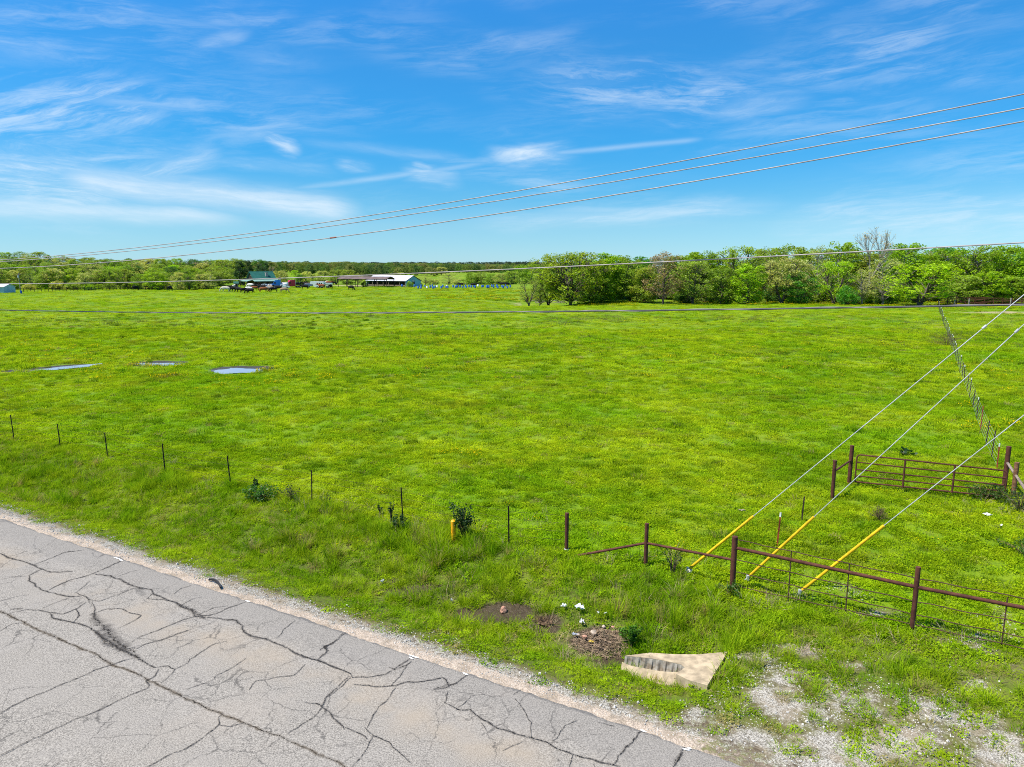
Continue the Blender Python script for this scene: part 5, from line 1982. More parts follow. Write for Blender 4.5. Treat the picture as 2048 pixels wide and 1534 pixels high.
def make_bare(seed, h=14.0, w=9.0, trunk_r=0.22, depth=5, leaf=0):
    rng = random.Random(seed)
    tk, cr = MB(), MB()

    def grow(p, d, L, r, lev):
        n = 3
        pts = [p]
        q = p
        for i in range(n):
            d = (d + Vector((rng.gauss(0, .10), rng.gauss(0, .10), 0.05))).normalized()
            q = q + d * L / n
            pts.append(q)
        tk.tube(pts, r, 5 if lev < 2 else 3, cap=False, r1=r * 0.62)
        if lev >= depth:
            if leaf:
                leaves_to(cr, q, leaf, 0.32, 0.20, rng)
            return
        k = 3 if lev < 4 else 3
        for i in range(k):
            a = rng.uniform(0, 6.283)
            sp = rng.uniform(0.35, 0.75)
            side = Vector((math.cos(a), math.sin(a), 0))
            nd = (d + side * sp * (w / h) * 1.25 + Vector((0, 0, 0.10))).normalized()
            grow(pts[-1] if i else pts[-1], nd, L * rng.uniform(0.62, 0.84), r * 0.60, lev + 1)
        if lev >= 1:
            a = rng.uniform(0, 6.283)
            grow(pts[2], (d + Vector((math.cos(a), math.sin(a), 0.2)) * 0.9).normalized(), L * 0.55, r * 0.4, min(depth, lev + 2))
    grow(Vector((0, 0, -0.2)), Vector((0, 0, 1)), h * 0.30, trunk_r, 0)
    zs = max(v[2] for v in tk.v)
    k = h / zs
    tk.v = [(x * k, y * k, z * k) for x, y, z in tk.v]
    cr.v = [(x * k, y * k, z * k) for x, y, z in cr.v]
    return tk.mesh('tree_trunk'), (cr.mesh('tree_crown') if leaf else None)


TREES = {}
for i in range(4):
    TREES['full%d' % i] = make_tree(300 + i, 12, 8.4, 0.06, 86, 62, 0.36, 1.05, 0.20)
for i in range(3):
    TREES['oak%d' % i] = make_tree(320 + i, 12, 10, 0.22, 92, 44, 0.33, 0.95, 0.30, 2 + i % 2, 'spread', 0.10)
for i in range(2):
    TREES['airy%d' % i] = make_tree(330 + i, 12, 8, 0.18, 80, 26, 0.28, 0.85, 0.20, 1, 'round', 0.07)
TREES['tall0'] = make_tree(340, 12, 5.6, 0.14, 70, 58, 0.34, 0.9, 0.18, 1, 'tall')
TREES['tall1'] = make_tree(341, 12, 6.4, 0.10, 76, 58, 0.34, 0.95, 0.18, 1, 'tall')
TREES['lone'] = make_tree(350, 12, 15, 0.10, 190, 40, 0.34, 1.0, 0.30, 6, 'spread', 0.12)
TREES['lean'] = make_tree(351, 12, 12, 0.26, 64, 26, 0.28, 0.85, 0.34, 2, 'spread', 0.12)
TREES['cedar'] = make_tree(360, 12, 6, 0.04, 84, 60, 0.34, 0.8, 0.18, 1, 'tall')
TREES['bush'] = make_tree(361, 4, 5, 0.0, 44, 60, 0.26, 0.7, 0.07, 3, 'round', 0.04)
TREES['bare0'] = make_bare(370, 14, 9, 0.24, 5, 1)
TREES['bare1'] = make_bare(371, 13, 8, 0.20, 5, 2)
for k, (t, c) in TREES.items():
    t.materials.append(M_BARK)
    if c:
        c.materials.append(M_LEAF)
BASE_H = {k: 12.0 for k in TREES}
BASE_W = dict(full0=8.4, full1=8.4, full2=8.4, full3=8.4, oak0=10, oak1=10, oak2=10, airy0=8, airy1=8, tall0=5.6, tall1=6.4, lone=15, lean=12, cedar=6, bush=5, bare0=9, bare1=8)
BASE_H.update(bush=4, bare0=14, bare1=13)

GREEN = {'bright': (0.285, 0.480, 0.010), 'lime': (0.346, 0.562, 0.012), 'mid': (0.240, 0.390, 0.022), 'olive': (0.324, 0.443, 0.050), 'pale': (0.518, 0.572, 0.150), 'dark': (0.090, 0.227, 0.022),
         'emerald': (0.114, 0.349, 0.022), 'rust': (0.475, 0.335, 0.150), 'grey': (0.620, 0.515, 0.275), 'yellow': (0.356, 0.508, 0.020), 'conifer': (0.049, 0.113, 0.035)}


def plant(kind, u, y, vtop, wpx, colour, label, cat='tree', group=None, jitter=True, name='tree', pale=False, vbase=None, full=True):
    """a tree at photo column u, distance y, whose top reaches photo row vtop and that is wpx wide"""
    d = pix_dir(u, HORIZON)
    x = d[0] / d[1] * y
    if vbase is not None:
        b = hit(u, vbase)
        x, y = b.x, b.y
    z = tz(x, y)
    base = Vector((x, y, z))
    h = height_to40(base, vtop) * (1.0 if 'bare' in kind else 1.07)
    w = wpx / F * y
    e = empty(name, base, random.uniform(0, 6.283) if jitter else 0.0, (w / BASE_W[kind], w / BASE_W[kind], h / BASE_H[kind]))
    tag(e, label, cat, group)
    t, c = TREES[kind]
    to = mesh_obj('trunk', t, None, e)
    if pale:
        to.material_slots[0].link = 'OBJECT'
        to.material_slots[0].material = M_BARKPALE
    if c:
        co = mesh_obj('crown', c, None, e)
        col = GREEN[colour]
        k = random.uniform(0.85, 1.15)
        co.color = (col[0] * k * random.uniform(.93, 1.07), col[1] * k, col[2] * k * random.uniform(.9, 1.1), 1)
    return e


def height_to40(base, vtop):
    lo, hi = 0.0, 60.0
    for _ in range(40):
        mid = (lo + hi) / 2
        yy = base.y * math.cos(PITCH) - (base.z + mid - H) * math.sin(PITCH)
        zz = base.y * math.sin(PITCH) + (base.z + mid - H) * math.cos(PITCH)
        if 767 - F * zz / yy > vtop:
            lo = mid
        else:
            hi = mid
    return lo


COLW = {'bright': 'bright green', 'lime': 'lime-green', 'mid': 'mid-green', 'olive': 'olive-green', 'pale': 'pale sage', 'dark': 'dark green', 'emerald': 'deep green', 'rust': 'rust-brown', 'grey': 'grey bare',
        'yellow': 'yellow-green', 'conifer': 'blackish green'}

# the wood on the right: trees one can tell apart
RW = [('lean', 1058, 157, 562, 62, 'olive', 'small leaning olive tree with bare dark limbs, leftmost of the right wood'),
      ('lone', 1142, 158, 509, 168, 'yellow', 'broad yellow-olive tree with many visible limbs at the left end of the wood'),
      ('oak2', 1098, 163, 538, 84, 'lime', 'lime-green tree between the leaning one and the broad yellow-olive one'),
      ('airy0', 1080, 160, 562, 46, 'olive', 'thin olive sapling right against the leaning tree'),
      ('full2', 1182, 162, 524, 92, 'mid', 'mid-green tree pressing against the right side of the broad yellow-olive one'),
      ('tall1', 1205, 167, 510, 90, 'bright', 'bright green tree rising directly behind the broad yellow-olive one'),
      ('full1', 1262, 165, 517, 70, 'mid', 'mid-green tree with a dark understorey, right of the broad yellow-olive one'),
      ('full2', 1290, 162, 536, 66, 'olive', 'lower olive tree just left of the rust-brown one'),
      ('airy1', 1328, 157.5, 508, 84, 'rust', 'rust-brown tree with fading leaves at the wood edge'),
      ('bare1', 1316, 175, 500, 50, 'grey', 'grey leafless crown showing over the rust-brown tree'),
      ('oak0', 1388, 158, 527, 96, 'olive', 'rounded olive-green tree directly right of the rust-brown one'),
      ('full3', 1400, 172, 508, 84, 'bright', 'bright green crown behind the rounded olive tree right of the rust-brown one'),
      ('full0', 1445, 160, 540, 76, 'mid', 'mid-green tree left of the narrow lime one'),
      ('tall1', 1500, 157, 530, 66, 'lime', 'narrow lime-green tree standing forward in the middle of the wood'),
      ('oak1', 1480, 172, 497, 92, 'yellow', 'tall yellow-green crown behind the narrow lime tree'),
      ('airy0', 1540, 168, 497, 76, 'olive', 'thin olive crown reaching the skyline left of a bright one'),
      ('full1', 1570, 175, 491, 82, 'bright', 'bright green crown, high point of the wood left of the bare sycamore'),
      ('oak2', 1568, 158, 521, 96, 'pale', 'pale sage tree at the wood edge beside a deep green one'),
      ('full2', 1600, 157, 545, 60, 'emerald', 'deep green tree low at the wood edge, right of the pale sage one'),
      ('airy1', 1636, 166, 495, 60, 'pale', 'thin pale crown on the skyline, left of the bare sycamore by two trees'),
      ('oak0', 1672, 158, 528, 86, 'lime', 'lime-green tree with forked dark trunk left of the round dark bush'),
      ('full3', 1682, 172, 490, 84, 'bright', 'bright green crown just left of the bare sycamore'),
      ('bare0', 1734, 168, 452, 92, 'grey', 'tall bare grey sycamore standing above the whole wood'),
      ('airy0', 1730, 158, 540, 60, 'pale', 'pale tree under the bare sycamore'),
      ('airy1', 1772, 158, 520, 84, 'pale', 'pale sage tree with a white trunk, right of the round dark bush'),
      ('full0', 1812, 171, 493, 90, 'bright', 'bright green crown right of the bare sycamore'),
      ('oak1', 1848, 150, 530, 148, 'lime', 'spreading lime-green tree with a forked trunk where the long fence meets the wood'),
      ('full1', 1895, 172, 496, 82, 'bright', 'bright green crown behind the spreading forked tree, right side'),
      ('bare1', 1868, 182, 494, 44, 'grey', 'small grey bare top on the skyline behind the spreading forked tree'),
      ('oak2', 1950, 166, 498, 104, 'bright', 'big bright green crown above the rusty pen'),
      ('full2', 1930, 158, 552, 74, 'olive', 'low olive tree left behind the rusty pen'),
      ('full3', 1975, 158, 545, 90, 'bright', 'low bright green tree in the middle behind the rusty pen'),
      ('full0', 2010, 171, 497, 90, 'bright', 'bright green crown on the skyline, second from the right edge'),
      ('tall0', 2030, 158, 556, 60, 'mid', 'narrow mid-green tree behind the rusty pen at the right edge'),
      ('full1', 2058, 168, 500, 92, 'bright', 'bright green crown cut by the right edge of the picture')]
for k, u, y, vt, w, c, lab in RW:
    n = 'sycamore_tree' if 'sycamore' in lab else 'tree'
    plant(k, u, y, vt, w, c, lab, group='trees of the right-hand wood', name=n, pale=('sycamore' in lab or 'white trunk' in lab or 'grey' == c))
plant('bush', 1700, 153, 574, 38, 'emerald', 'round deep green bush standing alone before the wood', 'bush', 'trees of the right-hand wood', name='bush')
# the inside of the wood and its undergrowth
k = 0
rng = random.Random(77)
inner = []
for i in range(30):
    u = 1150 + (2110 - 1150) * (i + rng.uniform(0.1, 0.9)) / 30
    inner.append((u, rng.uniform(176, 190), float(np.interp(u, [1150, 1300, 1400, 1500, 1560, 1700, 1820, 2060], [514, 514, 509, 501, 496, 500, 499, 502])) + rng.uniform(0, 13)))
for i, (u, y, vt) in enumerate(sorted(inner)):
    c = rng.choice(['mid', 'dark', 'bright', 'olive', 'emerald'])
    plant(rng.choice(['full0', 'full1', 'full2', 'tall1']), u, y, vt, rng.uniform(70, 100), c, '%s tree deep inside the right-hand wood, %s from its left end' % (COLW[c], ordinal(i)), group='trees deep in the right-hand wood')
under = []
for i in range(22):
    u = 1340 + (2060 - 1340) * (i + rng.uniform(0.1, 0.9)) / 22
    under.append((u, rng.uniform(161, 168), rng.uniform(570, 588)))
for i, (u, y, vt) in enumerate(sorted(under)):
    c = rng.choice(['mid', 'lime', 'bright', 'olive', 'dark'])
    plant('bush', u, y, vt, rng.uniform(34, 60), c, '%s underbrush along the foot of the right-hand wood, %s from its left end' % (COLW[c], ordinal(i)), 'bush', 'underbrush of the right-hand wood', name='bush')
for i in range(5):
    plant(['full0', 'oak1', 'full2', 'full3', 'tall1'][i], 2130 + i * 70, 165 + 4 * (i % 2), 502, 100, 'bright', 'bright green tree of the wood just beyond the right edge of the picture', group='trees beyond the right edge')
# fallen branches at the mouth of the hollow
p = hit(1115, 607)
mb = MB()
for i in range(26):
    a = rng.uniform(-0.5, 0.5)
    q = Vector((rng.uniform(-7, 7), rng.uniform(-2, 2), rng.uniform(0.1, 0.7)))
    L = rng.uniform(1, 4)
    mb.tube([q, q + Vector((math.cos(a) * L * .5, math.sin(a) * L * .5, rng.uniform(0, .4))), q + Vector((math.cos(a) * L, math.sin(a) * L, rng.uniform(-.2, .4)))], 0.09, 5, r1=0.03)
tag(mb.build('fallen_branches', M_BARKPALE, None, p), 'pale fallen branches lying under the trees at the left end of the wood', 'branches')

# the wooded rise on the left, row behind row
WORDROW = ['front', 'second', 'third', 'rear']
for row, (y0, n, u0, u1, vt0, vt1, wmin, wmax) in enumerate([(258, 25, -40, 425, 538, 546, 26, 46), (292, 26, -40, 452, 526, 539, 28, 46), (330, 26, -40, 470, 517, 532, 28, 44), (385, 26, -40, 520, 505, 520, 28, 44)]):
    cand = sorted((u0 + (u1 - u0) * (i + rng.uniform(0.05, 0.95)) / n) for i in range(n))
    for i, u in enumerate(cand):
        c = rng.choice(['olive', 'pale', 'mid', 'olive', 'pale', 'bright', 'olive', 'dark' if row else 'mid', 'lime'] if row < 3 else ['olive', 'mid', 'bright', 'grey', 'pale', 'dark', 'olive'])
        kind = rng.choice(['full0', 'full1', 'full2', 'full3', 'airy0', 'airy1', 'oak0', 'oak2', 'tall1'])
        t = min(1, max(0, (u - u0) / (u1 - u0)))
        vt = vt0 + (vt1 - vt0) * t + rng.uniform(-4, 5)
        if row == 3:
            vt = np.interp(u, [-40, 60, 130, 240, 300, 520], [503, 505, 512, 520, 518, 521]) + rng.uniform(-2, 3)
        if c == 'grey':
            kind = 'bare1'
        plant(kind, u, y0 + rng.uniform(-9, 9), vt, rng.uniform(wmin, wmax), c, '%s tree in the %s row of the left-hand wood, %s from the left edge' % (COLW[c], WORDROW[row], ordinal(i)),
              group='trees of the left-hand wood, %s row' % WORDROW[row], pale=(c == 'grey'))
und = []
for i in range(22):
    und.append(-20 + 450 * (i + rng.uniform(.1, .9)) / 22)
for i, u in enumerate(sorted(und)):
    c = rng.choice(['mid', 'olive', 'lime', 'pale'])
    plant('bush', u, rng.uniform(250, 258), rng.uniform(562, 570), rng.uniform(22, 34), c, '%s underbrush at the foot of the left-hand wood, %s from the left edge' % (COLW[c], ordinal(i)), 'bush', 'underbrush of the left-hand wood', name='bush')
plant('bush', 175, 243, 575.5, 26, 'dark', 'dark low shrub by itself on the far left fence line', 'shrub', name='shrub')

# around the farmhouse and beyond it
FH = [('cedar', 478, 300, 524, 24, 'conifer', 'tall blackish cedar left behind the green-roofed house'), ('cedar', 493, 302, 523, 26, 'conifer', 'tallest blackish cedar directly behind the green-roofed house'),
      ('cedar', 519, 304, 530, 18, 'conifer', 'blackish cedar behind the right end of the green roof'), ('cedar', 532, 304, 527, 17, 'conifer', 'narrow blackish cedar right of the green roof'),
      ('bare1', 543, 300, 530, 12, 'grey', 'pale dead tree beside the narrow cedar'), ('full1', 558, 310, 541, 34, 'pale', 'pale sage tree right behind the farmhouse'),
      ('full2', 590, 312, 541, 22, 'lime', 'vivid lime tree above the red truck'), ('full3', 612, 314, 544, 26, 'pale', 'pale tree right of the vivid lime one'), ('full0', 600, 306, 550, 22, 'dark', 'dark low tree below the vivid lime one'),
      ('oak0', 645, 316, 543, 34, 'pale', 'pale sage tree behind the white trailer'), ('oak1', 672, 318, 540, 36, 'olive', 'olive tree left behind the open shed'), ('full0', 695, 318, 541, 34, 'olive', 'olive-green tree behind the left bays of the open shed'),
      ('full3', 625, 322, 548, 30, 'olive', 'low olive tree between the trailer and the lime tree'), ('airy0', 716, 330, 546, 24, 'pale', 'thin pale tree behind the middle of the open shed'),
      ('airy1', 778, 360, 548, 26, 'pale', 'pale bush-like tree above the barn roof ridge'), ('full2', 800, 365, 545, 20, 'pale', 'pale tree top just over the barn roof'), ('airy0', 850, 330, 551, 34, 'pale', 'thin grey-green tree right of the barn'),
      ('airy1', 897, 345, 546.5, 50, 'pale', 'wide pale grey tree in front of the far green field'), ('tall1', 944, 350, 545, 26, 'mid', 'mid-green tree standing in the valley right of the wide pale one'), ('full1', 963, 352, 543, 30, 'olive', 'olive tree in the valley beside the mid-green one'),
      ('full0', 983, 346, 549, 26, 'mid', 'green valley tree above the blue barrels'), ('full3', 1003, 340, 548, 34, 'pale', 'pale low valley tree near the right end of the barrels'), ('oak1', 1025, 336, 543, 36, 'olive', 'olive valley tree just left of the leaning tree'),
      ('full2', 1016, 365, 536, 34, 'dark', 'dark green valley tree behind the pale low one'), ('full1', 880, 760, 534, 26, 'olive', 'olive tree beyond the far green field'), ('oak0', 883, 640, 535, 28, 'pale', 'pale round tree at the top of the far green field'),
      ('full0', 1040, 380, 534, 40, 'bright', 'bright valley tree half hidden by the leaning tree'), ('full3', 1065, 390, 530, 44, 'mid', 'mid-green tree in the valley behind the leaning tree')]
for k, u, y, vt, w, c, lab in FH:
    plant(k, u, y, vt, w, c, lab, group='trees around the farm', pale=(c == 'grey'), name='cedar_tree' if k == 'cedar' else 'tree')
for i, u in enumerate([812, 828, 866, 915, 930, 990]):
    plant('bush', u, 322 + 5 * i, 559, 24, ['pale', 'olive', 'pale', 'pale', 'mid', 'olive'][i], ['pale scrub just right of the barn', 'olive scrub behind the barn corner', 'pale scrub left of the wide grey tree', 'pale scrub right of the wide grey tree',
          'green scrub at the valley tree', 'olive scrub below the valley trees'][i], 'scrub', 'scrub behind the barrels', name='scrub')
plant('bush', 819, 281, 563, 15, 'bright', 'round bright green bush against the blue gable of the barn', 'bush', name='bush')
plant('bush', 841, 281, 566.5, 7, 'dark', 'little dark bush right of the barn among the barrels', 'bush', name='bush')
plant('bush', 727, 282, 563, 13, 'mid', 'green bush at the foot of the open shed', 'bush', name='bush')

# distant forest: reads as one mass
M_LEAFFAR = leaf_mat('distant_leaf', 0.3, False, [(0.225, 0.284, 0.052), (0.173, 0.243, 0.052), (0.105, 0.203, 0.047), (0.315, 0.338, 0.098), (0.150, 0.277, 0.039), (0.255, 0.257, 0.078), (0.090, 0.169, 0.047), (0.203, 0.304, 0.044)])
M_LEAFRIDGE = leaf_mat('hazed_ridge_leaf', 0.3, False, [(0.050, 0.095, 0.055), (0.065, 0.115, 0.055), (0.045, 0.085, 0.058), (0.090, 0.130, 0.065)])  # bluish haze of distance is mixed into these leaf colours


def far_proto(kind, leaf):
    t, c = TREES[kind]
    me = c.copy()
    me.materials.clear()
    me.materials.append(leaf)
    return me


def far_wood(name, label, rows, leaf):
    pts, rot, scl, kd = [], [], [], []
    for (y, u0, u1, step, vt0, vt1, w) in rows:
        u = u0
        while u < u1:
            yy = y + rng.uniform(-0.03, 0.03) * y
            d = pix_dir(u, HORIZON)
            x = d[0] / d[1] * yy
            b = Vector((x, yy, tz(x, yy)))
            t = (u - u0) / (u1 - u0)
            h = max(3.0, height_to40(b, vt0 + (vt1 - vt0) * t + rng.uniform(-2.2, 2.6)))
            ww = w / F * yy * rng.uniform(0.75, 1.3)
            pts.append(tuple(b))
            rot.append((0, 0, rng.uniform(0, 6.28)))
            scl.append((ww / 8.4, ww / 8.4, h / 12))
            kd.append(rng.randrange(5))
            u += step * rng.uniform(0.6, 1.4)
    return scatter(name, [far_proto(k, leaf) for k in ('full0', 'full1', 'full2', 'full3', 'oak0')], pts, rot, scl, kd, label, 'forest')


far_wood('distant_forest', 'long distant forest stretching behind the farm to the skyline', [
    (470, -60, 560, 13, 512, 524, 24), (520, 420, 760, 10, 523, 527, 18), (600, 420, 800, 9, 521, 525, 18), (690, 480, 900, 8, 524, 528, 16), (560, 600, 800, 10, 533, 535, 18), (620, 700, 880, 9, 531, 533.5, 15),
    (760, 680, 1100, 7, 526, 531, 14), (860, 560, 1130, 7, 526, 530, 13), (980, 560, 1160, 6, 526, 529.5, 12), (820, 920, 1080, 8, 533, 534.5, 13), (1150, 700, 1180, 6, 527, 528.5, 11)], M_LEAFFAR)
far_wood('far_ridge_forest', 'dark blue-green wooded ridge on the far skyline', [(2000, 500, 1300, 4, 526.5, 524.5, 8), (2300, 500, 1300, 4, 526.0, 524.0, 7), (2250, 980, 1090, 3.0, 523.5, 524, 6), (2600, 400, 1300, 4, 525.5, 525.5, 7)], M_LEAFRIDGE)


# ------------------------------------------------------------------ farm
M_GREENROOF = simple_mat('green_metal_roof', (0.020, 0.115, 0.085), 0.5, 0.1, 0.15, 0.8)
M_PALEROOF = simple_mat('pale_green_roof', (0.22, 0.36, 0.30), 0.5, 0.1, 0.12, 0.8)
M_DARKWALL = simple_mat('dark_brown_boards', (0.045, 0.030, 0.022), 0.9, var=0.4, scale=1.2)
M_BRICK = simple_mat('grey_chimney_stone', (0.36, 0.33, 0.30), 0.9, var=0.3, scale=3)
M_GLASS = simple_mat('dark_glass', (0.02, 0.024, 0.028), 0.15, spec=0.6, var=0.1)
M_ROOFGREY = simple_mat('grey_white_metal_roof', (0.56, 0.57, 0.60), 0.55, 0.1, 0.12, 0.6)
M_BLUEWALL = simple_mat('pale_blue_metal_wall', (0.22, 0.47, 0.58), 0.6, var=0.08, scale=0.6)
M_PALEBLUE = simple_mat('pale_grey_blue_wall', (0.40, 0.55, 0.62), 0.6, var=0.1, scale=0.7)
M_BROWNROOF = simple_mat('dull_brown_roof', (0.145, 0.105, 0.095), 0.8, var=0.25, scale=0.5)
M_WHITEPAINT = simple_mat('white_vehicle_paint', (0.78, 0.78, 0.77), 0.35, var=0.05, spec=0.5)
M_BLUEPAINT = simple_mat('blue_vehicle_paint', (0.015, 0.20, 0.60), 0.35, var=0.08, spec=0.5)
M_REDPAINT = simple_mat('red_vehicle_paint', (0.55, 0.015, 0.045), 0.35, var=0.08, spec=0.5)
M_TYRE = simple_mat('black_tyre', (0.018, 0.018, 0.018), 0.85, var=0.2)
M_BARREL = simple_mat('blue_plastic_barrel', (0.012, 0.10, 0.42), 0.45, var=0.15, spec=0.5)
M_CHROME = simple_mat('bright_metal', (0.6, 0.6, 0.6), 0.3, 0.9, 0.1)


def farm_pt(u, y):
    d = pix_dir(u, HORIZON)
    x = d[0] / d[1] * y
    return Vector((x, y, tz(x, y)))


def gable(mb_wall, mb_roof, L, Wd, eave, ridge, over=0.4, th=0.12):
    """box along x with a gable roof; walls and roof go to their own meshes"""
    l, w = L / 2, Wd / 2
    if mb_wall is not None:
        v = [(-l, -w, 0), (l, -w, 0), (l, w, 0), (-l, w, 0), (-l, -w, eave), (l, -w, eave), (l, w, eave), (-l, w, eave), (-l, 0, ridge), (l, 0, ridge)]
        mb_wall.add(v, [(0, 1, 5, 4), (2, 3, 7, 6), (1, 2, 6, 9, 5), (3, 0, 4, 8, 7)])
    sl = (ridge - eave) / w
    for sgn in (-1, 1):
        a = [(-l - over, 0, ridge + 0.03), (l + over, 0, ridge + 0.03), (l + over, sgn * (w + over), eave - sl * over + 0.03), (-l - over, sgn * (w + over), eave - sl * over + 0.03)]
        b = [(x, y, z + th) for x, y, z in a]
        o = a + b
        f = [(0, 1, 2, 3), (7, 6, 5, 4), (0, 4, 5, 1), (1, 5, 6, 2), (2, 6, 7, 3), (3, 7, 4, 0)]
        mb_roof.add(o, f if sgn < 0 else [q[::-1] for q in f])


# farmhouse
hp = farm_pt(521, 284)
hs_ = empty('farmhouse', hp, R(38))
tag(hs_, 'brown farmhouse with a steep dark green roof, porch roof and stone chimney', 'house')
w_, r_ = MB(), MB()
gable(w_, r_, 8.4, 8.0, 3.4, 6.1, 0.5)
w_.build('wall', M_DARKWALL, hs_)
r_.build('roof', M_GREENROOF, hs_)
pr = MB()
for (sx, sy, ex, ey, px, py) in ((-5.0, -4.0, 5.0, -4.0, 0, -2.8), (-4.2, 4.6, -4.2, -4.6, -3.0, 0)):
    a, b = Vector((sx, sy, 3.15)), Vector((ex, ey, 3.15))
    o_ = Vector((px, py, -0.75))
    vs = [a, b, b + o_, a + o_]
    pr.poly_prism(vs, (0, 0, 0.12))
pr.build('porch_roof', M_PALEROOF, hs_)
for (x, y) in ((-4.8, -6.5), (-1.6, -6.5), (1.6, -6.5), (4.8, -6.5), (-6.9, -4.2), (-6.9, 0), (-6.9, 4.2)):
    MB().box((x, y, 1.2), (0.16, 0.16, 2.4)).build('porch_post', M_DARKWALL, hs_)
ch = MB().box((1.3, -2.6, 4.3), (0.9, 0.8, 3.0))
ch.box((1.3, -2.6, 5.85), (1.05, 0.95, 0.15))
ch.build('chimney', M_BRICK, hs_)
for (x, y, z, sx, sy, sz) in ((-4.22, 0.0, 4.2, 0.06, 1.4, 1.0), (-4.22, -2.2, 1.6, 0.06, 1.2, 1.2), (-4.22, 2.2, 1.6, 0.06, 1.2, 1.2), (-2.2, -4.02, 1.5, 1.2, 0.06, 1.2), (2.2, -4.02, 1.5, 1.2, 0.06, 1.2)):
    fw = MB().box((x, y, z), (sx, sy, sz)).build('window', M_WOOD, hs_)
    MB().box((x - (0.04 if sx < .1 else 0), y - (0.04 if sy < .1 else 0), z), (sx if sx < .1 else sx * .8, sy if sy < .1 else sy * .8, sz * .8)).build('pane', M_GLASS, fw)
dd_ = MB().box((0, -4.03, 1.05), (1.0, 0.08, 2.1)).build('door', M_WOOD, hs_)

# little green-roofed hut left of the house
kp = farm_pt(470, 270)
kh = empty('kiosk', kp, R(20))
tag(kh, 'small hut with a flat green roof left of the farmhouse', 'hut')
w_, r_ = MB(), MB()
gable(w_, r_, 1.3, 1.2, 1.9, 2.4, 0.3, 0.08)
w_.build('wall', M_WOOD, kh)
r_.build('roof', M_GREENROOF, kh)
MB().box((0, -0.62, 0.8), (0.6, 0.04, 1.5)).build('door', M_DARKWALL, kh)

# barn with a blue gable
bp = farm_pt(786, 292)
brn = empty('barn', bp, R(-31))
tag(brn, 'long barn with a pale blue gable end and a whitish metal roof', 'barn')
L, Wd, ev, rg = 21.0, 9.6, 2.35, 4.4
rf_ = MB()
gable(None, rf_, L, Wd, ev, rg, 0.25, 0.10)
rf_.build('roof', M_ROOFGREY, brn)
for sgn, mt in ((1, M_BLUEWALL), (-1, M_BLUEWALL)):
    l, w = sgn * L / 2, Wd / 2
    mb = MB()
    pr_ = [(l, -w, 0), (l, w, 0), (l, w, ev), (l, 0, rg), (l, -w, ev)]
    mb.poly_prism(pr_ if sgn > 0 else pr_[::-1], (-0.1 * sgn, 0, 0))
    mb.build('gable_wall', mt, brn)
MB().box((0, Wd / 2 - 0.05, ev / 2), (L - 0.3, 0.1, ev)).build('rear_wall', M_BLUEWALL, brn)
MB().box((0, -Wd / 2 + 1.6, 0.95), (L - 0.3, 0.1, 1.5)).build('shade_panel', M_DARKWALL, brn)  # dark panel put in for the shade behind the open long side
for i in range(8):
    MB().box((-L / 2 + 0.4 + i * (L - 0.8) / 7, -Wd / 2 + 0.12, ev / 2), (0.2, 0.2, ev)).build('post', M_WOOD, brn)
MB().box((0, -Wd / 2 + 0.22, 0.5), (L - 0.9, 0.06, 0.5)).build('rail_boards', M_WOOD, brn)
dw = MB().box((L / 2 + 0.02, -0.1, 1.75), (0.06, 1.7, 1.9)).build('door', M_DARKWALL, brn)
MB().box((L / 2 + 0.07, -0.1, 2.35), (0.05, 1.4, 0.6)).build('door_panel', M_ROOFGREY, dw)
tr = MB()
for sgn in (-1, 1):
    a, b = Vector((L / 2 + 0.28, 0, rg + 0.0)), Vector((L / 2 + 0.28, sgn * (Wd / 2 + 0.2), ev - 0.1))
    tr.tube([a, b], 0.10, 4)
tr.build('gable_trim', M_DARKWALL, brn)

# open pole shed
sp = farm_pt(731, 283)
sh = empty('open_shed', sp, R(-14))
tag(sh, 'long open-sided pole shed with a dull brown roof beside the barn', 'shed')
L, Wd = 21.5, 7.0
rf_ = MB()
prof = [(-Wd / 2 - 0.3, 3.15), (-Wd / 4, 3.75), (0, 4.05), (Wd / 4, 3.75), (Wd / 2 + 0.3, 3.15)]
for (y0, z0), (y1, z1) in zip(prof[:-1], prof[1:]):
    rf_.poly_prism([(-L / 2, y0, z0), (L / 2, y0, z0), (L / 2, y1, z1), (-L / 2, y1, z1)], (0, 0, 0.10))
rf_.build('roof', M_BROWNROOF, sh)
for i in range(6):
    x = -L / 2 + 0.3 + i * (L - 0.6) / 5
    for sgn in (-1, 1):
        MB().box((x, sgn * Wd / 2, 1.6), (0.20, 0.20, 3.2)).build('post', M_DARKWALL, sh)
    MB().tube([(x, y, z - 0.08) for y, z in prof], 0.09, 5).build('truss', M_DARKWALL, sh)
for sgn in (-1, 1):
    MB().box((0, sgn * (Wd / 2 + 0.12), 3.05), (L, 0.06, 0.25)).build('fascia', M_DARKWALL, sh)

# metal shed at the left edge
lp = farm_pt(-26, 219)
ls = empty('metal_shed', lp, R(8))
tag(ls, 'low pale blue metal shed cut by the left edge of the picture', 'shed')
w_, r_ = MB(), MB()
gable(w_, r_, 11.2, 6.5, 1.9, 2.7, 0.2, 0.08)
w_.build('wall', M_PALEBLUE, ls)
r_.build('roof', M_ROOFGREY, ls)
MB().box((2.6, -3.27, 0.9), (0.9, 0.06, 1.8)).build('door', M_BLUEWALL, ls)
MB().box((0.4, -3.27, 1.1), (0.9, 0.06, 0.8)).build('window', M_GLASS, ls)
o = MB().tube([(0, 0, 0), (0, 0, 0.1), (0, 0, 0.8), (0, 0, 0.9)], [0.27, 0.30, 0.30, 0.27], 14).build('barrel', M_BARREL, None, farm_pt(36, 214))
tag(o, 'single blue barrel at the corner of the pale metal shed', 'barrel')


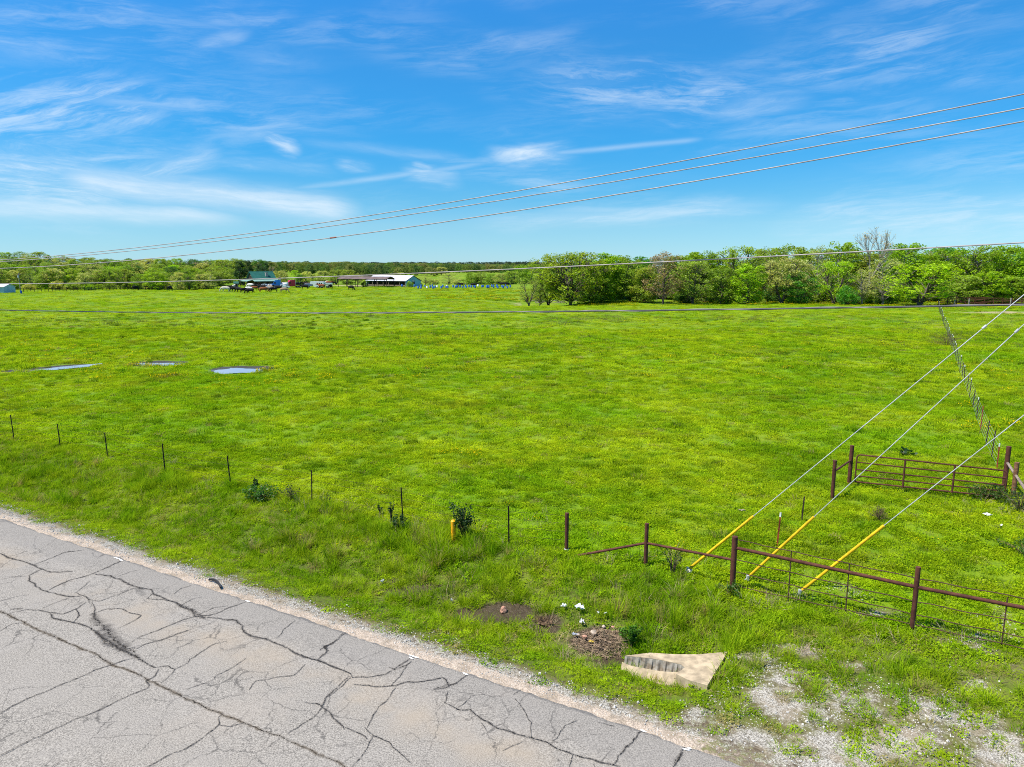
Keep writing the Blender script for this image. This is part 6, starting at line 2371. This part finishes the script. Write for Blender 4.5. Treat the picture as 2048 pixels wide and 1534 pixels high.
# utility poles far off
def far_pole(u, y, vtop, label):
    b = farm_pt(u, y)
    h = height_to40(b, vtop)
    e = empty('utility_pole', b)
    tag(e, label, 'utility pole', 'distant utility poles')
    MB().tube([(0, 0, -.3), (0, 0, h)], 0.14, 8, r1=0.10).build('shaft', M_BARKPALE, e)
    MB().box((0, -0.1, h - 0.4), (1.6, 0.12, 0.14)).build('crossarm', M_WOOD, e)
    MB().tube([(0.0, -0.32, h - 1.5), (0, -0.32, h - 0.8)], 0.22, 10).build('transformer', M_ROOFGREY, e)


far_pole(35, 232, 546, 'pale utility pole with a transformer beside the left metal shed')
far_pole(420, 262, 549, 'pale utility pole standing alone left of the green-roofed hut')

# the far field fence
ff = empty('pasture_fence', farm_pt(250, 240))
tag(ff, 'dark wire and rail fence along the far side of the pasture, before the left wood', 'fence')
FO2 = ff.location.copy()
fp = [(34, 226), (100, 232), (150, 238), (200, 241), (250, 244), (300, 248), (350, 250), (400, 254), (440, 262), (475, 268)]
pp = []
for i in range(62):
    u = 34 + (475 - 34) * i / 61
    y = np.interp(u, [a for a, b in fp], [b for a, b in fp])
    pp.append(farm_pt(u, y))
pm_ = MB().box((0, 0, 0.6), (0.10, 0.10, 1.5)).mesh('post')
for p in pp:
    o = mesh_obj('post', pm_, M_TPOST, ff, p - FO2)
    o.rotation_euler = (random.uniform(-.05, .05), random.uniform(-.05, .05), 0)
for hh in (0.35, 0.7, 1.05, 1.3):
    wire_line(MB(), [p - FO2 for p in pp], hh, 0.022).build('wire', M_TPOST, ff)

# rusty pipe pen by the right wood
pen = empty('cattle_pen', farm_pt(1970, 152))
tag(pen, 'rusty pipe cattle pen along the foot of the right-hand wood', 'pen')
PO = pen.location.copy()
pa, pb_ = farm_pt(1884, 152), farm_pt(2110, 148)
pts = [pa.lerp(pb_, i / 12) for i in range(13)]
pm_ = MB().tube([(0, 0, -.3), (0, 0, 1.75)], 0.07, 6).mesh('post')
for p in pts:
    p.z = tz(p.x, p.y)
    mesh_obj('post', pm_, M_RUST, pen, p - PO)
for hh in (0.3, 0.6, 0.9, 1.2, 1.5, 1.7):
    MB().tube([p - PO + Vector((0, 0, hh)) for p in pts], 0.045, 5).build('rail', M_RUST, pen)
cp = MB()
for i in range(4):
    q0 = pts[2 + i * 3] - PO
    for hh in (0.4, 0.8, 1.2, 1.6):
        cp.tube([q0 + Vector((0, 0, hh)), q0 + Vector((0.8, 7, hh))], 0.04, 5)
cp.build('divider', M_RUST, pen)
for i, (u, y, vt) in enumerate([(2030, 149, 596), (1946, 150, 597), (1917, 151, 599)]):
    b = farm_pt(u, y)
    o = MB().tube([(0, 0, -.3), (0, 0, height_to40(b, vt))], 0.14, 8).build('wooden_post', M_BARKPALE, None, b)
    tag(o, ['pale wooden post in front of the rusty pen, nearest the right edge', 'pale wooden post in front of the rusty pen, between two others', 'pale wooden post in front of the rusty pen, nearest the long fence'][i], 'post', 'wooden posts at the rusty pen')


# vehicles -----------------------------------------------------------------
def wheel(parent, x, y, r, w=0.28):
    t = MB().tube([(x, y - w / 2, r), (x, y + w / 2, r)], r, 14).build('wheel', M_TYRE, parent)
    MB().tube([(x, y - w / 2 - 0.012, r), (x, y + w / 2 + 0.012, r)], r * 0.5, 10).build('rim', M_CHROME, t)


def body_profile(mb, prof, w, taper=0.0):
    """side outline (x, z) pulled across the width"""
    n = len(prof)
    zmax = max(z for x, z in prof)
    vs = []
    for s_ in (-1, 1):
        for x, z in prof:
            k = 1 - taper * max(0, z - 0.5 * zmax) / zmax
            vs.append((x, s_ * w / 2 * k, z))
    mb.add(vs, [tuple(range(n)), tuple(range(2 * n - 1, n - 1, -1))] + [((i + 1) % n, i, n + i, n + (i + 1) % n) for i in range(n)])


def pickup(u, y, rz, mat, label):
    e = empty('pickup_truck', farm_pt(u, y), rz, (0.85, 0.85, 0.85))
    tag(e, label, 'truck', 'vehicles at the farm')
    b = MB()
    body_profile(b, [(-2.9, 0.5), (2.9, 0.5), (2.9, 1.05), (1.3, 1.15), (-2.9, 1.15)], 1.9)
    b.build('body', mat, e)
    c = MB()
    body_profile(c, [(-0.9, 1.16), (1.35, 1.16), (0.75, 1.85), (-0.8, 1.88)], 1.75, 0.25)
    c.build('cab', mat, e)
    for s_ in (-1, 1):
        g = MB()
        g.box((-0.35, s_ * 0.80, 1.5), (0.7, 0.14, 0.42))
        g.build('side_window', M_GLASS, e)
    g = MB()
    g.box((0.52, s_ * 0.80, 1.5), (0.5, 0.14, 0.38))
    g.build('side_window', M_GLASS, e)
    for x in (-1.9, 1.9):
        for s_ in (-1, 1):
            wheel(e, x, s_ * 0.85, 0.42)
    return e


pickup(526, 264, R(180), M_WHITEPAINT, 'white pickup truck parked before the farmhouse, left of the blue cab')
pickup(537, 265, R(175), M_WHITEPAINT, 'white crew truck close against the blue semi cab')
pickup(563, 262, R(10), M_WHITEPAINT, 'white work truck right of the blue semi cab')


def semi(u, y, rz, mat, label, sleeper=True):
    e = empty('semi_truck', farm_pt(u, y), rz, (0.8, 0.8, 0.8))
    tag(e, label, 'truck', 'vehicles at the farm')
    b = MB()
    body_profile(b, [(0.5, 0.7), (3.4, 0.7), (3.4, 1.35), (3.1, 1.9), (1.2, 2.05), (0.5, 2.05)], 2.1)
    b.build('bonnet', mat, e)
    c = MB()
    body_profile(c, [(-2.2, 0.8), (1.2, 0.8), (1.2, 2.1), (0.7, 3.0), (0.2, 3.7), (-2.2, 3.9)], 2.4)
    c.build('cab', mat, e)
    MB().box((-3.8, 0, 0.9), (3.2, 0.9, 0.3)).build('chassis', M_TYRE, e)
    g = MB()
    vs = [(1.23, -0.95, 2.15), (1.23, 0.95, 2.15), (0.78, 0.9, 2.95), (0.78, -0.9, 2.95)]
    g.poly_prism(vs, (0.04, 0, 0.02))
    g.build('windscreen', M_GLASS, e)
    for s_ in (-1, 1):
        MB().box((0.3, s_ * 1.2, 2.45), (0.8, 0.06, 0.7)).build('side_window', M_GLASS, e)
        MB().tube([(-2.35, s_ * 1.05, 1.0), (-2.35, s_ * 1.05, 4.1)], 0.09, 8).build('exhaust', M_CHROME, e)
    for x in (2.4, -3.4, -4.7):
        for s_ in (-1, 1):
            wheel(e, x, s_ * 0.95, 0.5, 0.34)
    return e


semi(549, 268, R(200), M_BLUEPAINT, 'bright blue semi truck cab parked in front of the farmhouse')
semi(578, 272, R(215), M_REDPAINT, 'red semi truck cab parked right of the farmhouse')
# trailers
tl = empty('horse_trailer', farm_pt(637, 274), R(176))
tag(tl, 'white horse trailer with three dark windows left of the open shed', 'trailer', 'vehicles at the farm')
b = MB()
body_profile(b, [(-2.0, 0.55), (1.9, 0.55), (2.0, 1.0), (2.1, 1.35), (2.3, 2.55), (-2.0, 2.45)], 2.1)
body_profile(b, [(2.0, 1.4), (3.4, 1.6), (3.2, 2.55), (2.2, 2.56)], 2.05)
b.build('body', M_WHITEPAINT, tl)
for x in (-1.2, -0.4, 0.4):
    for s_ in (-1, 1):
        MB().box((x, s_ * 1.06, 1.8), (0.55, 0.04, 0.42)).build('window', M_GLASS, tl)
for x in (-0.6, 0.5):
    for s_ in (-1, 1):
        wheel(tl, x, s_ * 0.95, 0.38)
tl = empty('flat_trailer', farm_pt(656, 275), R(182))
tag(tl, 'low white stock trailer right of the horse trailer', 'trailer', 'vehicles at the farm')
MB().box((0, 0, 1.65), (2.6, 1.9, 0.5)).box((0, 0, 0.75), (2.6, 1.9, 0.25)).build('body', M_WHITEPAINT, tl)
for x in (-1.2, -0.4, 0.4, 1.2):
    for s_ in (-1, 1):
        MB().box((x, s_ * 0.9, 1.15), (0.1, 0.08, 0.6)).build('stanchion', M_WHITEPAINT, tl)
for x in (-0.4, 0.5):
    for s_ in (-1, 1):
        wheel(tl, x, s_ * 0.85, 0.36)
tl = empty('cargo_trailer', farm_pt(568, 270), R(175), (0.7, 0.7, 0.8))
tag(tl, 'rounded white tank trailer between the blue and red cabs', 'trailer', 'vehicles at the farm')
MB().tube([(-1.7, 0, 1.7), (-1.6, 0, 1.7), (1.6, 0, 1.7), (1.7, 0, 1.7)], [0.6, 0.9, 0.9, 0.6], 16).build('tank', M_WHITEPAINT, tl)
MB().box((0, 0, 0.65), (3.6, 1.2, 0.2)).build('chassis', M_TYRE, tl)
for x in (-1, 1):
    for s_ in (-1, 1):
        wheel(tl, x, s_ * 0.8, 0.42)
tl = empty('covered_trailer', farm_pt(615, 278), R(5))
tag(tl, 'low grey-blue covered trailer left of the horse trailer', 'trailer', 'vehicles at the farm')
b = MB()
body_profile(b, [(-1.6, 0.5), (1.5, 0.5), (1.6, 1.2), (1.2, 1.5), (-1.5, 1.5)], 1.7)
b.build('body', simple_mat('grey_blue_cover', (0.16, 0.20, 0.32), 0.6), tl)
for s_ in (-1, 1):
    wheel(tl, 0, s_ * 0.8, 0.36)

# rows of blue barrels right of the barn
bm_ = MB()
bm_.tube([(0, 0, 0), (0, 0, 0.06), (0, 0, 0.34), (0, 0, 0.37), (0, 0, 0.40), (0, 0, 1.0), (0, 0, 1.08), (0, 0, 1.12)], [0.29, 0.33, 0.35, 0.37, 0.35, 0.33, 0.29, 0.2], 12)
barrel_me = bm_.mesh('barrel')
hut_me = MB().poly_prism([(-0.5, -0.4, 0), (0.5, -0.4, 0), (0, -0.4, 1.0)], (0, 0.8, 0)).mesh('shelter')
bl = []
for i in range(42):
    t = (i + rng.uniform(-.8, .8)) / 41
    bl.append((834 + (1022 - 834) * t, rng.uniform(268, 286) if i % 2 else rng.uniform(260, 272)))
bl.sort()
for i, (u, y) in enumerate(bl):
    white = i in (4, 9, 13, 27)
    o = mesh_obj('barrel', barrel_me if not white else barrel_me, M_BARREL, None, farm_pt(u, y))
    o.scale = (0.9, 0.9, rng.uniform(0.75, 1.05))
    if white:
        o.material_slots[0].link = 'OBJECT'
        o.material_slots[0].material = M_WHITEPAINT
    tag(o, '%s barrel in the scattered rows right of the barn, %s from the barn' % ('white' if white else 'blue', ordinal(i)), 'barrel', 'barrels right of the barn')
o = mesh_obj('barrel', barrel_me, M_BARREL, None, farm_pt(803, 279))
tag(o, 'blue barrel standing left of the bush at the blue gable', 'barrel', 'barrels right of the barn')
o = mesh_obj('barrel', barrel_me, M_BARREL, None, farm_pt(828, 278))
tag(o, 'blue barrel standing right of the bush at the blue gable', 'barrel', 'barrels right of the barn')


# ------------------------------------------------------------------ cattle
def cow_mat(name, a, b=None, thr=0.5, belly=None):
    m, nt = new_mat(name)
    co = nt.n('ShaderNodeTexCoord', out=3)
    oi = nt.t.nodes.new('ShaderNodeObjectInfo')
    off = nt.vm('ADD', co, nt.vm('SCALE', (3.0, 1.0, 2.0)))
    if b:
        c = nt.mix(nt.ramp(nt.noise(co, 1.3, 3, 0.5), thr - 0.03, thr + 0.03), a, b)
    else:
        c = nt.mix(nt.ramp(nt.noise(co, 4, 3), 0.3, 0.7), a, tuple(x * 0.7 for x in a))
    nt.out(principled(nt, c, 0.75, spec=0.2))
    return m


COWM = {'black': cow_mat('black_hide', (0.012, 0.011, 0.011)), 'cream': cow_mat('cream_hide', (0.62, 0.56, 0.47)), 'white': cow_mat('white_hide', (0.80, 0.77, 0.72)), 'brown': cow_mat('red_brown_hide', (0.26, 0.085, 0.028)),
        'tan': cow_mat('tan_hide', (0.34, 0.23, 0.13)), 'pied': cow_mat('pied_hide', (0.012, 0.011, 0.011), (0.75, 0.72, 0.68), 0.53), 'grey': cow_mat('grey_hide', (0.30, 0.27, 0.24))}


def cow_body(graze, step=0.0):
    """one continuous skinned body facing +x"""
    V, E, Rr = [], [], []

    def j(p, r, prev=None):
        V.append(p)
        Rr.append(r)
        if prev is not None:
            E.append((prev, len(V) - 1))
        return len(V) - 1
    pel = j((-0.75, 0, 1.05), (0.27, 0.33))
    bel = j((-0.2, 0, 1.0), (0.34, 0.40), pel)
    chest = j((0.45, 0, 1.0), (0.29, 0.38), bel)
    with_ = j((0.72, 0, 1.08), (0.22, 0.28), chest)
    if graze:
        n1 = j((1.05, 0, 0.80), (0.15, 0.19), with_)
        n2 = j((1.22, 0, 0.48), (0.13, 0.15), n1)
        h1 = j((1.36, 0, 0.26), (0.11, 0.12), n2)
        j((1.46, 0, 0.05), (0.075, 0.08), h1)
    else:
        n1 = j((1.05, 0, 1.22), (0.15, 0.19), with_)
        n2 = j((1.25, 0, 1.36), (0.13, 0.15), n1)
        h1 = j((1.48, 0, 1.30), (0.11, 0.12), n2)
        j((1.72, 0, 1.14), (0.075, 0.08), h1)
    for s_ in (-1, 1):
        j((V[n2][0] - 0.02, s_ * 0.26, V[n2][2] + 0.06), (0.035, 0.05), n2)
    tl_ = j((-1.0, 0, 1.18), (0.05, 0.05), pel)
    t2 = j((-1.08, 0, 0.8), (0.03, 0.03), tl_)
    j((-1.07, 0, 0.42), (0.045, 0.045), t2)
    for s_ in (-1, 1):
        st = step * s_
        a = j((-0.78, s_ * 0.22, 0.78), (0.15, 0.17), pel)
        b = j((-0.70 + st * .4, s_ * 0.22, 0.62), (0.10, 0.11), a)
        c = j((-0.90 + st, s_ * 0.22, 0.38), (0.062, 0.065), b)
        d = j((-0.86 + st, s_ * 0.22, 0.10), (0.050, 0.050), c)
        j((-0.82 + st, s_ * 0.22, 0.0), (0.065, 0.065), d)
        a = j((0.52, s_ * 0.20, 0.72), (0.12, 0.14), chest)
        b = j((0.54 - st, s_ * 0.20, 0.42), (0.065, 0.070), a)
        c = j((0.54 - st, s_ * 0.20, 0.12), (0.050, 0.050), b)
        j((0.57 - st, s_ * 0.20, 0.0), (0.065, 0.065), c)
    me = bpy.data.meshes.new('cow_skeleton')
    me.from_pydata(V, E, [])
    o = bpy.data.objects.new('cow_skeleton', me)
    COL.objects.link(o)
    sk = o.modifiers.new('skin', 'SKIN')
    for i, r in enumerate(Rr):
        me.skin_vertices[0].data[i].radius = r
    me.skin_vertices[0].data[0].use_root = True
    sub = o.modifiers.new('sub', 'SUBSURF')
    sub.levels = 1
    dg = bpy.context.evaluated_depsgraph_get()
    out = bpy.data.meshes.new_from_object(o.evaluated_get(dg))
    out.name = 'cow_body'
    out.polygons.foreach_set('use_smooth', [True] * len(out.polygons))
    bpy.data.objects.remove(o)
    return out


try:
    COW = {'graze': cow_body(True, 0.10), 'stand': cow_body(False, 0.05)}
except Exception as ex:
    print('cow skin failed', ex)
    raise
for k, me in COW.items():
    me.materials.append(COWM['black'])

C7 = lambda x, y: (430 + x / 7.585, 530 + y / 7.585)
C2 = lambda x, y: (400 + x / 4.096, 500 + y / 4.096)
cows = [(C7(160, 408), 'cream', 'graze', 180, 'cream cow grazing at the left end of the herd'), (C7(225, 385), 'black', 'graze', 20, 'black cow close behind the cream one at the left end of the herd'),
        (C7(285, 372), 'cream', 'stand', 90, 'cream cow standing tail-on behind two black cows in the left half'), (C7(300, 405), 'black', 'graze', 170, 'black cow grazing below the cream tail-on one'),
        (C7(368, 412), 'black', 'graze', 175, 'long black cow grazing near the middle of the left half of the herd'), (C7(440, 425), 'black', 'graze', 60, 'black cow turned away, left of the foremost black one'),
        (C7(530, 435), 'black', 'graze', 190, 'foremost black cow of the herd, grazing below the white ones'), (C7(515, 400), 'white', 'graze', 185, 'white cow directly above the foremost black one'),
        (C7(540, 350), 'white', 'graze', 170, 'rear white cow, highest of the white pair in the herd'), (C7(605, 360), 'black', 'stand', 0, 'black cow at the back beside the rear white one'),
        (C7(595, 390), 'brown', 'graze', 0, 'brown cow at the right of the white pair'), (C7(690, 372), 'black', 'stand', 200, 'black cow with lowered neck at the back of the herd centre'),
        (C7(745, 385), 'black', 'graze', 15, 'black cow behind the spotted brown one'), (C7(740, 415), 'brown', 'graze', 10, 'red-brown cow grazing at the front of the herd centre'),
        (C7(815, 392), 'grey', 'graze', 175, 'grey cow behind the red-brown one'), (C7(845, 380), 'tan', 'graze', 160, 'tan cow touching the grey one'), (C7(885, 412), 'black', 'graze', 200, 'black cow grazing right of the grey one'),
        (C7(960, 385), 'black', 'stand', 178, 'black cow standing broadside in the right half of the herd'), (C7(1050, 420), 'tan', 'graze', 0, 'tan cow grazing at the right front of the herd'),
        (C7(1010, 348), 'white', 'stand', 150, 'bright white cow behind the right end of the herd'), (C7(985, 325), 'black', 'stand', 20, 'black cow beside the bright white one, near the parked trucks'), (C7(940, 322), 'pied', 'graze', 0, 'pied cow in front of the blue semi cab'),
        (C7(1250, 322), 'black', 'graze', 70, 'black cow alone right of the red truck'), (C7(1318, 312), 'pied', 'stand', 0, 'pied cow behind the lone walking black one'), (C7(1378, 315), 'black', 'graze', 10, 'black cow with head down beside the pied one'),
        (C7(1395, 318), 'tan', 'stand', 60, 'tan calf-sized cow at the right of the head-down black one'), (C7(1360, 370), 'black', 'stand', 180, 'black cow walking alone right of the main herd'),
        (C7(1615, 360), 'brown', 'stand', 175, 'dark brown cow below the horse trailer'), (C7(1752, 358), 'black', 'graze', 80, 'black cow end-on right of the brown one below the trailers'),
        (C7(1560, 305), 'black', 'stand', 5, 'black cow standing under the horse trailer, left'), (C7(1600, 305), 'black', 'graze', 180, 'black cow under the horse trailer windows'), (C7(1655, 305), 'black', 'stand', 170, 'black cow under the right end of the horse trailer'),
        (C7(1690, 306), 'cream', 'stand', 90, 'cream cow between the two trailers'), (C7(1722, 306), 'brown', 'stand', 0, 'red-brown cow under the low stock trailer'), (C7(1780, 306), 'black', 'graze', 0, 'black cow right of the low stock trailer'),
        ((702.5, 580.5), 'black', 'graze', -40, 'black cow grazing by itself in front of the open shed'), ((921, 573.5), 'black', 'graze', 180, 'black cow among the left barrels'), ((947, 574.5), 'black', 'stand', 0, 'black cow among the middle barrels'),
        ((1005, 573), 'black', 'stand', 180, 'black cow near the right end of the barrels'), ((1014, 573), 'black', 'graze', 30, 'black cow at the very right end of the barrels'),
        ((404, 577), 'black', 'stand', 180, 'black cow alone behind the far fence, right part'), ((271, 581), 'black', 'graze', 90, 'black cow alone on the far left slope, left one of two'), ((340, 582), 'black', 'graze', 80, 'black cow alone on the far left slope, right one of two')]
for (uv, c, pose, rz, lab) in cows:
    p = hit(*uv)
    o = mesh_obj('cow', COW[pose], None, None, p)
    o.rotation_euler = (0, 0, R(rz + random.uniform(-12, 12)))
    k = random.uniform(1.18, 1.36)
    if 'calf' in lab:
        k = 0.95
    o.scale = (k * 1.02, k, k)
    o.material_slots[0].link = 'OBJECT'
    o.material_slots[0].material = COWM[c]
    tag(o, lab, 'cow', 'cattle grazing the pasture')
